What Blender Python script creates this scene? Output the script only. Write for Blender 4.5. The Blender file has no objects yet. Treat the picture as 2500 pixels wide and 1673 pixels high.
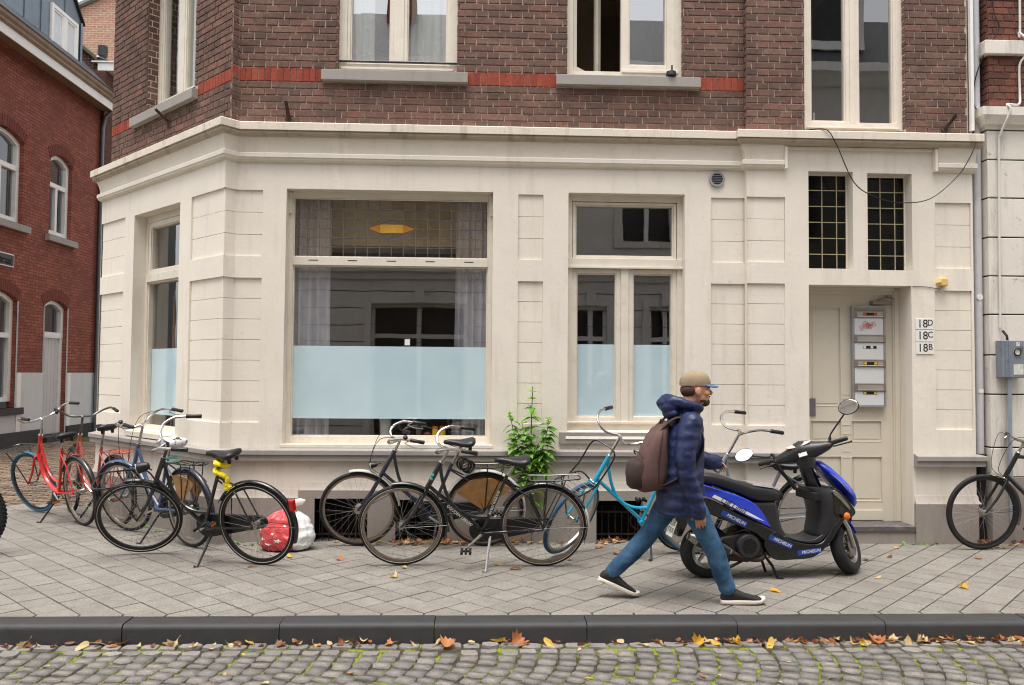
import bpy, bmesh, math, random
import numpy as np
from mathutils import Matrix, Vector, noise as mnoise
R = math.radians
rng = random.Random(7)
S = bpy.context.scene
COL = S.collection

# ---------------------------------------------------------------- camera
cd = bpy.data.cameras.new('camera')
cd.sensor_fit = 'HORIZONTAL'; cd.sensor_width = 36.0; cd.lens = 28.556
cd.clip_start = 0.05; cd.clip_end = 400
cam = bpy.data.objects.new('camera', cd); COL.objects.link(cam)
def cam_matrix(loc, yaw, pitch, roll):
    fwd = Vector((math.sin(yaw) * math.cos(pitch), math.cos(yaw) * math.cos(pitch), math.sin(pitch)))
    r0 = Vector((math.cos(yaw), -math.sin(yaw), 0)); u0 = r0.cross(fwd)
    r = r0 * math.cos(roll) + u0 * math.sin(roll); u = -r0 * math.sin(roll) + u0 * math.cos(roll)
    m = Matrix((r, u, -fwd)).transposed().to_4x4(); m.translation = loc
    return m
cam.matrix_world = cam_matrix(Vector((2.84364, -5.42465, 1.57812)), 0.03941, 0.03859, 0.00823)
S.camera = cam

# ---------------------------------------------------------------- sky and sun (bright overcast)
SUN_EL, SUN_AZ = R(76), R(205)          # azimuth measured from +y towards +x: light comes from behind the camera, a bit left
w = bpy.data.worlds.new('World'); S.world = w; w.use_nodes = True
nt = w.node_tree; nt.nodes.clear()
sk = nt.nodes.new('ShaderNodeTexSky'); sk.sky_type = 'NISHITA'; sk.sun_disc = False
sk.sun_elevation = SUN_EL; sk.sun_rotation = SUN_AZ; sk.air_density = 1.0; sk.dust_density = 3.0; sk.ozone_density = 1.0
hs = nt.nodes.new('ShaderNodeHueSaturation'); hs.inputs['Saturation'].default_value = 0.16; hs.inputs['Value'].default_value = 1.0
bg = nt.nodes.new('ShaderNodeBackground'); bg.inputs['Strength'].default_value = 0.15
wo = nt.nodes.new('ShaderNodeOutputWorld')
nt.links.new(sk.outputs[0], hs.inputs['Color']); nt.links.new(hs.outputs[0], bg.inputs['Color']); nt.links.new(bg.outputs[0], wo.inputs['Surface'])
sl = bpy.data.lights.new('sun', 'SUN'); sl.energy = 1.5; sl.angle = R(35); sl.color = (1.0, 0.95, 0.88)
sun = bpy.data.objects.new('sun', sl); COL.objects.link(sun)
sd = Vector((math.sin(SUN_AZ) * math.cos(SUN_EL), math.cos(SUN_AZ) * math.cos(SUN_EL), math.sin(SUN_EL)))
sun.rotation_euler = sd.to_track_quat('Z', 'Y').to_euler()
S.view_settings.view_transform = 'Standard'; S.view_settings.look = 'None'
S.view_settings.exposure = 1.12; S.view_settings.gamma = 1.0
S.render.engine = 'CYCLES'
S.cycles.use_denoising = True; S.cycles.filter_width = 1.1
S.cycles.max_bounces = 6; S.cycles.diffuse_bounces = 4; S.cycles.glossy_bounces = 3
S.cycles.transmission_bounces = 4; S.cycles.transparent_max_bounces = 12
S.cycles.caustics_reflective = False; S.cycles.caustics_refractive = False

# ---------------------------------------------------------------- materials
MATS = {}
def lin(c):
    return tuple((x / 12.92 if x <= 0.04045 else ((x + 0.055) / 1.055) ** 2.4) for x in c)
def rgb(r, g, b): return lin((r / 255, g / 255, b / 255))
class NT:
    def __init__(s, name):
        s.m = bpy.data.materials.new(name); s.m.use_nodes = True; s.t = s.m.node_tree
        s.t.nodes.clear(); s.out = s.n('ShaderNodeOutputMaterial')
    def n(s, typ, **kw):
        nd = s.t.nodes.new(typ)
        for k, v in kw.items():
            if k.startswith('_'): setattr(nd, k[1:], v)
            else:
                key = k.replace('__', ' ')
                nd.inputs[int(key[1:]) if key[0] == 'i' and key[1:].isdigit() else key].default_value = v
        return nd
    def l(s, a, b): s.t.links.new(a, b)
    def coord(s, kind='Object', scale=None):
        tc = s.n('ShaderNodeTexCoord')
        if scale is None: return tc.outputs[kind]
        mp = s.n('ShaderNodeMapping'); mp.inputs['Scale'].default_value = scale
        s.l(tc.outputs[kind], mp.inputs['Vector']); return mp.outputs[0]
    def noise(s, vec, scale, detail=4, rough=0.55):
        nd = s.n('ShaderNodeTexNoise'); nd.inputs['Scale'].default_value = scale
        nd.inputs['Detail'].default_value = detail; nd.inputs['Roughness'].default_value = rough
        if vec is not None: s.l(vec, nd.inputs['Vector'])
        return nd.outputs['Fac']
    def ramp(s, fac, stops):
        nd = s.n('ShaderNodeValToRGB'); cr = nd.color_ramp
        while len(cr.elements) < len(stops): cr.elements.new(0.5)
        for e, (p, c) in zip(cr.elements, stops):
            e.position = p; e.color = (c[0], c[1], c[2], 1) if hasattr(c, '__len__') else (c, c, c, 1)
        s.l(fac, nd.inputs[0]); return nd.outputs[0]
    def mix(s, fac, a, b, mode='MIX'):
        nd = s.n('ShaderNodeMix', _data_type='RGBA', _blend_type=mode)
        for sock, v in ((nd.inputs[0], fac), (nd.inputs[6], a), (nd.inputs[7], b)):
            if isinstance(v, (int, float)): sock.default_value = v
            elif isinstance(v, (tuple, list)): sock.default_value = (v[0], v[1], v[2], 1)
            else: s.l(v, sock)
        return nd.outputs[2]
    def math(s, op, a, b=None, clamp=False):
        nd = s.n('ShaderNodeMath', _operation=op, _use_clamp=clamp)
        for i, v in enumerate((a, b)):
            if v is None: continue
            if isinstance(v, (int, float)): nd.inputs[i].default_value = v
            else: s.l(v, nd.inputs[i])
        return nd.outputs[0]
    def bsdf(s, color, rough=0.6, metal=0.0, spec=0.5, coat=0.0, bump=None, bstr=0.3, bdist=0.01, alpha=None):
        p = s.n('ShaderNodeBsdfPrincipled')
        for key, v in (('Base Color', color), ('Roughness', rough), ('Metallic', metal), ('Specular IOR Level', spec), ('Coat Weight', coat)):
            if isinstance(v, (int, float)): p.inputs[key].default_value = v
            elif isinstance(v, (tuple, list)): p.inputs[key].default_value = (v[0], v[1], v[2], 1)
            else: s.l(v, p.inputs[key])
        if coat: p.inputs['Coat Roughness'].default_value = 0.08
        if bump is not None:
            b = s.n('ShaderNodeBump'); b.inputs['Strength'].default_value = bstr; b.inputs['Distance'].default_value = bdist
            s.l(bump, b.inputs['Height']); s.l(b.outputs[0], p.inputs['Normal'])
        s.l(p.outputs[0], s.out.inputs[0]); s.p = p
        return p
def M(name, color=(.5, .5, .5), rough=0.6, metal=0.0, var=0.12, scale=6.0, bump=0.0, bscale=80.0, spec=0.5, coat=0.0, dark=None, dscale=3.0, damt=0.5):
    """simple procedural material: colour with two-scale variation, optional dirt blotches, fine relief"""
    if name in MATS: return MATS[name]
    a = NT(name); v = a.coord('Object')
    n1 = a.noise(v, scale, 5, 0.6)
    c0 = tuple(max(0, x * (1 - var)) for x in color); c1 = tuple(min(1, x * (1 + var)) for x in color)
    c = a.ramp(n1, [(0.3, c0), (0.7, c1)])
    if dark is not None:
        d = a.ramp(a.noise(v, dscale, 6, 0.65), [(0.5, 0.0), (0.72, damt)])
        c = a.mix(d, c, dark)
    rr = a.math('ADD', a.math('MULTIPLY', a.noise(v, scale * 3, 3), 0.25), rough - 0.125, clamp=True)
    bm = a.noise(v, bscale, 3, 0.6) if bump else None
    a.bsdf(c, rr, metal, spec, coat, bm, bump, 0.004)
    MATS[name] = a.m; return a.m

# ---------------------------------------------------------------- mesh builder
class MB:
    def __init__(s): s.v = []; s.f = []
    def add(s, vs, fs):
        o = len(s.v); s.v += [tuple(map(float, p)) for p in vs]; s.f += [tuple(i + o for i in f) for f in fs]; return s
    def quad(s, a, b, c, d): return s.add([a, b, c, d], [(0, 1, 2, 3)])
    def poly(s, pts): return s.add(pts, [tuple(range(len(pts)))])
    def hexa(s, p):   # 8 points: bottom ring 0-3, top ring 4-7
        return s.add(p, [(3, 2, 1, 0), (4, 5, 6, 7), (0, 1, 5, 4), (1, 2, 6, 5), (2, 3, 7, 6), (3, 0, 4, 7)])
    def box(s, x0, x1, y0, y1, z0, z1):
        return s.hexa([(x0, y0, z0), (x1, y0, z0), (x1, y1, z0), (x0, y1, z0), (x0, y0, z1), (x1, y0, z1), (x1, y1, z1), (x0, y1, z1)])
    def loft(s, rings, cap=True, closed=False):
        n = len(rings[0]); o = len(s.v)
        for r in rings: s.v += [tuple(map(float, p)) for p in r]
        m = len(rings)
        for i in range(m if closed else m - 1):
            a = o + i * n; b = o + ((i + 1) % m) * n
            for j in range(n):
                k = (j + 1) % n; s.f.append((a + j, a + k, b + k, b + j))
        if cap and not closed:
            s.f.append(tuple(o + j for j in reversed(range(n)))); s.f.append(tuple(o + (m - 1) * n + j for j in range(n)))
        return s
    def tube(s, path, r, seg=8, cap=True, closed=False, flat=1.0, up=None):
        P = [np.array(p, float) for p in path]; n = len(P)
        rr = r if hasattr(r, '__len__') else [r] * n
        T = []
        for i in range(n):
            if closed: t = P[(i + 1) % n] - P[i - 1]
            else: t = P[min(i + 1, n - 1)] - P[max(i - 1, 0)]
            T.append(t / (np.linalg.norm(t) + 1e-12))
        a = np.array(up, float) if up is not None else np.array([0, 0, 1.0])
        if abs(a @ T[0]) > 0.95: a = np.array([1.0, 0, 0]) if up is None else np.array([0, 1.0, 0])
        rings = []; N = None
        for i in range(n):
            if N is None: N = a - T[i] * (a @ T[i])
            else: N = N - T[i] * (N @ T[i])
            N = N / (np.linalg.norm(N) + 1e-12); B = np.cross(T[i], N)
            rings.append([P[i] + rr[i] * (math.cos(q) * N + flat * math.sin(q) * B) for q in (2 * math.pi * j / seg for j in range(seg))])
        return s.loft(rings, cap, closed)
    def torus(s, c, ax, Rr, r, nu=48, nv=8, a0=0.0, a1=None, flat=1.0, ref=(0, 0, 1)):
        ax = np.array(ax, float); ax /= np.linalg.norm(ax); e1 = np.array(ref, float); e1 = e1 - ax * (e1 @ ax); e1 /= np.linalg.norm(e1); e2 = np.cross(ax, e1)
        full = a1 is None; m = nu if full else nu + 1; rings = []
        for i in range(m):
            t = a0 + (2 * math.pi if full else (a1 - a0)) * i / nu
            d = math.cos(t) * e1 + math.sin(t) * e2
            rings.append([np.array(c) + d * (Rr + r * math.cos(q)) + ax * r * flat * math.sin(q) for q in (2 * math.pi * j / nv for j in range(nv))])
        return s.loft(rings, not full, full)
    def ring_profile(s, c, ax, prof, nu=48, a0=0.0, a1=None, ref=(0, 0, 1), cap=True):
        """sweep a closed (radius, axial) profile round an axis"""
        ax = np.array(ax, float); ax /= np.linalg.norm(ax); e1 = np.array(ref, float); e1 = e1 - ax * (e1 @ ax); e1 /= np.linalg.norm(e1); e2 = np.cross(ax, e1)
        full = a1 is None; m = nu if full else nu + 1; rings = []
        for i in range(m):
            t = a0 + (2 * math.pi if full else (a1 - a0)) * i / nu; d = math.cos(t) * e1 + math.sin(t) * e2
            rings.append([np.array(c) + d * pr + ax * pa for pr, pa in prof])
        return s.loft(rings, cap and not full, full)
    def lathe(s, c, ax, prof, seg=16, ref=None):
        """prof: list of (radius, axial); open profile, caps at ends"""
        ax = np.array(ax, float); ax /= np.linalg.norm(ax); e1 = np.array(ref if ref is not None else ((0, 0, 1) if abs(ax[2]) < .9 else (1, 0, 0)), float)
        e1 = e1 - ax * (e1 @ ax); e1 /= np.linalg.norm(e1); e2 = np.cross(ax, e1)
        return s.loft([[np.array(c) + ax * pa + max(pr, 1e-4) * (math.cos(q) * e1 + math.sin(q) * e2) for q in (2 * math.pi * j / seg for j in range(seg))] for pr, pa in prof])
    def cyl(s, a, b, r, seg=12): return s.tube([a, b], r, seg)
    def ell(s, c, rad, seg=14, rings=9, rot=None):
        rs = []
        for i in range(1, rings):
            ph = math.pi * i / rings
            rs.append([np.array([rad[0] * math.sin(ph) * math.cos(q), rad[1] * math.sin(ph) * math.sin(q), rad[2] * math.cos(ph)]) for q in (2 * math.pi * j / seg for j in range(seg))])
        m = np.array(rot) if rot is not None else np.eye(3)
        return s.loft([[np.array(c) + m @ p for p in r] for r in rs])
    def prism(s, pts, y0, y1):   # polygon in x,z extruded along y
        n = len(pts)
        return s.add([(x, y0, z) for x, z in pts] + [(x, y1, z) for x, z in pts],
                     [tuple(range(n)), tuple(range(2 * n - 1, n - 1, -1))] + [(i, i + n, (i + 1) % n + n, (i + 1) % n) for i in range(n)])
    def xf(s, m, start=0):
        m = np.array(m); V = np.array(s.v[start:]); V = V @ m[:3, :3].T + m[:3, 3]; s.v[start:] = [tuple(p) for p in V]; return s
    def mesh(s, name, smooth=False, sharp=35):
        me = bpy.data.meshes.new(name); me.from_pydata(s.v, [], s.f)
        if smooth:
            me.polygons.foreach_set('use_smooth', [True] * len(me.polygons))
            me.update()
            if sharp: me.set_sharp_from_angle(angle=R(sharp))
        me.update(); return me
    def obj(s, name, mat, parent=None, smooth=False, sharp=35, fixn=False, bevel=0.0):
        me = s.mesh(name, smooth, sharp)
        if fixn:
            b = bmesh.new(); b.from_mesh(me); bmesh.ops.recalc_face_normals(b, faces=b.faces); b.to_mesh(me); b.free()
        o = bpy.data.objects.new(name, me); COL.objects.link(o)
        if mat is not None:
            for mm in (mat if isinstance(mat, (list, tuple)) else [mat]): me.materials.append(mm)
        if parent is not None: o.parent = parent
        if bevel:
            md = o.modifiers.new('bevel', 'BEVEL'); md.width = bevel; md.segments = 2; md.limit_method = 'ANGLE'; md.angle_limit = R(40)
            me.polygons.foreach_set('use_smooth', [True] * len(me.polygons)); me.update()
            md.harden_normals = True
        return o
def empty(name, loc=(0, 0, 0), rot=(0, 0, 0), parent=None):
    o = bpy.data.objects.new(name, None); COL.objects.link(o); o.location = loc; o.rotation_euler = rot; o.empty_display_size = 0.1
    if parent is not None: o.parent = parent
    return o
def tag(o, label=None, cat=None, group=None, kind=None):
    if label: o['label'] = label
    if cat: o['category'] = cat
    if group: o['group'] = group
    if kind: o['kind'] = kind
    return o
def link(name, me, loc=(0, 0, 0), rot=(0, 0, 0), sc=(1, 1, 1), parent=None):
    o = bpy.data.objects.new(name, me); COL.objects.link(o); o.location = loc; o.rotation_euler = rot; o.scale = sc
    if parent is not None: o.parent = parent
    return o
TMP = bpy.data.scenes.new('workbench')      # scratch scene: keeps evaluation of lettering and fused skins cheap
def text_mb(txt, size, extrude=0.001):
    """flat lettering as mesh data in the x,z plane facing -y, centred"""
    cu = bpy.data.curves.new('lettering', 'FONT'); cu.body = txt; cu.size = size; cu.extrude = extrude; cu.align_x = 'CENTER'; cu.align_y = 'CENTER'
    cu.resolution_u = 3
    o = bpy.data.objects.new('lettering', cu); TMP.collection.objects.link(o); TMP.view_layers[0].update()
    me = o.evaluated_get(TMP.view_layers[0].depsgraph).to_mesh()
    vs = [(v.co.x, -v.co.z, v.co.y) for v in me.vertices]; fs = [tuple(p.vertices) for p in me.polygons]
    bpy.data.objects.remove(o); bpy.data.curves.remove(cu)
    return MB().add(vs, fs)
def bez(p0, p1, p2, p3, n=10):
    p0, p1, p2, p3 = (np.array(p, float) for p in (p0, p1, p2, p3)); out = []
    for i in range(n + 1):
        t = i / n; out.append((1 - t) ** 3 * p0 + 3 * (1 - t) ** 2 * t * p1 + 3 * (1 - t) * t * t * p2 + t ** 3 * p3)
    return out
def spline(pts, n=6, closed=False):
    P = [np.array(p, float) for p in pts]; out = []; m = len(P)
    rngi = range(m if closed else m - 1)
    for i in rngi:
        if closed: a, b, c, d = P[i - 1], P[i], P[(i + 1) % m], P[(i + 2) % m]
        else: a, b, c, d = P[max(i - 1, 0)], P[i], P[i + 1], P[min(i + 2, m - 1)]
        for k in range(n):
            t = k / n
            out.append(0.5 * ((2 * b) + (-a + c) * t + (2 * a - 5 * b + 4 * c - d) * t * t + (-a + 3 * b - 3 * c + d) * t ** 3))
    if not closed: out.append(P[-1])
    return out
def remeshed(mb, name, voxel, mat, parent=None, smooth_it=6, disp=None):
    """fuse overlapping closed shapes into one continuous skin"""
    me = mb.mesh(name + '_src'); o = bpy.data.objects.new(name + '_src', me); TMP.collection.objects.link(o)
    md = o.modifiers.new('r', 'REMESH'); md.mode = 'VOXEL'; md.voxel_size = voxel; md.use_smooth_shade = True
    if smooth_it:
        m2 = o.modifiers.new('s', 'SMOOTH'); m2.factor = 0.5; m2.iterations = smooth_it
    TMP.view_layers[0].update(); ev = o.evaluated_get(TMP.view_layers[0].depsgraph)
    nm = bpy.data.meshes.new_from_object(ev); nm.name = name
    bpy.data.objects.remove(o); bpy.data.meshes.remove(me)
    if disp is not None:
        pts = [(v.co.copy(), v.normal.copy()) for v in nm.vertices]
        nm.vertices.foreach_set('co', [c for p, n in pts for c in disp(p, n)])
    nm.materials.clear(); nm.materials.append(mat)
    nm.polygons.foreach_set('use_smooth', [True] * len(nm.polygons)); nm.update()
    ob = bpy.data.objects.new(name, nm); COL.objects.link(ob)
    if parent is not None: ob.parent = parent
    return ob
# ================================================================ GROUND
def nt_pos(a): return a.n('ShaderNodeNewGeometry').outputs['Position']
def nt_rnd(a):
    g = a.n('ShaderNodeNewGeometry'); oi = a.n('ShaderNodeObjectInfo')
    return a.math('FRACT', a.math('ADD', g.outputs['Random Per Island'], oi.outputs['Random']))
def stone_mat(name, stops, speck=0.25, sscale=240, rough=0.8, stain=None, stain_scale=1.3, bump=0.25, bscale=150, moss=None):
    a = NT(name); pos = nt_pos(a); c = a.ramp(nt_rnd(a), stops)
    sp = a.noise(pos, sscale, 2, 0.7)
    c = a.mix(1.0, c, a.ramp(sp, [(0.32, 1 - speck), (0.5, 1.0), (0.68, 1 + speck)]), 'MULTIPLY')
    c = a.mix(1.0, c, a.ramp(a.noise(pos, 9, 4), [(0.3, 0.88), (0.7, 1.1)]), 'MULTIPLY')
    if stain: c = a.mix(a.ramp(a.noise(pos, stain_scale, 6, 0.7), [(0.45, 0.0), (0.75, 0.6)]), c, stain)
    if moss: c = a.mix(a.ramp(a.noise(pos, 5.0, 5, 0.7), [(0.47, 0.0), (0.56, 0.9)]), c, moss)
    a.bsdf(c, rough, 0, 0.35, 0, a.math('ADD', a.noise(pos, bscale, 4, 0.65), a.math('MULTIPLY', a.noise(pos, 22, 3), 0.8)), bump, 0.006)
    MATS[name] = a.m; return a.m
m_tile = stone_mat('paving_tile', [(0, rgb(122, 118, 111)), (0.5, rgb(128, 123, 116)), (1, rgb(134, 129, 122))], 0.5, 105, 0.85, rgb(106, 99, 92), 0.9, 0.3, 200)
m_joint = stone_mat('joint_sand', [(0, rgb(52, 48, 38)), (1, rgb(60, 56, 44))], 0.3, 160, 0.95, None, 1, 0.3, 120, rgb(84, 92, 34))
m_cobble = stone_mat('granite_cobble', [(0, rgb(112, 108, 105)), (0.4, rgb(122, 118, 114)), (0.8, rgb(132, 127, 122)), (0.95, rgb(140, 133, 126)), (1, rgb(122, 113, 107))], 0.36, 150, 0.75, rgb(112, 108, 104), 3.0, 0.9, 60)
m_moss = stone_mat('mossy_grit', [(0, rgb(56, 52, 42)), (1, rgb(66, 60, 46))], 0.4, 120, 0.95, None, 1, 0.9, 90, rgb(122, 136, 24))
m_kerb = stone_mat('dark_kerb_concrete', [(0, rgb(54, 53, 55)), (1, rgb(62, 61, 62))], 0.45, 330, 0.55, rgb(58, 57, 58), 2.0, 0.35, 220)
m_klinker = stone_mat('street_klinker', [(0, rgb(98, 84, 74)), (0.5, rgb(118, 100, 86)), (1, rgb(136, 118, 100))], 0.25, 120, 0.85, rgb(90, 80, 66), 0.7, 0.3, 100)

# one sheet to the horizon
g = MB(); g.quad((-120, -90, -0.17), (120, -90, -0.17), (120, 110, -0.17), (-120, 110, -0.17))
tag(g.obj('ground', M('far_ground', rgb(110, 104, 98), 0.9, var=0.15)), kind='structure')

# ---- pavement: 20 cm tiles laid diagonally, a row of five-sided edge tiles along the kerb
D = 0.277; Hd = D / 2; JT = 0.0092
pav = MB(); pav.quad((-4.2, -0.05, -0.011), (9.6, -0.05, -0.011), (9.6, 5.2, -0.011), (-4.2, 5.2, -0.011))
pav.quad((-4.2, -0.05, -0.006), (-4.2, -0.05, -0.17), (9.6, -0.05, -0.17), (9.6, -0.05, -0.006))
pavement = tag(pav.obj('pavement', m_joint), kind='structure')
def tile_mesh(poly, th=0.03, ch=0.0035, seed=0):
    n = len(poly); c = np.mean(np.array(poly), 0)
    def ins(k): return [tuple(c + (np.array(p) - c) * (1 - k / np.linalg.norm(np.array(p) - c))) for p in poly]
    a, b = ins(JT * 0.7), ins(JT * 0.7 + ch * 1.3)
    m = MB(); m.add([(x, y, -th) for x, y in a] + [(x, y, -ch * 0.6) for x, y in a] + [(x, y, 0) for x, y in b],
        [(i, (i + 1) % n, n + (i + 1) % n, n + i) for i in range(n)] + [(n + i, n + (i + 1) % n, 2 * n + (i + 1) % n, 2 * n + i) for i in range(n)] + [tuple(range(2 * n, 3 * n))])
    return m
diam = [(0, -Hd), (Hd, 0), (0, Hd), (-Hd, 0)]
pent = [(-Hd, -0.047), (Hd, -0.047), (Hd, 0), (0, Hd), (-Hd, 0)]
me_d = tile_mesh(diam).mesh('paving_tile'); me_d.materials.append(m_tile)
me_p = tile_mesh(pent).mesh('edge_tile'); me_p.materials.append(m_tile)
BC0 = np.array([0.455, 2.185]); S2 = math.sqrt(0.5)
def outside_building(x, y, mar=0.0):
    if x > 0.5: return y < 2.24 - mar
    if (x - BC0[0]) * -S2 + (y - BC0[1]) * -S2 > -0.03 + mar: return True
    return x < BC0[0] - 2.93 * S2 - 0.05
def klinker_edge(x): return 4.35
cells = []
for j in range(0, 36):
    y = (j + 1) * Hd
    for i in range(-18, 36):
        x = i * D + (Hd if j % 2 else 0)
        if -3.9 < x < 9.2 and y < klinker_edge(x) and (outside_building(x, y - 0.12)): cells.append((y, x))
def in_view(x, y): return -0.42 - 0.36 * y < x < 6.75 + 0.34 * y
cells.sort()
npart = 0; rest = MB(); dv = tile_mesh(diam)
for k in range(-12, 33):
    x = (k + 0.5) * D
    if in_view(x, 0): link('edge_tile', me_p, (x, 0, rng.uniform(-.0012, .0012)), (rng.gauss(0, .003), rng.gauss(0, .003), 0), parent=pavement); npart += 1
    else:
        t = tile_mesh(pent); rest.add([(a + x, b, c) for a, b, c in t.v], t.f)
for y, x in cells:
    tilt = (rng.gauss(0, .0045), rng.gauss(0, .0045)); dz = rng.uniform(-.0015, .0015)
    if npart < 300 and in_view(x, y):
        link('paving_tile', me_d, (x, y, dz), (tilt[0], tilt[1], rng.gauss(0, .003)), parent=pavement); npart += 1
    else: rest.add([(a + x, b + y, c + dz + a * tilt[0] + b * tilt[1]) for a, b, c in dv.v], dv.f)
tag(rest.obj('paving_tiles', m_tile, pavement), kind='stuff')

# ---- side street: klinker bricks
ss = MB(); ss.quad((-14, 4.3, -0.022), (-1.2, 4.3, -0.022), (-1.2, 40, -0.022), (-14, 40, -0.022))
street = tag(ss.obj('side_street', m_joint), kind='structure')
kb = MB(); r2 = random.Random(3)
row = 0; y = 4.35
while y < 13.0:
    x = -7.2 + (0.105 if row % 2 else 0)
    while x < -1.3:
        if outside_building(x + 0.1, y) :
            z0 = r2.uniform(-.004, .003); t = r2.gauss(0, .004)
            kb.hexa([(x + .006, y + .006, -.05), (x + .204, y + .006, -.05), (x + .204, y + .082, -.05), (x + .006, y + .082, -.05),
                     (x + .010, y + .010, z0 - t), (x + .200, y + .010, z0 + t), (x + .200, y + .078, z0 + t), (x + .010, y + .078, z0 - t)])
        x += 0.21
    y += 0.09; row += 1
tag(kb.obj('street_bricks', m_klinker, street), kind='stuff')

# ---- kerb of one-metre stones
KP = [(-0.052, -0.3), (-0.052, -0.002), (-0.056, 0.002), (-0.190, 0.001)] + [(-0.196 - 0.034 * math.sin(t), -0.034 + 0.035 * math.cos(t)) for t in np.linspace(0.15, math.pi / 2, 6)] + [(-0.238, -0.3)]
kb0 = MB(); kb0.box(-9, 14, -0.2, -0.06, -0.3, -0.03)
kerb = tag(kb0.obj('kerb', m_moss), kind='structure')
L = 0.966
kmb = MB(); kmb.loft([[(xx, yy, zz) for yy, zz in KP] for xx in (0.003, L - 0.003)])
kme = kmb.mesh('kerb_stone', True, 50); kme.materials.append(m_kerb)
for i in range(-3, 9):
    link('kerb_stone', kme, (0.641 + i * L - 0.0, rng.uniform(-.003, .003), rng.uniform(-.003, .003)), (rng.gauss(0, .004), 0, rng.gauss(0, .001)), parent=kerb)

# ---- cobbled road in segment arcs
rd = MB(); rd.quad((-30, -4.3, -0.1255), (40, -4.3, -0.1255), (40, -0.15, -0.1255), (-30, -0.15, -0.1255))
road = tag(rd.obj('road', m_moss), kind='structure')
def cobble_mb(seed, lx=0.5, ly=0.5):
    r = random.Random(seed); pts = []
    for (cx, cy) in ((-1, -1), (0, -1.03), (1, -1), (1.04, 0), (1, 1), (0, 1.03), (-1, 1), (-1.04, 0)):
        k = 0.93 if abs(cx) > .5 and abs(cy) > .5 else 1.0
        pts.append((cx * lx * k * r.uniform(.88, 1.03), cy * ly * k * r.uniform(.88, 1.03)))
    m = MB(); n = 8; zt = [r.gauss(0, .0022) for _ in range(8)]
    m.add([(x * 1.02, y * 1.02, -.055) for x, y in pts] + [(x, y, -.0065 + z) for (x, y), z in zip(pts, zt)] + [(x * .955, y * .955, z) for (x, y), z in zip(pts, zt)] + [(0, 0, .001)],
          [(q * n + i, q * n + (i + 1) % n, (q + 1) * n + (i + 1) % n, (q + 1) * n + i) for q in range(2) for i in range(n)] + [(2 * n + i, 2 * n + (i + 1) % n, 3 * n) for i in range(n)])
    return m
cob = [cobble_mb(40 + i) for i in range(8)]
cob_me = []
for c in cob:
    me = c.mesh('cobblestone', True, 20); me.materials.append(m_cobble); cob_me.append(me)
places = []
x = -1.9
while x < 8.3:                                   # straight gutter row
    wdt = rng.uniform(.105, .15); places.append((x + wdt / 2, -0.290 + rng.gauss(0, .003), wdt - .009, .09, rng.gauss(0, .02))); x += wdt
def arc_dev(x, y):
    k = 0.08 + 0.5 * min(1, max(0, (x - 0.3) / 2.2))
    yy = y + 0.42
    while yy < -0.78: yy += 1.3
    return -k * yy * yy
pitch = 0.119; i = 0; x0 = -1.6
while x0 < 8.2:
    y = -0.342 - rng.uniform(0, .05)
    while y > -2.1:
        h = rng.uniform(.08, .118); yc = y - h / 2
        slope = (arc_dev(x0, yc - .02) - arc_dev(x0, yc + .02)) / -.04
        places.append((x0 + arc_dev(x0, yc) + rng.gauss(0, .0035), yc, pitch - .010 + rng.uniform(-.005, .002), h - .010, -math.atan(slope) + rng.gauss(0, .04)))
        y -= h
    x0 += pitch * rng.uniform(.97, 1.03)
places.sort(key=lambda p: -p[1])
def cob_view(x, y): return -0.25 + 0.5 * (-y - .2) < x < 6.45 - 0.6 * (-y - .2) and y > -1.0
order = sorted(range(len(places)), key=lambda q: (not cob_view(*places[q][:2]), places[q][1]))
chosen = set(order[:300]); rest = MB()
for q, (px, py, sx, sy, rz) in enumerate(places):
    z = -0.113 + rng.gauss(0, .003); k = rng.randrange(8); rx, ry = rng.gauss(0, .022), rng.gauss(0, .022)
    if q in chosen: link('cobblestone', cob_me[k], (px, py, z), (rx, ry, rz), (sx, sy, 1), road)
    else:
        mt = Matrix.Translation((px, py, z)) @ Matrix.Rotation(rz, 4, 'Z') @ Matrix.Diagonal((sx, sy, 1, 1))
        t = MB().add(cob[k].v, cob[k].f).xf(mt); rest.add(t.v, t.f)
ro = tag(rest.obj('cobblestones', m_cobble, road, True, 20), kind='stuff')
m_farcob = None
fr = MB(); fr.box(-30, 40, -4.3, -2.1, -0.15, -0.118)
a = NT('worn_cobble_paving'); pos = nt_pos(a); vo = a.n('ShaderNodeTexVoronoi'); vo.inputs['Scale'].default_value = 9; a.l(pos, vo.inputs['Vector'])
ve = a.n('ShaderNodeTexVoronoi', _feature='DISTANCE_TO_EDGE'); ve.inputs['Scale'].default_value = 9; a.l(pos, ve.inputs['Vector'])
a.bsdf(a.mix(a.ramp(ve.outputs[0], [(0.03, 0.0), (0.08, 1.0)]), rgb(66, 62, 46), rgb(132, 127, 124)), 0.8, bump=ve.outputs[0], bstr=0.5)
fr.obj('far_paving', a.m, road)
op = MB(); op.box(-30, 40, -7.6, -4.3, -0.17, 0.0); tag(op.obj('opposite_pavement', m_tile), kind='structure')
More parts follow.
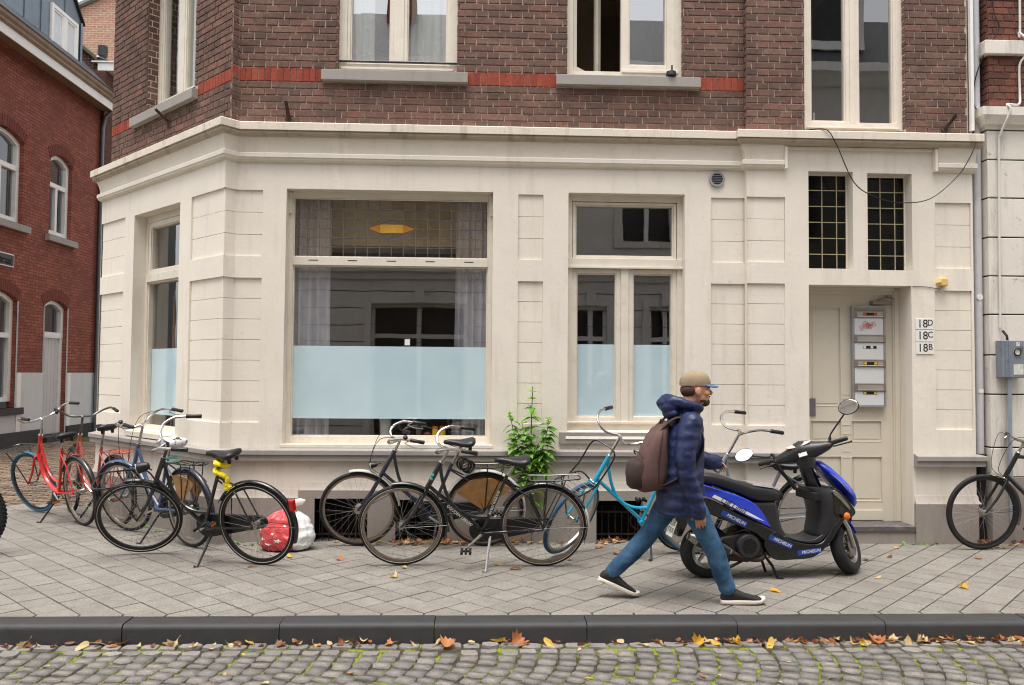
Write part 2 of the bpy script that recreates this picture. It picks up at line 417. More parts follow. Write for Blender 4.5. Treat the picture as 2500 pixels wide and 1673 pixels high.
# ================================================================ THE CORNER BUILDING
class Fr:
    """a wall plane: a runs to the right seen from outside, z up, d outwards"""
    def __init__(s, o, ux, n): s.o = np.array(o, float); s.u = np.array(ux, float) / np.linalg.norm(ux); s.n = np.array(n, float) / np.linalg.norm(n)
    def p(s, a, z, d=0.0): q = s.o + s.u * a + s.n * d; return (q[0], q[1], z)
    def box(s, mb, a0, a1, z0, z1, d0, d1):
        return mb.hexa([s.p(a0, z0, d1), s.p(a1, z0, d1), s.p(a1, z0, d0), s.p(a0, z0, d0), s.p(a0, z1, d1), s.p(a1, z1, d1), s.p(a1, z1, d0), s.p(a0, z1, d0)])
    def rot(s): return math.atan2(s.u[1], s.u[0])
def wall_holes(mb, fr, a0, a1, z0, z1, holes, rev=None, d=0.0):
    """front skin with openings and their reveals; holes: (a0,a1,z0,z1[,depth])"""
    A = sorted({a0, a1, *[min(max(h[0], a0), a1) for h in holes], *[min(max(h[1], a0), a1) for h in holes]})
    Z = sorted({z0, z1, *[min(max(h[2], z0), z1) for h in holes], *[min(max(h[3], z0), z1) for h in holes]})
    for i in range(len(A) - 1):
        run = None
        for j in range(len(Z) - 1):
            ca, cz = (A[i] + A[i + 1]) / 2, (Z[j] + Z[j + 1]) / 2
            if A[i + 1] - A[i] < 1e-6 or Z[j + 1] - Z[j] < 1e-6: continue
            if any(h[0] < ca < h[1] and h[2] < cz < h[3] for h in holes): continue
            mb.quad(fr.p(A[i], Z[j], d), fr.p(A[i + 1], Z[j], d), fr.p(A[i + 1], Z[j + 1], d), fr.p(A[i], Z[j + 1], d))
    for h in holes:
        r = h[4] if len(h) > 4 else rev
        if not r: continue
        b0, b1, y0, y1 = h[:4]; e = d - r
        if b0 > a0 + 1e-4: mb.quad(fr.p(b0, y0, d), fr.p(b0, y1, d), fr.p(b0, y1, e), fr.p(b0, y0, e))
        if b1 < a1 - 1e-4: mb.quad(fr.p(b1, y0, e), fr.p(b1, y1, e), fr.p(b1, y1, d), fr.p(b1, y0, d))
        if y1 < z1 - 1e-4: mb.quad(fr.p(b0, y1, d), fr.p(b1, y1, d), fr.p(b1, y1, e), fr.p(b0, y1, e))
        if y0 > z0 + 1e-4: mb.quad(fr.p(b0, y0, e), fr.p(b1, y0, e), fr.p(b1, y0, d), fr.p(b0, y0, d))
def ringframe(mb, fr, a0, a1, z0, z1, w, d0, d1, wb=None, wt=None):
    wb = w if wb is None else wb; wt = w if wt is None else wt
    fr.box(mb, a0, a0 + w, z0, z1, d0, d1); fr.box(mb, a1 - w, a1, z0, z1, d0, d1)
    fr.box(mb, a0 + w, a1 - w, z0, z0 + wb, d0, d1 - .001); fr.box(mb, a0 + w, a1 - w, z1 - wt, z1, d0, d1 - .001)
def sweep(mb, plan, prof, cap=True):
    """profile (d, z) along a plan polyline, mitred; outward = right-hand side of travel"""
    P = [np.array(p, float) for p in plan]; n = len(P); seg = []
    for i in range(n - 1):
        t = P[i + 1] - P[i]; t /= np.linalg.norm(t); seg.append((t, np.array([t[1], -t[0]])))
    def off(i, d):
        if i == 0: return P[0] + seg[0][1] * d
        if i == n - 1: return P[-1] + seg[-1][1] * d
        n1, n2 = seg[i - 1][1], seg[i][1]; m = n1 + n2; return P[i] + m * (d / (m @ n1))
    return mb.loft([[(*off(i, d), z) for d, z in prof] for i in range(n)], cap)

YW, YB = 2.276, 2.205
XE = 7.60; XS = 5.385; XB0 = 0.535
MAIN = Fr((0, YW), (1, 0), (0, -1)); BAY = Fr((0, YB), (1, 0), (0, -1))
CH = Fr(BC0, (S2, -S2), (-S2, -S2))                    # a = -t
OBV = np.array([XB0, YW]) - BC0; OBL = np.linalg.norm(OBV)
OB = Fr(BC0, OBV, (OBV[1], -OBV[0]))
CE = BC0 + 2.93 * np.array([-S2, S2])                  # left end of the cut corner
PLAN = [CE + np.array([0, 1.2]), CE, BC0, (XB0, YW), (XS, YW), (XS, YB), (XE, YB), (XE, YB + .5)]

def plaster_mat(name, col, grime, gamt=0.35, rough=0.75):
    a = NT(name); pos = nt_pos(a)
    c = a.ramp(a.noise(pos, 1.6, 5, 0.6), [(0.3, tuple(x * .94 for x in col)), (0.7, tuple(min(1, x * 1.04) for x in col))])
    st = a.n('ShaderNodeMapping'); st.inputs['Scale'].default_value = (7, 7, 0.7); a.l(pos, st.inputs['Vector'])
    c = a.mix(a.ramp(a.noise(st.outputs[0], 1.0, 6, 0.7), [(0.52, 0.0), (0.8, gamt)]), c, grime)
    c = a.mix(a.ramp(a.noise(pos, 14, 7, 0.75), [(0.60, 0.0), (0.74, gamt * 1.2)]), c, grime)
    h = a.math('ADD', a.noise(pos, 26, 5, 0.6), a.math('MULTIPLY', a.noise(pos, 5, 3), 1.5))
    a.bsdf(c, rough, 0, 0.3, 0, h, 0.22, 0.008); MATS[name] = a.m; return a.m
m_plas = plaster_mat('cream_plaster', rgb(232, 223, 210), rgb(170, 154, 136), 0.34)
m_corn = plaster_mat('weathered_cream_cornice', rgb(224, 213, 198), rgb(126, 112, 94), 0.75)
m_plas2 = plaster_mat('flaking_white_plaster', rgb(224, 217, 207), rgb(120, 112, 104), 0.8)
m_gp = plaster_mat('grey_plinth_render', rgb(152, 143, 136), rgb(112, 102, 94), 0.6)
m_grey = plaster_mat('grey_stone_sill', rgb(158, 152, 146), rgb(118, 110, 102), 0.5)
m_grime = plaster_mat('grimy_moulding', rgb(182, 168, 150), rgb(92, 80, 66), 0.9)
m_bev = plaster_mat('greyed_cream_plaster', rgb(196, 186, 175), rgb(140, 128, 116), .5)
m_frame = M('cream_window_paint', rgb(226, 217, 202), 0.45, var=0.04, scale=3, dark=rgb(188, 172, 150), dscale=9, damt=0.35)
m_door = M('cream_door_paint', rgb(214, 205, 188), 0.42, var=0.03, scale=3, dark=rgb(190, 176, 156), dscale=6, damt=0.25)
m_lead = M('lead_came', rgb(112, 116, 124), 0.45, 0.6, var=0.2, scale=20)
m_iron = M('black_iron', rgb(34, 32, 33), 0.55, 0.4, var=0.25, scale=20, dark=rgb(92, 62, 46), dscale=14, damt=0.5)
m_rust = M('rusty_iron', rgb(58, 40, 34), 0.7, 0.3, var=0.3, scale=30)
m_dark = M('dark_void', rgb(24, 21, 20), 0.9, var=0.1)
def brick_mat(name, stops, soot=rgb(70, 56, 52)):
    a = NT(name); pos = nt_pos(a); c = a.ramp(nt_rnd(a), stops)
    c = a.mix(1.0, c, a.ramp(a.noise(pos, 36, 4, 0.7), [(0.3, 0.72), (0.7, 1.22)]), 'MULTIPLY')
    c = a.mix(a.ramp(a.noise(pos, 3.4, 5, 0.65), [(0.45, 0.0), (0.75, 0.7)]), c, soot)
    c = a.mix(a.ramp(a.noise(pos, 60, 5, 0.8), [(0.66, 0.0), (0.78, 0.45)]), c, rgb(170, 152, 138))
    a.bsdf(c, 0.85, 0, 0.25, 0, a.noise(pos, 70, 5, 0.7), 0.6, 0.006); MATS[name] = a.m; return a.m
m_brick = brick_mat('brown_brick', [(0, rgb(104, 82, 74)), (0.25, rgb(120, 93, 83)), (0.5, rgb(110, 84, 75)), (0.75, rgb(130, 102, 91)), (0.9, rgb(128, 92, 80)), (1, rgb(94, 80, 74))])
m_obrick = brick_mat('orange_brick', [(0, rgb(146, 70, 54)), (0.5, rgb(162, 80, 60)), (1, rgb(134, 64, 52))], rgb(128, 62, 46))
m_mortar = stone_mat('pale_mortar', [(0, rgb(206, 190, 172)), (1, rgb(216, 200, 182))], 0.2, 120, 0.95, rgb(150, 132, 118), 4.0)
m_nbrick = brick_mat('red_brown_brick', [(0, rgb(96, 64, 56)), (0.5, rgb(116, 76, 64)), (1, rgb(128, 82, 68))])
m_mortar2 = stone_mat('brown_mortar', [(0, rgb(128, 104, 90)), (1, rgb(138, 114, 98))], 0.2, 120, 0.95)
def glass_mat(name, tint=(.9, .93, .92), base=0.06, mult=1.6, rough=0.0):
    a = NT(name); f = a.n('ShaderNodeLayerWeight', Blend=0.5)
    fac = a.math('ADD', a.math('MULTIPLY', a.math('POWER', f.outputs['Facing'], 4.0), mult * .5), base, clamp=True)
    tr = a.n('ShaderNodeBsdfTransparent'); tr.inputs[0].default_value = (*tint, 1)
    gl = a.n('ShaderNodeBsdfGlossy'); gl.inputs['Roughness'].default_value = rough
    bp = a.n('ShaderNodeBump'); bp.inputs['Strength'].default_value = 0.03; bp.inputs['Distance'].default_value = 0.02; a.l(a.noise(nt_pos(a), 2.2, 1), bp.inputs['Height']); a.l(bp.outputs[0], gl.inputs['Normal'])
    mx = a.n('ShaderNodeMixShader'); a.l(fac, mx.inputs[0]); a.l(tr.outputs[0], mx.inputs[1]); a.l(gl.outputs[0], mx.inputs[2]); a.l(mx.outputs[0], a.out.inputs[0])
    MATS[name] = a.m; return a.m
m_glass = glass_mat('window_glass', base=0.27, mult=1.5)
m_glass_up = glass_mat('upper_window_glass', base=0.50, mult=1.0)
m_leadglass = glass_mat('old_leaded_glass', (.90, .84, .72), 0.06, 1.4, 0.05)
m_darkglass = glass_mat('dark_leaded_glass', (.30, .32, .24), 0.03, 1.2, 0.08)
a = NT('frosted_film'); f = a.n('ShaderNodeLayerWeight', Blend=0.5); ly = a.noise(nt_pos(a), 3.0, 3)
df = a.n('ShaderNodeBsdfDiffuse'); a.l(a.ramp(ly, [(0.3, rgb(206, 232, 242)), (0.7, rgb(216, 240, 248))]), df.inputs[0])
ts = a.n('ShaderNodeBsdfTranslucent'); ts.inputs[0].default_value = (*rgb(176, 202, 210), 1)
gl = a.n('ShaderNodeBsdfGlossy'); gl.inputs['Roughness'].default_value = 0.02
m1 = a.n('ShaderNodeMixShader', i0=0.12); a.l(df.outputs[0], m1.inputs[1]); a.l(ts.outputs[0], m1.inputs[2])
m2 = a.n('ShaderNodeMixShader'); a.l(a.math('ADD', a.math('MULTIPLY', a.math('POWER', f.outputs['Facing'], 4.0), .8), .2, clamp=True), m2.inputs[0]); a.l(m1.outputs[0], m2.inputs[1]); a.l(gl.outputs[0], m2.inputs[2]); a.l(m2.outputs[0], a.out.inputs[0])
m_film = a.m

bld = empty('corner_building', (3.0, YW, 0))
tag(bld, 'corner house with cream plaster ground floor and brown brick upper storey', 'building')
def part(mb, name, mat, parent=None, **kw):
    """a part of the building, kept in world coordinates"""
    o = mb.obj(name, mat, None, **kw); p = parent if parent is not None else bld
    o.parent = p
    pw = p.matrix_world if p.type != 'EMPTY' else Matrix.Translation(p.location)
    o.matrix_parent_inverse = (Matrix.Translation(p.location).inverted() if p.type == 'EMPTY' else Matrix.Identity(4))
    return o

P1 = (2.665, 3.295); P2 = (1.105, 2.462)
def panel_blocks(fr, a0, a1, zr, n, rec=0.018, ext=(0, 0)):
    hgt = (zr[1] - zr[0]) / n
    for i in range(n):
        m = MB(); z0 = zr[0] + i * hgt + (0.0018 if i else 0); z1 = zr[0] + (i + 1) * hgt - (0.0018 if i < n - 1 else 0)
        e = rng.uniform(-.0012, .0012)
        fr.box(m, a0 + (0.0 if ext[0] else .0015) - ext[0], a1 - (0 if ext[1] else .0015) + ext[1], z0, z1, -rec - .03, -rec + e)
        part(m, 'plaster_block', m_plas)
# --- ground floor skins
mh = [(1.003, 2.955, 0.876, 3.312, .16), (3.678, 4.803, 1.03, 3.32, .16), (1.32, 1.812, 0.0, 0.405, .25), (2.07, 2.555, 0.0, 0.395, .25), (3.955, 4.40, 0.0, 0.39, .25),
      (XB0, .782, *P1, .02), (XB0, .785, *P2, .02), (3.197, 3.437, *P1, .02), (3.2, 3.436, *P2, .02), (5.06, XS, *P1, .02), (5.058, XS, *P2, .02)]
mw = MB(); wall_holes(mw, MAIN, XB0, XS, 0, 3.95, mh); part(mw, 'plaster_wall', m_plas)
bh = [(5.982, 6.985, 0.14, 2.455, .27), (5.985, 6.42, 2.612, 3.552, .145), (6.562, 7.0, 2.605, 3.543, .145),
      (XS, 5.757, *P1, .02), (XS, 5.752, *P2, .02), (7.226, XE - .02, 2.627, 3.268, .02), (7.214, XE - .02, 1.077, 2.414, .02)]
bw = MB(); wall_holes(bw, BAY, XS, XE, 0, 3.95, bh)
bw.quad((XS, YW, 0), (XS, YB, 0), (XS, YB, 3.95), (XS, YW, 3.95)); bw.quad((XE, YB, 0), (XE, 2.9, 0), (XE, 2.9, 6.4), (XE, YB, 6.4))
part(bw, 'plaster_wall', m_plas)
chh = [(-2.01, -.908, .945, 3.282, .17), (-.666, 0, *P1, .02), (-.668, 0, *P2, .02), (-2.93, -2.254, *P1, .02), (-2.93, -2.262, *P2, .02)]
cw = MB(); wall_holes(cw, CH, -2.93, 0, 0, 3.95, chh); wall_holes(cw, OB, 0, OBL, 0, 3.95, [(0, OBL, *P1, .02), (0, OBL, *P2, .02)])
cw.quad((CE[0], CE[1], 0), (CE[0], CE[1] + 9, 0), (CE[0], CE[1] + 9, 3.95), (CE[0], CE[1], 3.95))
part(cw, 'plaster_wall', m_plas)
for fr, x0, x1, ext in ((MAIN, XB0, .782, (.012, 0)), (MAIN, 3.197, 3.437, (0, 0)), (MAIN, 5.06, XS, (0, .03)), (BAY, XS, 5.757, (.0, 0)), (CH, -.668, 0, (0, -.016)), (CH, -2.93, -2.258, (0.0, 0)), (OB, 0, OBL, (-.016, .010))):
    panel_blocks(fr, x0, x1, P1, 3, ext=ext); panel_blocks(fr, x0, x1, P2, 7, ext=ext)
panel_blocks(BAY, 7.22, XE - .02, (2.627, 3.268), 3); panel_blocks(BAY, 7.214, XE - .02, (1.077, 2.414), 7)
# --- cornice: crown along everything, coved frieze and lower moulding up to the entrance and again at the right end
CPLAN = PLAN[:6] + [(7.648, YB)]
crown = [(-.1, 3.93), (.01, 3.934), (.118, 3.912), (.125, 3.905), (.125, 3.838), (-.1, 3.838)]
m = MB(); sweep(m, CPLAN, crown); part(m, 'cornice', m_corn, smooth=True, sharp=25)
cyma = [(-.1, 3.8355), (.104, 3.8355), (.108, 3.826), (.105, 3.812), (.094, 3.800), (.082, 3.794), (.078, 3.786), (.07, 3.784), (-.1, 3.784)]
m = MB(); sweep(m, CPLAN, cyma); part(m, 'cyma', m_grime, smooth=True, sharp=25)
frieze = [(-.1, 3.79), (.066, 3.79), (.055, 3.772), (.040, 3.742), (.028, 3.70), (.022, 3.645), (.052, 3.64), (.056, 3.632), (.056, 3.598), (.046, 3.592), (.04, 3.576), (.022, 3.562), (.0, 3.556), (-.1, 3.556)]
m = MB(); sweep(m, PLAN[:6] + [(5.735, YB)], frieze); part(m, 'frieze', m_plas, smooth=True, sharp=25)
m = MB(); sweep(m, [(7.235, YB), (7.62, YB)], frieze); part(m, 'frieze', m_plas, smooth=True, sharp=25)
m = MB(); BAY.box(m, 5.737, 5.765, 3.556, 3.782, -.02, .058); BAY.box(m, 7.205, 7.233, 3.556, 3.782, -.02, .058); BAY.box(m, 5.767, 7.203, 3.755, 3.782, -.02, .03); part(m, 'frieze_end', m_plas, bevel=.006)
# --- ledge course and plinth
led = [(-.05, .872), (.0, .872), (.072, .856), (.076, .85), (.076, .813), (.062, .809), (.06, .80), (.06, .757), (.0, .752), (-.05, .752)]
m = MB(); sweep(m, PLAN[:6] + [(5.972, YB)], led); part(m, 'ledge', m_grey, smooth=True, sharp=25)
m = MB(); led2 = [(d, z - .025) for d, z in led]; sweep(m, [(6.99, YB + .0), (XE, YB), (XE, YB + .3)], led2); part(m, 'ledge', m_grey, smooth=True, sharp=25)
pl_lo = [(-.05, .487), (.0, .487), (.012, .475), (.014, .43), (.034, .41), (.036, .405)]
def plinth(plan, dz):
    m = MB(); sweep(m, plan, [(-.05, .49 + dz), (.004, .49 + dz), (.01, .478 + dz), (.014, .44 + dz), (.032, .412 + dz), (.0325, .41 + dz), (-.05, .41 + dz)]); part(m, 'plinth_bevel', m_bev, smooth=True, sharp=30)
plinth(PLAN[:4] + [(1.17, YW)], 0); plinth([(1.18, YW), (XS, YW), (XS, YB), (5.972, YB)], .07); plinth([(6.995, YB), (XE, YB), (XE, YB + .3)], -.035)
FRP = Fr((0, YW - .033), (1, 0), (0, -1)); m = MB()
wall_holes(m, FRP, 1.17, XS - .033, 0, .478, [h for h in mh if h[2] == 0.0], .03); part(m, 'plinth', m_gp); m = MB(); wall_holes(m, FRP, XB0 + .02, 1.17, 0, .41, []); part(m, 'plinth', m_gp); m = MB()
m.quad(FRP.p(1.17, .41), FRP.p(1.17, .478), FRP.p(1.17, .478, -.03), FRP.p(1.17, .41, -.03))
FRB = Fr((0, YB - .033), (1, 0), (0, -1)); part(m, 'plinth', m_gp); m = MB(); wall_holes(m, FRB, XS - .033, 5.975, 0, .478, [])
m.quad(FRB.p(XS - .033, 0), FRB.p(XS - .033, .478), FRP.p(XS - .033, .478), FRP.p(XS - .033, 0)); m.quad(FRB.p(5.975, 0), FRB.p(5.975, .478), FRB.p(5.975, .478, -.04), FRB.p(5.975, 0, -.04))
part(m, 'plinth', m_gp); m = MB(); wall_holes(m, FRB, 6.99, XE, 0, .375, [])
m.quad(FRB.p(6.99, 0), FRB.p(6.99, .375), (6.986, 2.47, .395), (6.986, 2.47, 0)); m.quad(FRB.p(XE, 0), FRB.p(XE, .375), (XE, 2.9, .375), (XE, 2.9, 0))
part(m, 'plinth', m_gp); m = MB(); sweep(m, PLAN[:4] + [(XB0 + .03, YW)], [(-.05, .41), (.033, .41), (.033, 0), (-.05, 0)]); part(m, 'plinth', m_gp)
# --- brick upper storey
CHB = Fr(BC0 + np.array([.035, .008]), (S2, -S2), (-S2, -S2)); BE = 2.80
uph = {'main': [(1.457, 2.60, 4.40, 6.5, .09), (3.655, 4.792, 4.40, 6.5, .09)], 'bay': [(5.955, 6.945, 3.9, 6.5, .07)], 'ch': [(-1.86, -.742, 4.36, 6.5, .16)]}
m = MB(); d0 = -.008
wall_holes(m, MAIN, XB0 - .02, XS, 3.9, 6.4, uph['main'], d=d0); wall_holes(m, BAY, XS, XE - .03, 3.9, 6.4, uph['bay'], d=d0); wall_holes(m, CHB, -BE, 0, 3.9, 6.4, uph['ch'], d=d0)
m.quad((XS - d0, YW, 3.94), (XS - d0, YB, 3.94), (XS - d0, YB, 6.4), (XS - d0, YW, 6.4))
cb = CHB.p(0, 0); m.quad((cb[0] - .007, cb[1] + .004, 3.9), (XB0 + .003, YW + .022, 3.9), (XB0 + .003, YW + .022, 6.4), (cb[0] - .007, cb[1] + .004, 6.4))
eb = CHB.p(-BE, 0); m.quad((eb[0], eb[1], 3.94), (eb[0], eb[1] + 9, 3.94), (eb[0], eb[1] + 9, 6.4), (eb[0], eb[1], 6.4))
part(m, 'mortar', m_mortar)
bh_ = 0.0672; jt = 0.0095
def brick_mb(L, H, dep=.02):
    m = MB(); c = .0035
    r0 = [(-L / 2, dep, -H / 2), (L / 2, dep, -H / 2), (L / 2, dep, H / 2), (-L / 2, dep, H / 2)]
    r1 = [(x, 0, z) for x, _, z in r0]; r2_ = [(x - math.copysign(c, x), -.0035, z - math.copysign(c, z)) for x, _, z in r0]
    m.add(r0 + r1 + r2_, [(q * 4 + i, q * 4 + (i + 1) % 4, (q + 1) * 4 + (i + 1) % 4, (q + 1) * 4 + i) for q in range(2) for i in range(4)] + [(8, 9, 10, 11)]); return m
brick_me = {}
stuffb = MB(); cand = []; orange = []
def lay(fr, a0, a1, z0, z1, holes, phase=0.0, row0=0, cands=True):
    row = row0; z = z0
    while z < z1 - .01:
        zz = min(z + bh_, z1); stretch = row % 2 == 0
        Lm = 0.222 if stretch else 0.111
        x = a0 - ((0.166 if (row // 2) % 2 else 0.055) if stretch else 0.0) + phase
        if x > a0: x -= Lm
        while x < a1:
            pieces = [(max(x, a0), min(x + Lm, a1))]
            for h in holes:
                if h[2] < (z + zz) / 2 < h[3]:
                    nw = []
                    for p, q in pieces:
                        if q <= h[0] or p >= h[1]: nw.append((p, q)); continue
                        if p < h[0]: nw.append((p, h[0]))
                        if q > h[1]: nw.append((h[1], q))
                    pieces = nw
            for p, q in pieces:
                if q - p < .014: continue
                full = abs(q - p - Lm) < 1e-6 and zz - z > bh_ - 1e-6
                item = (fr, (p + q) / 2, (z + zz) / 2, q - p - jt, zz - z - jt)
                (cand if (full and cands) else None or []).append(item) if (full and cands) else put(item)
            x += Lm
        z = zz; row += 1
def put(item, mb=None):
    fr, a, z, L, H = item; t = brick_mb(L + rng.gauss(0, .001), H + rng.gauss(0, .0006)); e = rng.gauss(0, .0012)
    A, Dp, Zz = rng.gauss(0, .0008), e, rng.gauss(0, .0008)
    (mb or stuffb).add([fr.p(a + A + x, z + Zz + zz, -y + Dp) for x, y, zz in t.v], t.f)
SO0, SO1 = 4.338, 4.470
sills = [(1.318, 2.702, 4.345, 4.455), (3.549, 4.944, 4.35, 4.458)]
zb = SO0 - 6 * bh_
lay(MAIN, XB0 - .005, XS, zb, SO0, [], 0.03, 1); lay(MAIN, XB0 - .005, XS, SO1, 6.38, uph['main'] + sills, 0.03, 1)
lay(BAY, XS - .004, XE - .04, zb, 6.38, uph['bay'], 0.0, 1)
lay(CHB, -BE, 0.003, zb - .03, SO0 - .03, [], 0.02, 0, False); lay(CHB, -BE, 0.003, SO1 - .04, 6.38, uph['ch'] + [(-2.16, -.667, 4.28, 4.395)], 0.02, 1, False)
OBB = Fr((cb[0], cb[1]), (XB0 - .0 - cb[0], YW - cb[1]), (YW - cb[1], -(XB0 - cb[0])))
lo = math.hypot(XB0 - cb[0], YW - cb[1]); lay(OBB, .004, lo - .002, zb, 6.38, [], 0, 0, False)
STP = Fr((XS, YW), (0, -1), (-1, 0)); lay(STP, 0, YW - YB, zb, 6.38, [], 0, 0, False)
lay(Fr((2.60, YW), (0, 1), (-1, 0)), 0, .08, 4.47, 6.38, [], 0, 0, False)
lay(Fr((1.457, YW + .08), (0, -1), (1, 0)), 0, .08, 4.47, 6.38, [], 0, 0, False); lay(Fr((3.655, YW + .08), (0, -1), (1, 0)), 0, .08, 4.47, 6.38, [], 0, 0, False)
lay(Fr((4.792, YW), (0, 1), (-1, 0)), 0, .08, 4.47, 6.38, [], 0, 0, False); lay(Fr((6.945, YB), (0, 1), (-1, 0)), 0, .06, 3.98, 6.38, [], 0, 0, False)
lf = CHB.p(-1.86, 0); lay(Fr((lf[0] + S2 * .15, lf[1] + S2 * .15), (-S2, -S2), (S2, -S2)), 0, .15, 4.36, 6.38, [], 0, 0, False)
cand.sort(key=lambda it: it[2] + 0.12 * abs(it[1] - 3.4))
for k, it in enumerate(cand):
    if k >= 300: put(it); continue
    fr, aa, z, L, H = it; key = round(L, 3)
    if key not in brick_me: brick_me[key] = brick_mb(L, H).mesh('brick'); brick_me[key].materials.append(m_brick)
    o = link('brick', brick_me[key], fr.p(aa + rng.gauss(0, .0008), z + rng.gauss(0, .0008), rng.gauss(0, .0012)), (rng.gauss(0, .004), rng.gauss(0, .003), rng.gauss(0, .003)), (1, 1, 1), bld)
    o.matrix_parent_inverse = Matrix.Translation(bld.location).inverted()
tag(part(stuffb, 'brickwork', m_brick), kind='stuff')
# orange soldier course
sold = []
def soldiers(fr, a0, a1, z0, z1, step=.0605):
    n = max(1, round((a1 - a0) / step)); st = (a1 - a0) / n
    for i in range(n): sold.append((fr, a0 + (i + .5) * st, (z0 + z1) / 2, st - .005, z1 - z0 - .006))
soldiers(MAIN, XB0, 1.318, SO0, SO1); soldiers(MAIN, 2.702, 3.549, SO0, SO1); soldiers(MAIN, 4.944, XS, SO0, SO1)
soldiers(CHB, -BE, -2.16, SO0 - .03, SO1 - .04); soldiers(CHB, -.667, 0, SO0 - .03, SO1 - .04); soldiers(OBB, 0.005, lo, SO0, SO1)
for it in sold:
    m = MB(); put(it, m); part(m, 'orange_brick', m_obrick)
# wall above the picture, roof slab
m = MB(); m.box(-1.2, 7.57, 2.9, 3.2, 6.39, 9.2); wall_holes(m, MAIN, XB0 - .02, XS, 6.4, 9.2, [], d=d0); wall_holes(m, BAY, XS, XE - .03, 6.4, 9.2, [], d=d0); wall_holes(m, CHB, -BE, 0, 6.4, 9.2, [], d=d0)
m.box(-1.5, 7.57, 2.25, 12.0, 9.2, 9.4); m.box(7.45, 7.57, 2.6, 12, 0, 9.2); m.box(-1.5, 7.57, 11.8, 12, 0, 9.2)
m.quad((eb[0], eb[1], 6.4), (eb[0], eb[1] + 9, 6.4), (eb[0], eb[1] + 9, 9.2), (eb[0], eb[1], 9.2))
part(m, 'upper_wall', m_brick)

# ---------------------------------------------------------------- windows
def pane(fr, a0, a1, z0, z1, d, mat, parent, name='pane'):
    m = MB(); m.quad(fr.p(a0, z0, d), fr.p(a1, z0, d), fr.p(a1, z1, d), fr.p(a0, z1, d)); return part(m, name, mat, parent)
def sash(mb, fr, a0, a1, z0, z1, w, d0, d1):
    ringframe(mb, fr, a0, a1, z0, z1, w, d0, d1); ringframe(mb, fr, a0 + w, a1 - w, z0 + w, z1 - w, .012, d0, d1 - .012)
# large shop window with leaded fanlight
W1 = MB(); f = MAIN; fd = -.124
ringframe(W1, f, 1.003, 2.955, .876, 3.312, .042, -.2, fd, wb=.092, wt=.058); f.box(W1, 1.045, 2.913, 2.605, 2.685, -.2, fd + .006)
ringframe(W1, f, 1.045, 2.913, .968, 2.605, .012, -.19, fd - .014); ringframe(W1, f, 1.045, 2.913, 2.685, 3.254, .010, -.19, fd - .014)
f.box(W1, .985, 2.972, .872, .905, -.13, .012)
f.box(W1, 1.003, 1.030, 3.10, 3.30, -.124, -.10); f.box(W1, 2.93, 2.955, 3.10, 3.30, -.124, -.10)
win1 = part(W1, 'window', m_frame, bevel=.003)
m = MB()
for i in range(5):
    c = 1.24 + i * .372; f.box(m, c - .045, c + .045, 2.648, 2.656, -.12, fd + .0075)
part(m, 'vent_slot', m_dark, win1)
pane(f, 1.05, 2.908, .975, 2.60, -.165, m_glass, win1)
film = pane(f, 1.057, 2.901, 1.138, 1.832, -.162, m_film, win1, 'frosted_film')
lm = MB(); nx, nz = 16, 6; gx0, gx1, gz0, gz1 = 1.055, 2.903, 2.695, 3.244; dx, dz = (gx1 - gx0) / nx, (gz1 - gz0) / nz
pm = MB().quad((-dx / 2 + .003, 0, -dz / 2 + .003), (dx / 2 - .003, 0, -dz / 2 + .003), (dx / 2 - .003, 0, dz / 2 - .003), (-dx / 2 + .003, 0, dz / 2 - .003)).mesh('glass_pane'); pm.materials.append(m_leadglass)
for i in range(nx):
    for j in range(nz):
        o = link('glass_pane', pm, (gx0 + (i + .5) * dx, YW + .158, gz0 + (j + .5) * dz), (rng.gauss(0, .012), 0, rng.gauss(0, .012)), parent=win1)
for i in range(nx + 1): f.box(lm, gx0 + i * dx - .0035, gx0 + i * dx + .0035, gz0, gz1, -.164, -.150)
for j in range(nz + 1): f.box(lm, gx0, gx1, gz0 + j * dz - .003, gz0 + j * dz + .003, -.163, -.1515)
cx, cz = 1.979, 2.972
outl = [(cx - .235, cz), (cx - .115, cz + .045), (cx, cz + .083), (cx + .115, cz + .045), (cx + .235, cz), (cx + .115, cz - .045), (cx, cz - .083), (cx - .115, cz - .045)]
for i in range(8):
    lm.tube([f.p(*outl[i], -.148), f.p(*outl[(i + 1) % 8], -.148)], .0032, 5)
lm.tube([f.p(cx - .115, cz + .045, -.148), f.p(cx + .115, cz + .045, -.148)], .003, 5); lm.tube([f.p(cx - .115, cz - .045, -.148), f.p(cx + .115, cz - .045, -.148)], .003, 5)
part(lm, 'lead_came', m_lead, win1)
m_amber = M('amber_glass', rgb(206, 158, 62), 0.25, var=0.12, scale=8); m_amber2 = M('dark_amber_glass', rgb(190, 122, 32), 0.25, var=0.1, scale=8)
m = MB(); m.poly([f.p(x, z, -.1495) for x, z in ((cx - .113, cz + .043), (cx - .113, cz - .043), (cx + .113, cz - .043), (cx + .113, cz + .043))]); part(m, 'amber_pane', m_amber, win1)
for sg in (-1, 1):
    m = MB(); m.poly([f.p(x, z, -.1495) for x, z in ((cx + sg * .232, cz), (cx + sg * .117, cz + .043), (cx + sg * .117, cz - .043))]); part(m, 'amber_pane', m_amber2, win1)
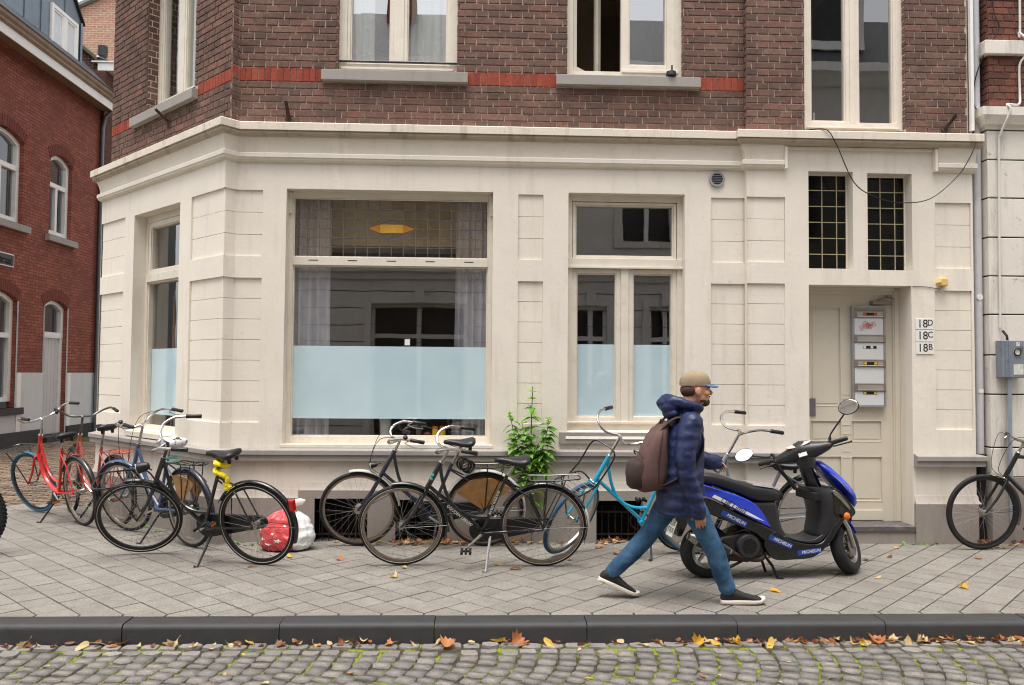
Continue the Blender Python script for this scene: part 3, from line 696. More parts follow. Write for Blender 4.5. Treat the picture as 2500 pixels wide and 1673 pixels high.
# two-light window
W2 = MB(); ringframe(W2, f, 3.678, 4.803, 1.03, 3.32, .05, -.2, -.10, wb=.088, wt=.06); f.box(W2, 3.68, 4.801, 2.612, 2.702, -.2, -.085)
f.box(W2, 3.672, 4.809, 2.604, 2.626, -.1, -.07); f.box(W2, 3.672, 4.809, 1.108, 1.128, -.1, -.07)
f.box(W2, 4.205, 4.278, 1.118, 2.612, -.2, -.096)
sash(W2, f, 3.733, 4.748, 2.70, 3.255, .026, -.19, -.112)
sash(W2, f, 3.728, 4.205, 1.12, 2.604, .044, -.19, -.112); sash(W2, f, 4.278, 4.753, 1.12, 2.604, .044, -.19, -.112)
win2 = part(W2, 'window', m_frame, bevel=.003)
for q in ((3.755, 4.725, 2.72, 3.235), (3.768, 4.168, 1.16, 2.565), (4.318, 4.713, 1.16, 2.565)): pane(f, *q, -.165, m_glass, win2)
for q in ((3.77, 4.164, 1.168, 1.872), (4.32, 4.711, 1.168, 1.872)): pane(f, *q, -.162, m_film, win2, 'frosted_film')
m = MB(); f.box(m, 3.60, 4.912, .922, 1.032, -.02, .03); part(m, 'stone_sill', m_grey, win2, bevel=.004)
m = MB(); m.hexa([f.p(3.66, .968, .036), f.p(4.86, .968, .036), f.p(4.86, .968, 0), f.p(3.66, .968, 0), f.p(3.66, 1.03, .022), f.p(4.86, 1.03, .022), f.p(4.86, 1.045, -.1), f.p(3.66, 1.045, -.1)]); part(m, 'sill', m_plas, win2)
# upstairs windows
def up_sill(fr, a0, a1, z0, z1, parent, d=.065):
    m = MB(); m.hexa([fr.p(a0, z0, d), fr.p(a1, z0, d), fr.p(a1, z0, -.12), fr.p(a0, z0, -.12), fr.p(a0, z1 - .012, d), fr.p(a1, z1 - .012, d), fr.p(a1, z1 + .01, -.12), fr.p(a0, z1 + .01, -.12)]); part(m, 'stone_sill', m_grey, parent, bevel=.004)
m = MB(); ringframe(m, f, 1.457, 2.60, 4.462, 6.4, .075, -.18, -.084, wb=.10); f.box(m, 1.978, 2.078, 4.56, 6.33, -.18, -.09)
sash(m, f, 1.532, 1.978, 4.56, 6.33, .03, -.17, -.098); sash(m, f, 2.078, 2.525, 4.56, 6.33, .03, -.17, -.098); f.box(m, 1.48, 2.56, 4.50, 4.522, -.09, -.066)
winA = part(m, 'window', m_frame, bevel=.003); up_sill(f, 1.318, 2.702, 4.345, 4.455, winA)
pane(f, 1.56, 1.95, 4.59, 6.3, -.15, m_glass_up, winA); pane(f, 2.106, 2.497, 4.59, 6.3, -.15, m_glass_up, winA)
m = MB(); f.box(m, 1.45, 2.606, 4.565, 4.578, -.075, -.055); part(m, 'rail', m_iron, winA)
m = MB(); ringframe(m, f, 3.655, 4.792, 4.468, 6.4, .07, -.18, -.084, wb=.07); sash(m, f, 4.198, 4.722, 4.535, 6.33, .075, -.17, -.095); f.box(m, 4.20, 4.76, 4.528, 4.556, -.1, -.07)
winB = part(m, 'window', m_frame, bevel=.003); up_sill(f, 3.549, 4.944, 4.35, 4.458, winB)
pane(f, 4.28, 4.655, 4.6, 6.3, -.15, m_glass_up, winB)
th = R(48); CAS = Fr((3.735, YW + .11), (math.cos(th), math.sin(th)), (math.sin(th), -math.cos(th)))
m = MB(); sash(m, CAS, 0, .47, 4.55, 6.33, .05, -.05, 0); cas = part(m, 'open_casement', m_frame, winB, bevel=.003); pane(CAS, .05, .42, 4.6, 6.28, -.025, m_glass_up, winB)
fb = BAY
m = MB(); ringframe(m, fb, 5.955, 6.945, 3.975, 6.4, .06, -.14, -.05, wb=.075); fb.box(m, 6.425, 6.475, 4.04, 6.35, -.14, -.05); sash(m, fb, 6.0, 6.425, 4.02, 6.35, .04, -.13, -.06); sash(m, fb, 6.475, 6.90, 4.005, 6.35, .04, -.13, -.06); fb.box(m, 5.99, 6.91, 3.985, 4.0, -.06, -.03)
winC = part(m, 'window', m_frame, bevel=.003); pane(fb, 6.04, 6.385, 4.06, 6.3, -.1, m_glass, winC); pane(fb, 6.515, 6.86, 4.045, 6.3, -.1, m_glass, winC)
fc = CHB
m = MB(); ringframe(m, fc, -1.86, -.742, 4.40, 6.4, .085, -.2, -.115, wb=.10); fc.box(m, -1.36, -1.25, 4.5, 6.33, -.2, -.12); sash(m, fc, -1.775, -1.36, 4.5, 6.33, .035, -.19, -.125); sash(m, fc, -1.25, -.827, 4.5, 6.33, .035, -.19, -.125)
winD = part(m, 'window', m_frame, bevel=.003); up_sill(fc, -2.16, -.667, 4.282, 4.392, winD)
pane(fc, -1.745, -1.39, 4.53, 6.3, -.165, m_glass, winD); pane(fc, -1.22, -.857, 4.53, 6.3, -.165, m_glass, winD)
m = MB(); fc.box(m, -1.90, -.70, 4.475, 4.488, -.10, -.085); part(m, 'rail', m_iron, winD)
fc = CH
m = MB(); ringframe(m, fc, -2.01, -.908, .905, 3.282, .05, -.24, -.135, wb=.07, wt=.07); fc.box(m, -1.96, -.958, 2.552, 2.638, -.24, -.125); sash(m, fc, -1.955, -.962, 2.625, 3.21, .055, -.22, -.14); ringframe(m, fc, -1.96, -.958, .972, 2.555, .02, -.22, -.15)
fc.box(m, -2.06, -.86, .878, .93, -.15, .03)
winE = part(m, 'window', m_frame, bevel=.003); pane(fc, -1.90, -1.02, 2.68, 3.16, -.19, m_glass, winE); pane(fc, -1.94, -.98, .99, 2.54, -.2, m_glass, winE); pane(fc, -1.935, -.985, 1.108, 1.82, -.197, m_film, winE, 'frosted_film')
# small leaded windows over the door
for (a0, a1, z0, z1) in ((5.985, 6.42, 2.612, 3.552), (6.562, 7.0, 2.605, 3.543)):
    m = MB(); nx, nz = 4, 6; dx, dz = .138, (z1 - z0 - .02) / 6; xs = [a1 - .105 - .145 * k for k in range(4)]
    ringframe(m, fb, a0, a1, z0, z1, .012, -.15, -.128); wn = part(m, 'leaded_window', m_plas)
    edges = [a0 + .012] + sorted(x for x in xs if x > a0 + .03) + [a1 - .012]; c = MB()
    for x in edges[1:-1]: fb.box(c, x - .004, x + .004, z0 + .012, z1 - .012, -.136, -.126)
    for j in range(1, 6): fb.box(c, a0 + .012, a1 - .012, z0 + j * (z1 - z0) / 6 - .004, z0 + j * (z1 - z0) / 6 + .004, -.135, -.127)
    part(c, 'lead_came', M('pale_came', rgb(176, 168, 136), 0.5, 0.3, var=0.2, scale=20), wn)
    for i in range(len(edges) - 1):
        for j in range(6): pane(fb, edges[i] + .004, edges[i + 1] - .004, z0 + j * (z1 - z0) / 6 + .004 , z0 + (j + 1) * (z1 - z0) / 6 - .004, -.131 + rng.gauss(0, .0008), m_darkglass, wn, 'glass_pane')
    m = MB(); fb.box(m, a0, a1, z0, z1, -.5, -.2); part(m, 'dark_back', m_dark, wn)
# basement gratings
for (a0, a1, z1) in ((1.32, 1.812, .405), (2.07, 2.555, .395), (3.955, 4.40, .39)):
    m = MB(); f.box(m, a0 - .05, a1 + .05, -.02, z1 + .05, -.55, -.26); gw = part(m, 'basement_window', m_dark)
    n = round((a1 - a0) / .063)
    for k in range(1, n):
        x = a0 + k * (a1 - a0) / n; m = MB(); m.tube([f.p(x, .004, -.05), f.p(x, z1 - (.06 if k % 2 else .09), -.05)], .006, 6); part(m, 'bar', m_iron, gw)
    for z in (.065, .275):
        m = MB(); f.box(m, a0, a1, z - .009, z + .009, -.048, -.04); part(m, 'bar', m_iron, gw)
# ---------------------------------------------------------------- entrance
DR = Fr((0, 2.462), (1, 0), (0, -1))
m = MB(); m.box(5.977, 6.989, 2.172, 2.50, .112, .166); part(m, 'step', M('dark_stone_step', rgb(86, 82, 82), 0.5, var=0.2, scale=8, dark=rgb(140, 134, 128), dscale=20, damt=.6), bevel=.006)
m = MB(); m.box(5.977, 6.989, 2.186, 2.50, 0, .111); part(m, 'step_riser', m_gp)
m = MB(); DR.box(m, 5.982, 6.045, .166, 2.455, -.05, .02); DR.box(m, 6.922, 6.985, .166, 2.455, -.05, .02); DR.box(m, 6.046, 6.921, 2.388, 2.455, -.05, .02); DR.box(m, 6.935, 6.984, .167, 2.44, .02, .034); DR.box(m, 6.047, 6.92, 2.41, 2.454, .02, .036); DR.box(m, 6.047, 6.92, 2.43, 2.4545, .036, .06)
part(m, 'door_frame', m_door, bevel=.004)
rows = [(1.283, 2.266), (.936, 1.148), (.353, .798)]
ph = [(6.094, 6.408, *r, .014) for r in rows] + [(6.502, 6.814, *r, .014) for r in rows]
m = MB(); wall_holes(m, DR, 6.045, 6.922, .166, 2.388, ph); DR.box(m, 6.046, 6.921, .167, 2.387, -.05, -.014)
door = part(m, 'door', m_door)
for h in ph:
    m = MB(); ringframe(m, DR, h[0], h[1], h[2], h[3], .008, -.0135, .004); DR.box(m, h[0] + .03, h[1] - .03, h[2] + .03, h[3] - .03, -.0135, -.009); part(m, 'door_panel', m_door, door, bevel=.003)
for x0, x1 in ((6.09, 6.405), (6.495, 6.812)):
    m = MB(); DR.box(m, x0, x1, .175, .272, 0, .012); part(m, 'kick_board', m_door, door, bevel=.003)
for z in (.20, .78, .84, .33, 1.01, 1.10, 1.36, 1.40, 2.17, 2.215):
    m = MB(); DR.box(m, 6.413, 6.497, z, z + .007, 0, .0035); part(m, 'groove_moulding', m_door, door)
m = MB(); DR.box(m, 6.086, 6.146, 1.19, 1.362, 0, .012); part(m, 'push_plate', M('grey_push_plate', rgb(112, 104, 106), 0.5, .2), door, bevel=.002)
m = MB(); DR.box(m, 6.71, 6.90, 2.292, 2.326, 0, .045); m.tube([DR.p(6.76, 2.33, .03), DR.p(6.80, 2.352, .03), DR.p(6.86, 2.368, .03), DR.p(6.93, 2.352, .02)], .006, 6); m.cyl(DR.p(6.7, 2.309, .02), DR.p(6.725, 2.309, .02), .02)
m.cyl(DR.p(6.86, 2.365, .03), DR.p(6.86, 2.385, .03), .012, 8); part(m, 'door_closer', M('dull_aluminium', rgb(150, 142, 134), 0.45, .7), door)
# vent, flagpole holders
m = MB(); m.lathe((5.113, YW - .018, 3.472), (0, 1, 0), [(.074, 0), (.074, .018)], 28); m.ring_profile((5.113, YW - .018, 3.472), (0, 1, 0), [(.056, -.004), (.074, -.004), (.076, 0), (.056, .004)], 28)
vn = part(m, 'vent_grille', M('grey_plastic_vent', rgb(150, 150, 152), 0.5, var=.05), smooth=True)
for k in range(6):
    z = 3.472 - .044 + k * .0176; hw = math.sqrt(.055 ** 2 - (z - 3.472) ** 2); m = MB(); m.box(5.113 - hw, 5.113 + hw, YW - .0215, YW - .0185, z - .0045, z + .0045); part(m, 'vent_slit', m_dark, vn)
def flag_holder(p0, p1):
    m = MB(); d = np.array(p0) - np.array(p1); d /= np.linalg.norm(d)
    m.lathe(p1, d, [(.035, -.02), (.035, .004), (.022, .01), (.02, .05), (.017, .055), (.017, np.linalg.norm(np.array(p0) - np.array(p1))), (.011, np.linalg.norm(np.array(p0) - np.array(p1)) - .002), (.011, .1)], 12)
    part(m, 'flagpole_holder', m_rust, smooth=True)
flag_holder((1.015, 2.13, 4.10), (1.007, 2.276, 3.99)); flag_holder((7.35, 2.04, 4.075), (7.33, 2.2, 3.98))
hp = CHB.p(-1.28, 4.165, 0.0); hq = CHB.p(-1.31, 4.285, .14); m = MB(); m.tube([hp, hq], .016, 8); m.box(hp[0] - .02, hp[0] + .02, hp[1] - .02, hp[1] + .02, hp[2] - .05, hp[2] + .03); part(m, 'flagpole_holder', m_rust)
# rooms behind the glass
def room(x0, x1, y0, y1, z0, z1, mat, name='room_wall'):
    m = MB(); m.quad((x0, y1, z0), (x1, y1, z0), (x1, y1, z1), (x0, y1, z1)); m.quad((x0, y0, z0), (x0, y1, z0), (x0, y1, z1), (x0, y0, z1)); m.quad((x1, y0, z0), (x1, y1, z0), (x1, y1, z1), (x1, y0, z1))
    m.quad((x0, y0, z0), (x1, y0, z0), (x1, y1, z0), (x0, y1, z0)); o = part(m, name, mat); m = MB(); m.quad((x0, y0, z1), (x1, y0, z1), (x1, y1, z1), (x0, y1, z1)); part(m, 'ceiling', m_ceil); return o
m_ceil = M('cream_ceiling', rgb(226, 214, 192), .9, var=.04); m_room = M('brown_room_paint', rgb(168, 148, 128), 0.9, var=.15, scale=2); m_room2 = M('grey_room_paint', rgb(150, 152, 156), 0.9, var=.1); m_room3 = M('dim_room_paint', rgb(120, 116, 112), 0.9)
room(.6, 3.3, 2.45, 6.2, .55, 3.45, m_room); m = MB(); m.box(.62, 3.28, 2.80, 3.3, 2.86, 3.44); part(m, 'bulkhead', m_ceil); room(3.4, 5.2, 2.45, 5.2, .55, 3.45, m_room2)
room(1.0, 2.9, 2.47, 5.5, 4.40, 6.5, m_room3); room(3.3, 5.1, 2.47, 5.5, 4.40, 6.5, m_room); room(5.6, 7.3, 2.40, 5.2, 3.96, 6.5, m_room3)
# ================================================================ NEIGHBOURS
def brick_tex(name, c1, c2, mortar, axis, bw=.215, bh=.068, ms=.012, soot=None, rough=.85):
    """small far bricks as material: axis 0 = wall along x, 1 = wall along y"""
    a = NT(name); pos = nt_pos(a); sp = a.n('ShaderNodeSeparateXYZ'); a.l(pos, sp.inputs[0]); cb = a.n('ShaderNodeCombineXYZ')
    a.l(sp.outputs[axis], cb.inputs[0]); a.l(sp.outputs[2], cb.inputs[1])
    b = a.n('ShaderNodeTexBrick'); b.offset = .5; b.inputs['Scale'].default_value = 1.0; b.inputs['Brick Width'].default_value = bw; b.inputs['Row Height'].default_value = bh
    b.inputs['Mortar Size'].default_value = ms / 2; b.inputs['Mortar Smooth'].default_value = .2; b.inputs['Bias'].default_value = -.1
    b.inputs['Color1'].default_value = (*c1, 1); b.inputs['Color2'].default_value = (*c2, 1); b.inputs['Mortar'].default_value = (*mortar, 1)
    wob = a.n('ShaderNodeMix', _data_type='VECTOR'); nz = a.n('ShaderNodeTexNoise'); nz.inputs['Scale'].default_value = 6; a.l(cb.outputs[0], nz.inputs['Vector'])
    ad = a.n('ShaderNodeVectorMath', _operation='MULTIPLY_ADD'); a.l(nz.outputs['Color'], ad.inputs[0]); ad.inputs[1].default_value = (.02, .02, 0); a.l(cb.outputs[0], ad.inputs[2]); a.l(ad.outputs[0], b.inputs['Vector'])
    c = a.mix(1.0, b.outputs[0], a.ramp(a.noise(pos, 14, 4, .7), [(.3, .75), (.7, 1.25)]), 'MULTIPLY')
    if soot: c = a.mix(a.ramp(a.noise(pos, 1.1, 5, .65), [(.45, 0.0), (.75, .6)]), c, soot)
    a.bsdf(c, rough, 0, .3, 0, b.outputs['Fac'], -.9, .012); MATS[name] = a.m; return a.m
m_red = brick_tex('dark_red_brick', rgb(134, 76, 62), rgb(158, 94, 78), rgb(78, 52, 46), 1, soot=rgb(98, 62, 54))
m_dkb = brick_tex('sooty_brown_brick', rgb(70, 48, 40), rgb(84, 58, 48), rgb(120, 102, 86), 0)
m_dkb1 = brick_tex('sooty_brown_brick_side', rgb(82, 52, 44), rgb(98, 62, 52), rgb(92, 74, 64), 1)
m_pale = brick_tex('pale_pink_brick', rgb(160, 118, 100), rgb(176, 134, 114), rgb(190, 172, 150), 0, .23, .075, .02)
m_white = M('white_gloss_paint', rgb(236, 234, 230), .4, var=.03, scale=3, dark=rgb(190, 184, 174), dscale=5, damt=.25)
m_zinc = M('blue_grey_zinc', rgb(118, 130, 140), .4, .7, var=.14, scale=2)
m_slate = M('dark_slate', rgb(58, 60, 66), .6, var=.2, scale=5, bump=.4, bscale=30)
m_wood = M('brown_cornice_paint', rgb(150, 128, 108), .55, var=.1, scale=4, dark=rgb(104, 84, 70), dscale=3, damt=.5)
m_base = M('black_base_paint', rgb(48, 46, 48), .55, var=.15, scale=6)
m_gw = plaster_mat('grey_white_render', rgb(204, 203, 203), rgb(168, 166, 164), .3)
m_arch = brick_tex('red_arch_brick', rgb(118, 58, 46), rgb(100, 50, 42), rgb(70, 46, 40), 1, .075, .24, .012)

rh = empty('red_brick_house', (-6.7, 12.5, 0)); tag(rh, 'dark red brick house across the side street with white windows and zinc dormer', 'house')
def hpart(p, mb, name, mat, parent=None, **kw):
    o = mb.obj(name, mat, None, **kw); q = parent if parent is not None else p; o.parent = q
    o.matrix_parent_inverse = Matrix.Translation(p.location).inverted() if q is p else Matrix.Identity(4); return o
RX = -6.7; RHF = Fr((RX, 0), (0, 1), (1, 0))
def arch(a0, a1, z, rise, n=10): # segment arch points
    return [(a0 + (a1 - a0) * i / n, z + rise * (1 - (2 * i / n - 1) ** 2)) for i in range(n + 1)]
rw = [(10.45, 11.75, 4.55, 6.28, .18), (12.80, 13.76, 4.55, 6.27, .18), (10.45, 11.68, .80, 3.0, .18), (12.70, 13.72, .0, 2.98, .18)]
m = MB(); wall_holes(m, RHF, 7.5, 15.06, 0, 8.15, [(h[0], h[1], h[2], h[3] + .18, .16) for h in rw]); hpart(rh, m, 'brick_wall', m_red)
for a0, a1, z0, z1, _ in rw:   # brick above each segment arch, then the soldier arch itself
    pts = arch(a0, a1, z1, .17); m = MB()
    for (p, q) in zip(pts[:-1], pts[1:]): m.quad(RHF.p(p[0], p[1], 0), RHF.p(q[0], q[1], 0), RHF.p(q[0], z1 + .181, 0), RHF.p(p[0], z1 + .181, 0)); m.quad(RHF.p(p[0], p[1], 0), RHF.p(q[0], q[1], 0), RHF.p(q[0], q[1], -.16), RHF.p(p[0], p[1], -.16))
    hpart(rh, m, 'arch_fill', m_red)
    m = MB(); n = 18; cz = z1 - 1.0; cc = (a0 + a1) / 2
    for i in range(n):
        def ap(t, r): x = (a0 - .02) + (a1 - a0 + .04) * t; z = z1 + .17 * (1 - (2 * t - 1) ** 2); dx, dz = x - cc, z - cz; L = math.hypot(dx, dz); return (x + dx / L * r, z + dz / L * r)
        t0, t1 = (i + .08) / n, (i + .92) / n; A, B, C_, D_ = ap(t0, .002), ap(t1, .002), ap(t1, .24), ap(t0, .24)
        m.hexa([RHF.p(*A, .012), RHF.p(*B, .012), RHF.p(*B, -.02), RHF.p(*A, -.02), RHF.p(*D_, .012), RHF.p(*C_, .012), RHF.p(*C_, -.02), RHF.p(*D_, -.02)])
    tag(hpart(rh, m, 'brick_arch', M('arch_brick', rgb(112, 56, 44), .85, var=.25, scale=12)), kind='stuff')
def arch_plate(mb, fr, a0, a1, z0, z1, rise, w, d0, d1):
    """arched frame ring"""
    o = [(a0, z0)] + arch(a0, a1, z1, rise) + [(a1, z0)]; i_ = [(a0 + w, z0)] + arch(a0 + w, a1 - w, z1 - w * .6, rise * .9) + [(a1 - w, z0)]
    for k in range(len(o) - 1):
        mb.hexa([fr.p(*o[k], d1), fr.p(*o[k + 1], d1), fr.p(*o[k + 1], d0), fr.p(*o[k], d0), fr.p(*i_[k], d1), fr.p(*i_[k + 1], d1), fr.p(*i_[k + 1], d0), fr.p(*i_[k], d0)])
m_rglass = glass_mat('house_glass', (.55, .58, .6), .10, 1.8)
def red_window(a0, a1, z0, z1, zt, door=False):
    m = MB(); arch_plate(m, RHF, a0, a1, z0, z1, .16, .105, -.2, -.09); RHF.box(m, a0 + .08, a1 - .08, zt - .05, zt + .05, -.2, -.095)
    RHF.box(m, a0 + .085, a1 - .085, z0, z0 + .09, -.2, -.101)
    if not door: RHF.box(m, (a0 + a1) / 2 - .045, (a0 + a1) / 2 + .045, z0 + .09, zt - .05, -.2, -.102)
    w = hpart(rh, m, 'window', m_white)
    g = MB(); pts = arch(a0 + .06, a1 - .06, z1 - .03, .15); 
    for p, q in zip(pts[:-1], pts[1:]): g.quad(RHF.p(p[0], zt, -.17), RHF.p(q[0], zt, -.17), RHF.p(q[0], q[1], -.17), RHF.p(p[0], p[1], -.17))
    hpart(rh, g, 'pane', m_rglass, w)
    if not door:
        for s in (0, 1):
            g = MB(); b0 = a0 + .08 + s * (a1 - a0) / 2; b1 = b0 + (a1 - a0) / 2 - .1; g.quad(RHF.p(b0, z0 + .08, -.17), RHF.p(b1, z0 + .08, -.17), RHF.p(b1, zt - .04, -.17), RHF.p(b0, zt - .04, -.17)); hpart(rh, g, 'pane', m_rglass, w)
        g = MB(); RHF.box(g, a0, a1, z0, z1 + .2, -1.2, -.9); hpart(rh, g, 'dim_room', m_room3, w)
        g = MB()
        for k in range(7):
            c = a0 + .1 + k * .06; g.tube([RHF.p(c, z0 + .05, -.35 - .03 * (k % 2)), RHF.p(c, z1, -.35 - .03 * (k % 2))], .04, 6)
        hpart(rh, g, 'curtain', M('pale_curtain', rgb(190, 188, 184), .9), w)
    else:
        g = MB(); RHF.box(g, a0, a1, zt, z1 + .2, -1.2, -.9); hpart(rh, g, 'dim_room', m_room3, w)
    return w
red_window(10.45, 11.75, 4.62, 6.28, 5.74); red_window(12.80, 13.76, 4.62, 6.27, 5.74); red_window(10.45, 11.68, .93, 3.0, 2.28)
fw = red_window(12.70, 13.72, 2.30, 2.98, 2.38, True)
m = MB(); RHF.box(m, 12.70, 12.78, .12, 2.34, -.2, -.1); RHF.box(m, 13.63, 13.72, .12, 2.34, -.2, -.1); hpart(rh, m, 'door_frame', m_white)
m = MB(); RHF.box(m, 12.78, 13.63, .14, 2.33, -.2, -.15); dr = hpart(rh, m, 'door', M('pale_grey_door', rgb(196, 193, 192), .4, var=.02)); 
for k in range(6):
    m = MB(); RHF.box(m, 12.79 + k * .14, 12.92 + k * .14, .16, 2.3, -.149, -.143); hpart(rh, m, 'board', M('pale_grey_door'), dr)
for (a0, a1, z1) in ((10.3, 11.93, 4.60), (12.66, 13.93, 4.60)):
    m = MB(); RHF.box(m, a0, a1, z1 - .17, z1 - .03, -.1, .10); hpart(rh, m, 'stone_sill', m_grey)
m = MB(); RHF.box(m, 10.2, 11.86, .66, .80, -.1, .10); hpart(rh, m, 'stone_sill', m_base)
m = MB(); wall_holes(m, Fr((RX + .03, 0), (0, 1), (1, 0)), 7.5, 15.03, .28, 1.52, [(10.45, 11.68, .8, 3, .04), (12.70, 13.72, 0, 3, .04)]); hpart(rh, m, 'rendered_plinth', m_gw)
for a0, a1 in ((11.68, 11.82), (13.73, 13.86)):
    m = MB(); RHF.box(m, a0, a1, .29, 1.52, .03, .05); hpart(rh, m, 'white_trim', m_white)
for a0, a1 in ((7.5, 12.69), (13.73, 15.03)):
    m = MB(); RHF.box(m, a0, a1, 0, .30, .0, .07); hpart(rh, m, 'base', m_base)
m = MB(); RHF.box(m, 12.6, 13.85, 0, .12, -.2, .2); hpart(rh, m, 'door_step', m_base)
# eaves, roof and dormer
eav = [(0, 8.11), (.38, 8.04), (.40, 8.045), (.40, 8.155), (.42, 8.16), (.43, 8.19), (.47, 8.21), (.48, 8.26), (.53, 8.30), (.55, 8.37), (.0, 8.40)]
for nm, pr_, mt in (('soffit', [(0, 8.09), (.385, 8.01), (.385, 8.03), (0, 8.11)], m_wood), ('fascia', [(.385, 8.0), (.405, 8.0), (.405, 8.19), (.385, 8.19)], m_white), ('gutter', [(.3, 8.192), (.42, 8.192), (.43, 8.20), (.47, 8.22), (.48, 8.26), (.53, 8.30), (.55, 8.36), (.3, 8.36)], m_wood), ('gutter_edge', [(.52, 8.362), (.565, 8.362), (.565, 8.385), (.52, 8.385)], m_base)):
    m = MB(); m.loft([[(RX + d, y, z) for d, z in pr_] for y in (7.5, 15.1)]); hpart(rh, m, nm, mt)
m = MB(); m.quad((RX + .5, 7.5, 8.37), (RX + .5, 15.1, 8.37), (RX - 3.2, 15.1, 12.0), (RX - 3.2, 7.5, 12.0)); m.quad((RX, 15.06, 0), (RX - 5, 15.06, 0), (RX - 5, 15.06, 8.4), (RX, 15.06, 8.4)); m.quad((RX, 7.5, 0), (RX - 5, 7.5, 0), (RX - 5, 7.5, 8.4), (RX, 7.5, 8.4)); hpart(rh, m, 'roof', m_slate)
DX = -6.88; DF = Fr((DX, 0), (0, 1), (1, 0)); m = MB()
m.add([DF.p(11.30, 8.5), DF.p(14.32, 8.5), DF.p(14.32, 10.0), DF.p(12.81, 11.5), DF.p(11.30, 10.0)], [(0, 1, 2, 3, 4)])
m.quad(DF.p(14.32, 8.5), DF.p(14.32, 8.5, -2.5), DF.p(14.32, 10.0, -2.5), DF.p(14.32, 10.0)); m.quad(DF.p(11.30, 8.5), DF.p(11.30, 8.5, -2.5), DF.p(11.30, 10, -2.5), DF.p(11.30, 10.0)); dm = hpart(rh, m, 'dormer', m_zinc)
m = MB()
for p, q in (((14.42, 9.93), (12.81, 11.53)), ((11.2, 9.93), (12.81, 11.53))): m.hexa([DF.p(*p, .06), DF.p(*q, .06), DF.p(*q, -2.5), DF.p(*p, -2.5), DF.p(p[0], p[1] + .05, .06), DF.p(q[0], q[1] + .05, .06), DF.p(q[0], q[1] + .05, -2.5), DF.p(p[0], p[1] + .05, -2.5)])
hpart(rh, m, 'dormer_roof', m_base, dm)
for y in (11.9, 12.55, 13.55):
    m = MB(); DF.box(m, y - .008, y + .008, 8.5, 9.9 if y < 13 else 10.6, 0, .02); hpart(rh, m, 'zinc_seam', m_zinc, dm)
m = MB(); m.tube([DF.p(14.30, 8.5, .03), DF.p(14.30, 9.95, .03)], .03, 8); hpart(rh, m, 'dormer_pipe', m_zinc, dm)
m = MB(); ringframe(m, DF, 12.93, 14.12, 8.72, 9.85, .08, -.02, .05); DF.box(m, 13.46, 13.60, 8.8, 9.77, -.02, .04); ringframe(m, DF, 13.01, 13.46, 8.8, 9.77, .05, -.02, .03); ringframe(m, DF, 13.6, 14.04, 8.8, 9.77, .05, -.02, .03)
dw = hpart(rh, m, 'dormer_window', m_white, dm)
m = MB(); m.quad(DF.p(13.0, 8.8, .008), DF.p(14.05, 8.8, .008), DF.p(14.05, 9.78, .008), DF.p(13.0, 9.78, .008)); hpart(rh, m, 'pane', M('white_blind_pane', rgb(212, 218, 222), .15, var=.05, scale=2), dw)
m = MB(); m.tube([(RX + .10, 15.0, .0), (RX + .10, 15.0, 7.6), (RX + .16, 15.0, 7.9), (RX + .35, 15.0, 8.1)], .042, 10); hpart(rh, m, 'downpipe', m_zinc, smooth=True)
for z in (.6, 2.2, 4.2, 6.4):
    m = MB(); m.torus((RX + .10, 15.0, z), (0, 0, 1), .048, .012, 16, 6); hpart(rh, m, 'pipe_bracket', m_zinc)
# street name sign (only its last letters are in the picture)
sg = MB(); RHF.box(sg, 10.0, 11.47, 3.655, 3.925, .01, .03); so = sg.obj('street_sign', M('sign_white', rgb(226, 224, 218), .4, var=.02), None, bevel=.01); so['label'] = 'dark street name sign with white border ending in raat on red house'; so['category'] = 'sign'
m = MB(); RHF.box(m, 10.025, 11.447, 3.68, 3.90, .03, .0325); m.obj('sign_panel', M('sign_dark', rgb(44, 42, 44), .45, var=.04), so)
t = text_mb('straat', .225, .001); mx = max(v[0] for v in t.v); t.v = [(RX + .034, 11.385 + (x - mx), z + 3.775) for x, y, z in t.v]; t.obj('lettering', M('sign_white'), so)
# houses farther back
h2 = empty('sooty_brick_house', (-7, 16, 0)); tag(h2, 'sooty brown brick house with white gutter behind the red house', 'house')
m = MB(); m.box(-12, -6.62, 15.2, 20.9, 0, 9.12); m.add([(-12, 15.2, 9.12), (-6.62, 15.2, 9.12), (-6.9, 15.2, 9.42), (-8.6, 15.2, 10.8), (-12, 15.2, 10.8)], [(0, 1, 2, 3, 4)]); hpart(h2, m, 'gable_wall', m_dkb)
m = MB(); m.quad((-6.615, 15.07, 0), (-6.615, 20.9, 0), (-6.615, 20.9, 9.1), (-6.615, 15.07, 9.1)); m.quad((-6.615, 15.07, 0), (-6.615, 15.07, 9.1), (-7.0, 15.07, 9.1), (-7.0, 15.07, 0)); hpart(h2, m, 'side_wall', m_dkb1)
m = MB(); m.tube([(-8.6, 15.18, 10.82), (-6.85, 15.18, 9.42)], .07, 6); hpart(h2, m, 'coping', M('mossy_coping', rgb(104, 92, 78), .9, var=.3, scale=8))
m = MB(); m.box(-6.83, -6.3, 15.12, 21, 9.12, 9.32); m.box(-6.98, -6.28, 15.1, 21, 9.325, 9.36); hpart(h2, m, 'white_gutter', m_white)
m = MB(); m.lathe((-6.94, 15.6, 9.3), (0, 0, 1), [(.10, 0), (.095, .35), (.12, .36), (.12, .62), (.09, .64)], 12); hpart(h2, m, 'chimney_pipe', m_base, smooth=True)
h3 = empty('pale_brick_house', (-9, 21, 0)); tag(h3, 'pale brick gable wall with green verge rising behind the other houses', 'house')
m = MB(); m.add([(-10.45, 21, 0), (-2.5, 21, 0), (-2.5, 21, 13.4), (-6.4, 21, 15.2), (-10.45, 21, 13.25)], [(0, 1, 2, 3, 4)]); hpart(h3, m, 'gable_wall', m_pale)
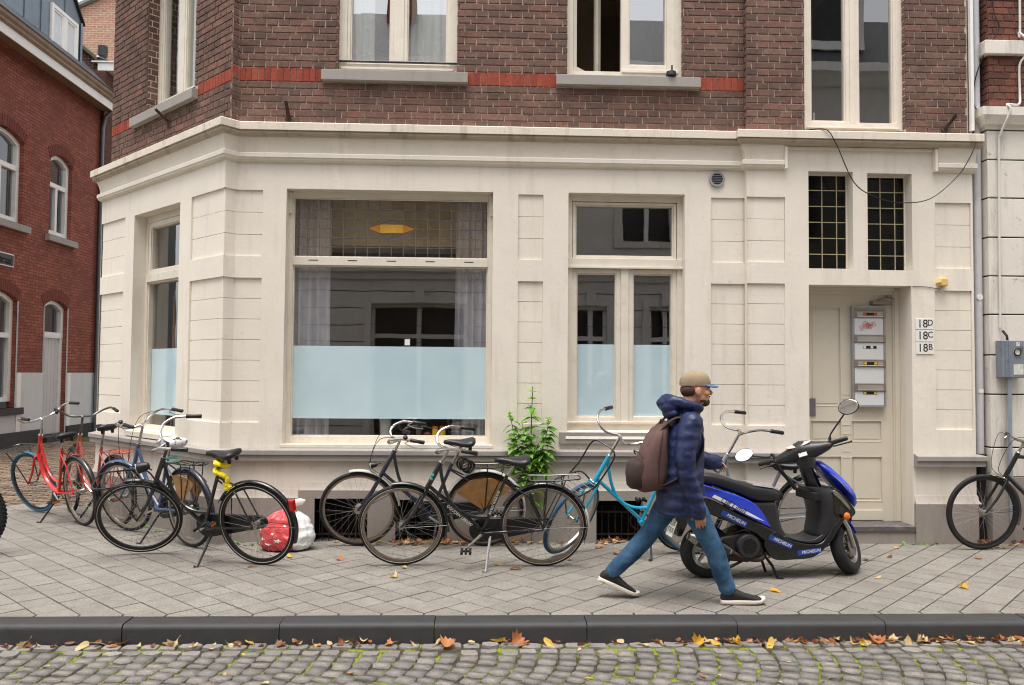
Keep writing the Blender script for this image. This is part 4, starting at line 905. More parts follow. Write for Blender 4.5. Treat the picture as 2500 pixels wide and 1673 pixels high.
m = MB(); m.tube([(-10.6, 20.95, 13.2), (-6.4, 20.95, 15.25)], .09, 6); hpart(h3, m, 'verge', M('green_verge', rgb(122, 132, 120), .7, var=.2, scale=6))
# magpie on the gutter
bd = empty('magpie', (-6.84, 15.15, 9.365), (0, 0, 0)); tag(bd, 'black and white bird perched on the white gutter', 'bird')
m = MB(); m.loft([[(x, r * math.cos(q), z + r * 1.05 * math.sin(q)) for q in np.linspace(0, 2 * math.pi, 9)[:-1]] for x, z, r in ((-.115, .135, .004), (-.10, .137, .012), (-.085, .142, .024), (-.06, .135, .028), (-.035, .115, .04), (0, .10, .05), (.04, .085, .045), (.08, .068, .028), (.14, .05, .016), (.24, .03, .012), (.25, .028, .003))]); m.obj('body', M('black_feathers', rgb(26, 26, 32), .4, var=.2, scale=30), bd, True)
m = MB(); m.ell((0, -.028, .10), (.045, .03, .028), 10, 6); m.obj('white_patch', m_white, bd, True)
for s in (-1, 1):
    m = MB(); m.tube([(.01, s * .015, .065), (.0, s * .018, .002), (-.02, s * .02, .002)], .004, 5); m.obj('leg', M('black_feathers'), bd)

# ---------------------------------------------------------------- house on the right
NB = Fr((0, 2.195), (1, 0), (0, -1)); nb = empty('white_neighbour_house', (8.5, 2.2, 0)); tag(nb, 'neighbouring house at right with flaking white rusticated plaster under red brown brick', 'house')
NX0, NX1 = 7.745, 11.5
joints = [0.0, .63, .911, 1.42, 1.798, 2.189, 2.562, 2.937, 3.321, 3.695, 3.985]
m = MB(); NB.box(m, NX0 + .004, NX1, 0, 3.99, -.5, -.016); hpart(nb, m, 'wall_core', m_dark)
for i in range(1, len(joints) - 1):
    for k, (a0, a1) in enumerate(((NX0, 8.9 + .3 * (i % 2)), (8.9 + .3 * (i % 2) + .008, NX1))):
        m = MB(); NB.box(m, a0, a1, joints[i] + .006, joints[i + 1] - .006, -.4, 0); hpart(nb, m, 'plaster_block', m_plas2, bevel=.006)
m = MB(); NB.box(m, NX0 - .01, NX1, 0, .63, -.4, .02); hpart(nb, m, 'plinth', m_gp)
m = MB(); sweep(m, [(NX0 - .0, 2.7), (NX0 - .0, 2.195), (NX1, 2.195)], [(-.05, 3.99), (.012, 3.99), (.02, 4.01), (.05, 4.03), (.06, 4.06), (.085, 4.10), (.09, 4.11), (.09, 4.19), (-.05, 4.22)]); hpart(nb, m, 'cornice', m_plas2, smooth=True, sharp=25)
m = MB(); NB.box(m, NX0 - .035, NX1, 4.72, 4.857, -.1, .05); hpart(nb, m, 'string_band', m_plas2, bevel=.008)
m = MB(); NB.box(m, NX0 + .03, NX1, 4.19, 8.5, -.5, -.006); hpart(nb, m, 'mortar', m_mortar2)
nst = MB(); stuffb_keep = stuffb; stuffb = nst
lay(Fr((0, 2.195), (1, 0), (0, -1)), NX0 + .02, 9.3, 4.22, 4.72, [], .05, 0, False); lay(Fr((0, 2.195), (1, 0), (0, -1)), NX0 + .02, 9.3, 4.86, 6.5, [], .05, 0, False)
lay(Fr((NX0 + .02, 2.6), (0, -1), (-1, 0)), 0, .4, 4.22, 6.5, [], 0, 1, False)
tag(hpart(nb, nst, 'brickwork', m_nbrick), kind='stuff'); stuffb = stuffb_keep
m = MB(); m.quad((XE, 2.42, 0), (NX0, 2.42, 0), (NX0, 2.42, 8), (XE, 2.42, 8)); hpart(nb, m, 'gap_wall', M('dirty_brown_gap', rgb(84, 72, 62), .9, var=.3, scale=6))
m = MB(); m.box(NX0, NX1, 2.6, 12, 0, 8.5); hpart(nb, m, 'rear_mass', m_nbrick)

# ---------------------------------------------------------------- row across the street (seen in the window reflections)
oh = empty('opposite_house', (3, -7.6, 0)); tag(oh, 'grey plastered house across the street, seen only as reflection in the panes', 'house')
OF = Fr((0, -7.6), (-1, 0), (0, 1))       # a = -x
m_og = plaster_mat('grey_render', rgb(214, 208, 202), rgb(150, 144, 140), .4); m_od = M('dark_opening', rgb(40, 38, 40), .5)
holes = [(-2.55, -.45, 0, 3.1, .2), (-5.65, -4.95, .9, 3.08, .2), (-7.35, -6.6, .9, 3.08, .2), (-7.15, -5.95, 4.4, 6.2, .2), (-4.6, -3.5, 4.4, 6.2, .2), (-2.0, -.9, 4.4, 6.2, .2), (1.2, 2.3, .9, 3.08, .2), (1.2, 2.3, 4.4, 6.2, .2), (-10.5, -9.3, 4.4, 6.2, .2), (-10.5, -9.3, .9, 3.08, .2), (3.6, 4.6, 4.4, 6.2, .2)]
m = MB(); wall_holes(m, OF, -22, 16, 0, 8.4, holes); hpart(oh, m, 'wall', m_og)
m = MB(); sweep(m, [(22, -7.6), (-16, -7.6)], [(-.1, 3.62), (.06, 3.64), (.08, 3.75), (.15, 3.8), (.15, 3.92), (-.1, 3.95)]); hpart(oh, m, 'cornice', m_og)
m = MB(); sweep(m, [(22, -7.6), (-16, -7.6)], [(-.1, 8.0), (.1, 8.05), (.3, 8.2), (.45, 8.25), (.45, 8.45), (-.1, 8.5)]); hpart(oh, m, 'gutter', m_white)
m = MB(); m.quad((22, -7.3, 8.45), (-16, -7.3, 8.45), (-16, -8.6, 10.0), (22, -8.6, 10.0)); m.quad((22, -8.6, 10.0), (-16, -8.6, 10.0), (-16, -13, 9.0), (22, -13, 9.0)); hpart(oh, m, 'roof', m_slate)
m = MB(); m.box(-16, 22, -13, -7.9, -.1, 8.2); hpart(oh, m, 'rear_mass', m_od)
for h in holes:
    m = MB(); ringframe(m, OF, h[0] - .14, h[1] + .14, h[2], h[3] + .16, .14, 0, .05); OF.box(m, (h[0] + h[1]) / 2 - .1, (h[0] + h[1]) / 2 + .1, h[3] + .02, h[3] + .34, .05, .1); hpart(oh, m, 'surround', m_og)
    m = MB(); ringframe(m, OF, h[0], h[1], h[2], h[3], .07, -.2, -.1); OF.box(m, (h[0] + h[1]) / 2 - .05, (h[0] + h[1]) / 2 + .05, h[2], h[3], -.2, -.11); OF.box(m, h[0], h[1], h[3] - .75, h[3] - .66, -.2, -.105); hpart(oh, m, 'window', m_white if h[2] > 0 else m_og)
for z in np.arange(.4, 3.6, .37):
    m = MB(); OF.box(m, -22, 16, z, z + .015, -.005, .004); hpart(oh, m, 'joint', m_od)
m = MB(); m.box(.62, 1.25, -8.9, -8.3, 8.8, 10.9); hpart(oh, m, 'chimney', m_red)
m = MB(); m.box(9.9, 11.4, -8.6, -7.6, 8.9, 10.3); hpart(oh, m, 'dormer', m_white); m = MB(); m.box(10.1, 11.2, -7.6, -7.59, 9.1, 10.1); hpart(oh, m, 'dormer_window', m_od)
# ================================================================ BICYCLES
m_rub = M('black_tyre_rubber', rgb(22, 21, 21), .75, var=.2, scale=14)
m_blk = M('black_bike_paint', rgb(11, 11, 13), .28, .0, var=.2, scale=10, spec=.5, coat=.5)
m_blkp = M('black_plastic', rgb(17, 17, 19), .45, var=.2, scale=14)
m_vin = M('black_vinyl', rgb(20, 20, 23), .42, var=.15, scale=18, bump=.15, bscale=200)
m_chr = M('worn_chrome', rgb(190, 186, 180), .25, 1.0, var=.12, scale=14)
m_alu = M('dull_rim_metal', rgb(168, 160, 150), .38, .9, var=.15, scale=12)
m_brm = M('brown_steel_rim', rgb(140, 126, 112), .4, .85, var=.2, scale=12)
m_spk = M('spoke_steel', rgb(170, 166, 160), .35, .9, var=.1)
m_redl = M('red_reflector', rgb(190, 24, 20), .2, var=.1, scale=20)
m_cream = M('cream_lens', rgb(222, 214, 186), .2, var=.05)
m_orr = M('orange_reflector', rgb(226, 110, 30), .25, var=.05)
def paint(name, c, rough=.3): return M(name, c, rough, 0, var=.1, scale=7, coat=.4, dark=tuple(x * .5 for x in c), dscale=16, damt=.3)
m_strp = M('reflective_stripe', rgb(196, 194, 188), .4, var=.05)
def unit(v): v = np.array(v, float); return v / np.linalg.norm(v)
DUTCH = [(0, 0, 0), (.03, .05, -.005), (.062, .11, .0), (.075, .165, .03), (.05, .225, .065), (-.02, .265, .088), (-.08, .277, .085), (-.13, .282, .078)]
GRIP_D = [(-.12, .282, .080), (-.245, .29, .058)]
FLAT = [(0, 0, 0), (.0, .08, .0), (-.01, .16, .02), (-.03, .23, .02), (-.06, .28, .02)]; GRIP_F = [(-.05, .262, .02), (-.10, .355, .02)]
TEE = [(0, 0, 0), (.01, .10, .0), (.0, .19, .02), (-.02, .25, .065), (-.09, .275, .085), (-.13, .28, .085)]; GRIP_T = [(-.12, .28, .085), (-.245, .29, .075)]
def bicycle(label, loc, heading, lean=10, steer=0, paintm=m_blk, R_=.352, WB=1.13, tr=.019, frame='loop', bars=DUTCH, grip=GRIP_D, tyre_f=m_rub, tyre_r=m_rub, rim_f=m_alu, rim_r=m_alu,
            fend_f=m_blk, fend_r=m_blk, fend_f_arc=(-105, 28), fend_r_arc=(-112, 62), rack=True, rack_mat=m_blk, frack=False, light=None, tail=True, chain=True, stand=True, stand_mat=m_blk, stand_x=None, saddle_mat=m_vin, saddle_z=.93,
            guard=None, white_tail=False, stem_h=.125, stem_mat=m_chr, bar_mat=m_chr, crank_deg=-60, levers=0, name='bicycle', knob=False, head=None, stripe=False, head_top=.885, spokes=30, group='bicycles parked along the house'):
    root = empty(name, loc, (-R(lean), 0, R(heading))); root.rotation_mode = 'XYZ'
    tag(root, label, 'bicycle', group)
    bb = np.array([.50, 0, .295]); ra = np.array([0, 0, R_]); fa = np.array([WB, 0, R_])
    hb = np.array([WB - .205, 0, .665]); ht = np.array([WB - .205 - .533 * (head_top - .665), 0, head_top]); axd = unit(ht - hb)
    st = np.array([.30, 0, .775]); slop = unit(st - bb)
    if frame == 'mtb': bb = np.array([.43, 0, .30]); st = np.array([.24, 0, .80])
    if frame == 'diamond': st = np.array([.28, 0, .84])
    sm = Matrix.Translation(Vector(hb)) @ Matrix.Rotation(R(steer), 4, Vector(axd)) @ Matrix.Translation(-Vector(hb))
    TT = 8
    # frame
    m = MB()
    if frame == 'loop':
        m.tube([hb + axd * .03, bb + np.array([0, 0, .02])], .0165, TT)
        m.tube(bez(ht - axd * .035 + np.array([-.01, 0, 0]), ht + np.array([-.02, 0, -.30]), bb + np.array([.22, 0, .10]), bb + slop * .14, 14), .0145, TT)
    elif frame == 'mixte':
        m.tube([hb + axd * .03, bb + np.array([0, 0, .01])], .018, TT); m.tube(bez(ht - axd * .04, ht + np.array([-.08, 0, -.2]), bb + np.array([.25, 0, .16]), bb + slop * .17, 12), .016, TT)
    elif frame == 'step':
        m.tube(spline([hb + axd * .02, hb + np.array([-.10, 0, -.22]), bb + np.array([.16, 0, .04]), bb], 5), .026, TT); m.tube(bez(ht - axd * .06, ht + np.array([-.05, 0, -.3]), bb + np.array([.26, 0, .12]), bb + slop * .12, 12), .014, TT)
    else:
        m.tube([hb + axd * .03, bb], .021, TT); m.tube([ht - axd * .03, st - slop * .02], .018, TT)
    m.tube([bb, st + slop * .01], .0155, TT); m.tube([hb - axd * .006, ht + axd * .006], .0205, 10)
    for s in (-1, 1):
        m.tube([bb + np.array([0, s * .03, 0]), (.25, s * .055, .325), ra + np.array([0, s * .062, -.01])], .0095, 7); m.tube([st - slop * .05 + np.array([0, s * .016, 0]), ra + np.array([.12, s * .055, .27]), ra + np.array([0, s * .064, 0])], .0075, 7)
    m.cyl(bb + np.array([0, -.045, 0]), bb + np.array([0, .045, 0]), .024, 12)
    fo = m.obj('frame', paintm, root, True)
    m = MB(); m.torus(ht + axd * .008, axd, .018, .006, 14, 6); m.obj('head_cup', m_chr, fo, True); m = MB(); m.torus(hb - axd * .01, axd, .019, .006, 14, 6); m.obj('head_cup', m_chr, fo, True)
    # front fork and wheel
    m = MB(); cr = hb - axd * .015; m.tube([cr - np.array([0, .05, 0]), cr, cr + np.array([0, .05, 0])], .014, 8)
    for s in (-1, 1): m.tube(spline([cr + np.array([0, s * .048, 0]), cr - axd * .14 + np.array([.002, s * .052, 0]), cr - axd * .24 + np.array([.015, s * .052, 0]), fa + np.array([-.004, s * .052, .015]), fa + np.array([0, s * .052, 0])], 4), [.0125] * 8 + [.0105] * 6 + [.0075] * 3, 8)
    m.xf(sm); m.obj('fork', paintm, root, True)
    def wheel(nm, c, tyre_m, rim_m, xf, hubr=.018):
        t = MB(); t.torus(c, (0, 1, 0), R_ - tr, tr, 56, 9)
        if knob:
            for k in range(60):
                q = 2 * math.pi * k / 60
                for s in (-1, 0, 1):
                    p = np.array(c) + np.array([math.cos(q + .05 * (s == 0)), 0, math.sin(q + .05 * (s == 0))]) * (R_ - .002 - .006 * abs(s)) + np.array([0, s * tr * .7, 0]); d = np.array([math.cos(q), 0, math.sin(q)]); e = np.array([-math.sin(q), 0, math.cos(q)]); yv = np.array([0, 1, 0])
                    t.hexa([p + e * a + yv * b + d * h for h in (-.006, .007) for a, b in ((-.008, -.006), (.008, -.006), (.008, .006), (-.008, .006))])
        if xf is not None: t.xf(xf)
        w = t.obj(nm, tyre_m, root, True, 60)
        if stripe:
            for s in (-1, 1):
                t = MB(); t.torus(np.array(c) + np.array([0, s * tr * .93, 0]), (0, 1, 0), R_ - tr * 1.35, .0022, 56, 5)
                if xf is not None: t.xf(xf)
                t.obj('reflective_stripe', m_strp, w, True)
        Rr = R_ - 2 * tr + .004; t = MB(); t.ring_profile(c, (0, 1, 0), [(Rr - .017, -.009), (Rr - .004, -.0125), (Rr + .006, -.0125), (Rr + .006, .0125), (Rr - .004, .0125), (Rr - .017, .009)], 48)
        if xf is not None: t.xf(xf)
        t.obj('rim', rim_m, w, True)
        t = MB(); n = spokes
        for k in range(n):
            s = -1 if k % 2 else 1; q = 2 * math.pi * k / n; hq = q + (1.0 if (k // 2) % 2 else -1.0) * .95
            t.tube([np.array(c) + np.array([.024 * math.cos(hq), s * .030, .024 * math.sin(hq)]), np.array(c) + np.array([(Rr - .014) * math.cos(q), s * .004, (Rr - .014) * math.sin(q)])], .0012, 3, False)
        if xf is not None: t.xf(xf)
        tag(t.obj('spokes', m_spk, w), kind='stuff')
        t = MB(); t.lathe(np.array(c) - np.array([0, .062, 0]), (0, 1, 0), [(.006, 0), (.006, .02), (hubr, .022), (.026, .03), (.026, .034), (hubr * .8, .038), (hubr * .8, .086), (.026, .09), (.026, .094), (hubr, .1), (.006, .104), (.006, .124)], 12)
        if xf is not None: t.xf(xf)
        t.obj('hub', m_alu, w, True); return w
    wheel('front_wheel', fa, tyre_f, rim_f, sm, .036 if levers == 2 else .018); rw_ = wheel('rear_wheel', ra, tyre_r, rim_r, None, .03)
    def fender(nm, c, arc, mat, xf, wd=.026):
        Rf = R_ + .016; t = MB(); t.ring_profile(c, (0, 1, 0), [(Rf - .006, -wd), (Rf + .004, -wd * .6), (Rf + .009, 0), (Rf + .004, wd * .6), (Rf - .006, wd), (Rf - .008, wd), (Rf + .001, wd * .6), (Rf + .006, 0), (Rf + .001, -wd * .6), (Rf - .008, -wd)], 26, R(arc[0]), R(arc[1]))
        if xf is not None: t.xf(xf)
        o = t.obj(nm, mat, root, True, 50)
        t = MB(); q = R(arc[0] + 22)
        for s in (-1, 1): t.tube([np.array(c) + np.array([0, s * .058, 0]), np.array(c) + np.array([math.sin(q) * Rf, s * wd, math.cos(q) * Rf])], .0025, 5)
        if xf is not None: t.xf(xf)
        t.obj('fender_stay', m_blk, o); return o
    if fend_f: fender('front_fender', fa, fend_f_arc, fend_f, sm)
    if fend_r:
        ro = fender('rear_fender', ra, fend_r_arc, fend_r, None)
        if white_tail:
            Rf = R_ + .0175; t = MB(); t.ring_profile(ra, (0, 1, 0), [(Rf - .006, -.0275), (Rf + .004, -.017), (Rf + .011, 0), (Rf + .004, .017), (Rf - .006, .0275), (Rf - .007, .027), (Rf + .008, 0), (Rf - .007, -.027)], 10, R(-114), R(-66)); t.obj('white_tail', M('aged_white_paint', rgb(214, 208, 198), .5, var=.06, dark=rgb(150, 110, 80), dscale=30, damt=.5), ro, True)
    # steering: stem, bars, grips
    top = ht + axd * stem_h; fwd = unit(np.array([axd[2], 0, -axd[0]])); up = axd; sd_ = np.array([0, 1.0, 0])
    fwd = np.array([1.0, 0, 0]); up = np.array([0, 0, 1.0])
    B = lambda a, s, u: top + np.array([.02, 0, .012]) + fwd * a + sd_ * s + up * u
    m = MB(); m.tube(spline([B(a, -s, u) for a, s, u in reversed(bars)] + [B(a, s, u) for a, s, u in bars[1:]], 3), .0112, 8); m.xf(sm); bo = m.obj('handlebar', bar_mat, root, True)
    m = MB(); m.tube([ht, top - axd * .02, top + np.array([.004, 0, 0]), top + np.array([.026, 0, .012])], [.0125, .0125, .014, .016], 10); m.xf(sm); m.obj('stem', stem_mat, bo, True)
    for s in (-1, 1):
        g0, g1 = (np.array(B(grip[0][0], s * grip[0][1], grip[0][2])), np.array(B(grip[1][0], s * grip[1][1], grip[1][2]))); d = g1 - g0
        m = MB(); m.tube([g0, g0 + d * .04, g0 + d * .5, g0 + d * .93, g1], [.014, .0175, .0165, .018, .014], 10); m.xf(sm); m.obj('grip', m_blkp, bo, True)
        if levers:
            q = g0 - d * .12; m = MB(); m.tube([q + np.array([0, 0, -.01]), q + np.array([.03, -s * .0, -.03]), q + d * .4 + np.array([.02, s * .01, -.05]), q + d * .9 + np.array([.0, s * .02, -.055])], [.009, .006, .0055, .0045], 6); m.xf(sm); m.obj('brake_lever', m_chr, bo, True)
    if levers:
        m = MB(); q = np.array(B(*bars[-2])); m.lathe(q + np.array([0, 0, .01]), (0, 0, 1), [(.02, 0), (.022, .012), (.014, .024), (.004, .028)], 12); m.xf(sm); m.obj('bell', m_blkp, bo, True)
        for s in (-1, 1):
            m = MB(); q = np.array(B(.02, s * .16, .02)); m.tube(spline([np.array(B(*[bars[-2][0], s * bars[-2][1], bars[-2][2]])), q + np.array([.13, -s * .04, .02]), hb + np.array([.10, s * .05, .10]), hb + np.array([.0, s * .02, .0])], 5), .0028, 5); m.xf(sm); m.obj('brake_cable', m_blkp, bo)
    # saddle
    sc_ = np.array([.305 - .42 * (saddle_z - .775) * .9, 0, saddle_z]); rings = []
    for x, w_, zt, zb_ in ((.155, .012, -.012, -.03), (.145, .022, -.002, -.04), (.10, .030, .004, -.045), (.05, .040, .002, -.05), (.0, .066, -.002, -.055), (-.05, .094, .004, -.06), (-.085, .103, .012, -.058), (-.11, .098, .014, -.045), (-.128, .07, .006, -.03), (-.134, .04, -.005, -.02)):
        rg = []
        for k in range(14):
            q = 2 * math.pi * k / 14; cz = math.sin(q); rg.append((sc_[0] + x, w_ * math.copysign(abs(math.cos(q)) ** .75, math.cos(q)), sc_[2] + (zt * 1 + (zt - zb_) * .0 + (.5 * (zt + zb_) - zt) + .5 * (zt - zb_) * math.copysign(abs(cz) ** .8, cz))))
        rings.append(rg)
    m = MB(); m.loft(rings); so_ = m.obj('saddle', saddle_mat, root, True, 60)
    m = MB(); m.tube([st - slop * .02, np.array([sc_[0], 0, sc_[2] - .07]), np.array([sc_[0] + .0, 0, sc_[2] - .04])], .0125, 10); m.obj('seat_post', m_chr, so_, True)
    m = MB()
    for s in (-1, 1): m.tube([sc_ + np.array([.12, s * .012, -.035]), sc_ + np.array([.04, s * .022, -.06]), sc_ + np.array([-.05, s * .022, -.06]), sc_ + np.array([-.10, s * .045, -.035])], .0035, 6); m.lathe(sc_ + np.array([-.085, s * .05, -.085]), (0, 0, 1), [(.014, 0), (.016, .01), (.016, .04), (.012, .05)], 10)
    m.obj('saddle_springs', m_blkp, so_, True)
    # rear rack
    if rack:
        z = R_ * 2 + .055; m = MB()
        for s in (-1, 1):
            m.tube(spline([(.22, s * .045, z - .025), (.15, s * .06, z), (-.05, s * .065, z), (-.24, s * .06, z + .012), (-.285, s * .035, z + .008), (-.295, 0, z + .006)], 4), .0058, 6)
            m.tube([(.0, s * .07, R_), (-.02, s * .068, z - .12), (-.02, s * .064, z)], .0058, 6); m.tube([(.0, s * .07, R_), (-.14, s * .068, z - .1), (-.17, s * .064, z + .006)], .0045, 6)
        for x in (.12, .05, -.03, -.12, -.2): m.tube([(x, -.063, z), (x, .063, z)], .004, 5)
        rk = m.obj('rear_rack', rack_mat, root, True)
    if frack:
        z = R_ * 2 + .035; c = fa; m = MB()
        for s in (-1, 1):
            m.tube(spline([hb + np.array([.015, s * .05, .0]), c + np.array([-.10, s * .11, z - R_]), c + np.array([.14, s * .135, z - R_ + .005]), c + np.array([.23, s * .12, z - R_ + .01]), c + np.array([.262, s * .06, z - R_ + .01]), c + np.array([.265, 0, z - R_ + .01])], 4), .0072, 7)
            m.tube([c + np.array([0, s * .062, 0]), c + np.array([.05, s * .10, .22]), c + np.array([.12, s * .132, z - R_])], .0062, 6)
        for x in (-.05, .02, .09, .16, .22): m.tube([c + np.array([x, -.12, z - R_]), c + np.array([x, .12, z - R_])], .0035, 5)
        if frack == 'hoop': m.tube(spline([c + np.array([.02, -.13, z - R_]), c + np.array([-.10, -.13, z - R_ + .10]), c + np.array([-.20, -.12, z - R_ + .27]), c + np.array([-.21, 0, z - R_ + .30]), c + np.array([-.20, .12, z - R_ + .27]), c + np.array([-.10, .13, z - R_ + .10]), c + np.array([.02, .13, z - R_])], 4), .0072, 7)
        m.xf(sm) if steer and frack != 'fixed' else None
        m.obj('front_rack', m_blk, root, True)
    # drive train
    if chain:
        pts = []
        for k in range(13): q = math.pi / 2 - math.pi * k / 12 - .2; pts.append((bb[0] + .105 * math.cos(q), bb[2] + .105 * math.sin(q)))
        for k in range(9): q = -math.pi / 2 - math.pi * k / 8; pts.append((ra[0] + .052 * math.cos(q) - .02, ra[2] + .052 * math.sin(q)))
        m = MB(); m.prism(pts, -.062, -.032); m.obj('chain_case', m_blkp, root, True, 40, bevel=.006)
    else:
        m = MB(); m.ring_profile(bb + np.array([0, -.045, 0]), (0, 1, 0), [(.075, -.002), (.088, -.002), (.088, .002), (.075, .002)], 28)
        for s in (-1, 1): m.tube([bb + np.array([0, -.045, s * .085]), ra + np.array([0, -.045, s * .035])], .004, 5)
        m.obj('chain', M('oily_chain', rgb(60, 54, 48), .5, .7), root)
    q = R(crank_deg); cdv = np.array([math.cos(q), 0, math.sin(q)]); m = MB()
    for s in (1, -1): m.tube([bb + np.array([0, s * .05, 0]), bb + s * cdv * .165 + np.array([0, s * .075, 0])], [.012, .008], 7)
    ck = m.obj('crank', m_chr, root, True)
    for s in (1, -1):
        p = bb + s * cdv * .165 + np.array([0, s * .085, 0]); m = MB()
        for dx in (-.034, .034): m.box(p[0] + dx - .010, p[0] + dx + .010, min(p[1], p[1] + s * .085), max(p[1], p[1] + s * .085), p[2] - .011, p[2] + .011)
        m.cyl(p, p + np.array([0, s * .09, 0]), .009, 8); m.box(p[0] - .036, p[0] + .036, p[1] + s * .04 - .004, p[1] + s * .04 + .004, p[2] - .008, p[2] + .008); pe = m.obj('pedal', m_blkp, ck)
        m = MB(); m.box(p[0] - .0455, p[0] - .0445, min(p[1], p[1] + s * .07) + .008, max(p[1], p[1] + s * .07), p[2] - .007, p[2] + .007); m.obj('pedal_reflector', m_orr, pe)
    # stand
    if stand:
        x0 = bb[0] - .07 if stand_x is None else stand_x; yF = .23; tl = math.tan(R(max(lean, 1)))
        m = MB(); m.tube([(x0, .03, .27), (x0 + .005, .06, .24), (x0 + .03, yF, yF * tl + .006), (x0 + .055, yF + .02, yF * tl + .012)], [.011, .011, .0095, .012], 7); m.obj('kickstand', stand_mat, root, True)
    if light:
        p = hb + np.array([.055, 0, .16]) if light == 'big' else hb + np.array([.06, 0, .10]); L_ = .095 if light == 'big' else .06; r0 = .046 if light == 'big' else .026
        m = MB(); m.lathe(p, (1, 0, -.15), [(.006, -L_ * .5), (r0 * .55, -L_ * .42), (r0 * .85, -L_ * .1), (r0, L_ * .42), (r0, L_ * .5)], 16); m.tube([hb + np.array([.0, 0, .12]), p], .007, 6); m.xf(sm); lo_ = m.obj('headlight', m_blkp, root, True)
        m = MB(); dd = unit((1, 0, -.15)); m.lathe(p + dd * L_ * .5, (1, 0, -.15), [(r0 * .96, 0), (r0 * .9, .006), (r0 * .5, .012), (.002, .014)], 16); m.xf(sm); m.obj('lens', m_cream, lo_, True)
    if tail:
        q = R(-62); p = ra + np.array([math.sin(q) * (R_ + .03), 0, math.cos(q) * (R_ + .03)]); m = MB(); m.box(p[0] - .028, p[0] + .012, -.024, .024, p[2] - .045, p[2] + .045); m.obj('tail_light', m_redl, root, bevel=.006)
    if guard:
        m = MB()
        for s in (-1, 1):
            pts = [ra + np.array([.02, s * .068, .02])] + [ra + np.array([math.sin(R(a)) * (R_ - .035), s * .068 + .003 * math.sin(a), math.cos(R(a)) * (R_ - .035)]) for a in range(guard[0], guard[1] + 1, 8)]; m.poly(pts)
        m.obj('coat_guard', guard[2], root)
    return root
m_navy = paint('navy_bike_paint', rgb(30, 34, 52)); m_tq = paint('turquoise_bike_paint', rgb(32, 160, 196)); m_rdp = paint('red_bike_paint', rgb(206, 40, 34)); m_sal = paint('faded_salmon_paint', rgb(190, 92, 74), .5)
m_blu = paint('blue_bike_paint', rgb(64, 84, 118)); m_gry = paint('grey_bike_paint', rgb(140, 146, 152), .4); m_wf = M('grey_white_fender', rgb(178, 178, 172), .45, var=.08, dark=rgb(120, 112, 100), dscale=12, damt=.4)
m_tan = M('torn_tan_guard', rgb(150, 108, 62), .6, var=.25, scale=14); m_btyre = M('blue_tyre', rgb(34, 98, 128), .7, var=.15, scale=12); m_dbt = M('dark_blue_tyre', rgb(44, 84, 112), .7, var=.15, scale=12)
m_bar2 = M('dark_pitted_chrome', rgb(110, 106, 104), .4, .9, var=.4, scale=30)
b6 = bicycle('black step-through bicycle nearest the kerb with white rear mudguard end and silver kickstand', (3.374, 1.313, 0), 178.5, 13, 4, m_blk, WB=1.15, rim_f=m_brm, rim_r=m_brm, white_tail=True, stand_mat=m_chr, crank_deg=-42, tail=False, fend_f_arc=(-112, 12), stripe=True)
b4 = bicycle('black bicycle with front carrier, big round headlight and yellow chain lock', (1.07, 1.375, 0), 162, 13, 27, m_blk, WB=1.13, rim_f=m_blkp, rim_r=m_blkp, rack=False, frack=True, light='big', stem_mat=m_blk, fend_f_arc=(-60, 5), crank_deg=150, saddle_z=.96, stand_x=.40, stem_h=.14, stripe=True)
b5 = bicycle('navy bicycle with pale mudguards and torn tan coat guard close to the wall', (2.90, 2.10, 0), 180, 11, 3, m_navy, WB=1.14, rim_f=m_brm, rim_r=m_brm, fend_f=m_wf, fend_r=m_wf, fend_f_arc=(-85, 12), light='small', levers=2, guard=(-48, 62, m_tan), crank_deg=-150, saddle_z=1.0, head_top=.90, stem_h=.10, tail=False)
b1 = bicycle('bright red bicycle with blue front tyre and black front carrier', (-1.17, 3.08, 0), 139, 8, 16, m_rdp, WB=1.12, tyre_f=m_btyre, frack=True, rack=False, fend_f=None, bars=TEE, grip=GRIP_T, stem_h=.20, rim_f=m_blkp, chain=False, saddle_z=.94, tail=False, levers=0, frame='step', crank_deg=200)
b2 = bicycle('faded salmon bicycle with dark pitted handlebar between red bicycle and wall', (-.82, 3.12, 0), 138, 6, -12, m_sal, WB=1.12, fend_f=m_blkp, fend_r=m_blkp, rack_mat=m_sal, bar_mat=m_bar2, stem_mat=m_bar2, light='small', chain=False, saddle_z=1.02, stem_h=.22, frame='step', crank_deg=40, tail=False)
b3 = bicycle('blue bicycle with white printed saddle cover behind the black bicycle', (.27, 2.06, 0), 141, 6, 14, m_blu, WB=1.10, fend_f=m_blu, fend_r=m_navy, guard=(-40, 30, m_tan), levers=1, light=None, saddle_mat=None or m_blkp, saddle_z=.96, rack=True, frame='mixte', crank_deg=-20, tail=False, fend_f_arc=(-105, 60), stem_h=.20)
b7 = bicycle('turquoise bicycle with black hoop front carrier and steered front wheel', (4.76, 1.76, 0), -175.5, 8, 46, m_tq, WB=1.13, tyre_f=m_dbt, tyre_r=m_dbt, fend_f=None, fend_r=None, rack=False, frack='hoop', chain=False, stem_h=.20, crank_deg=-80, tail=False, saddle_z=.95)
b8 = bicycle('grey bicycle standing between the scooter and the wall', (5.84, 1.87, 0), -177.5, 8, 14, m_gry, WB=1.13, rim_f=m_blkp, fend_f=m_blkp, fend_r=m_blkp, rack=False, chain=False, stem_h=.24, crank_deg=10, tail=True, saddle_z=.82, stripe=True)
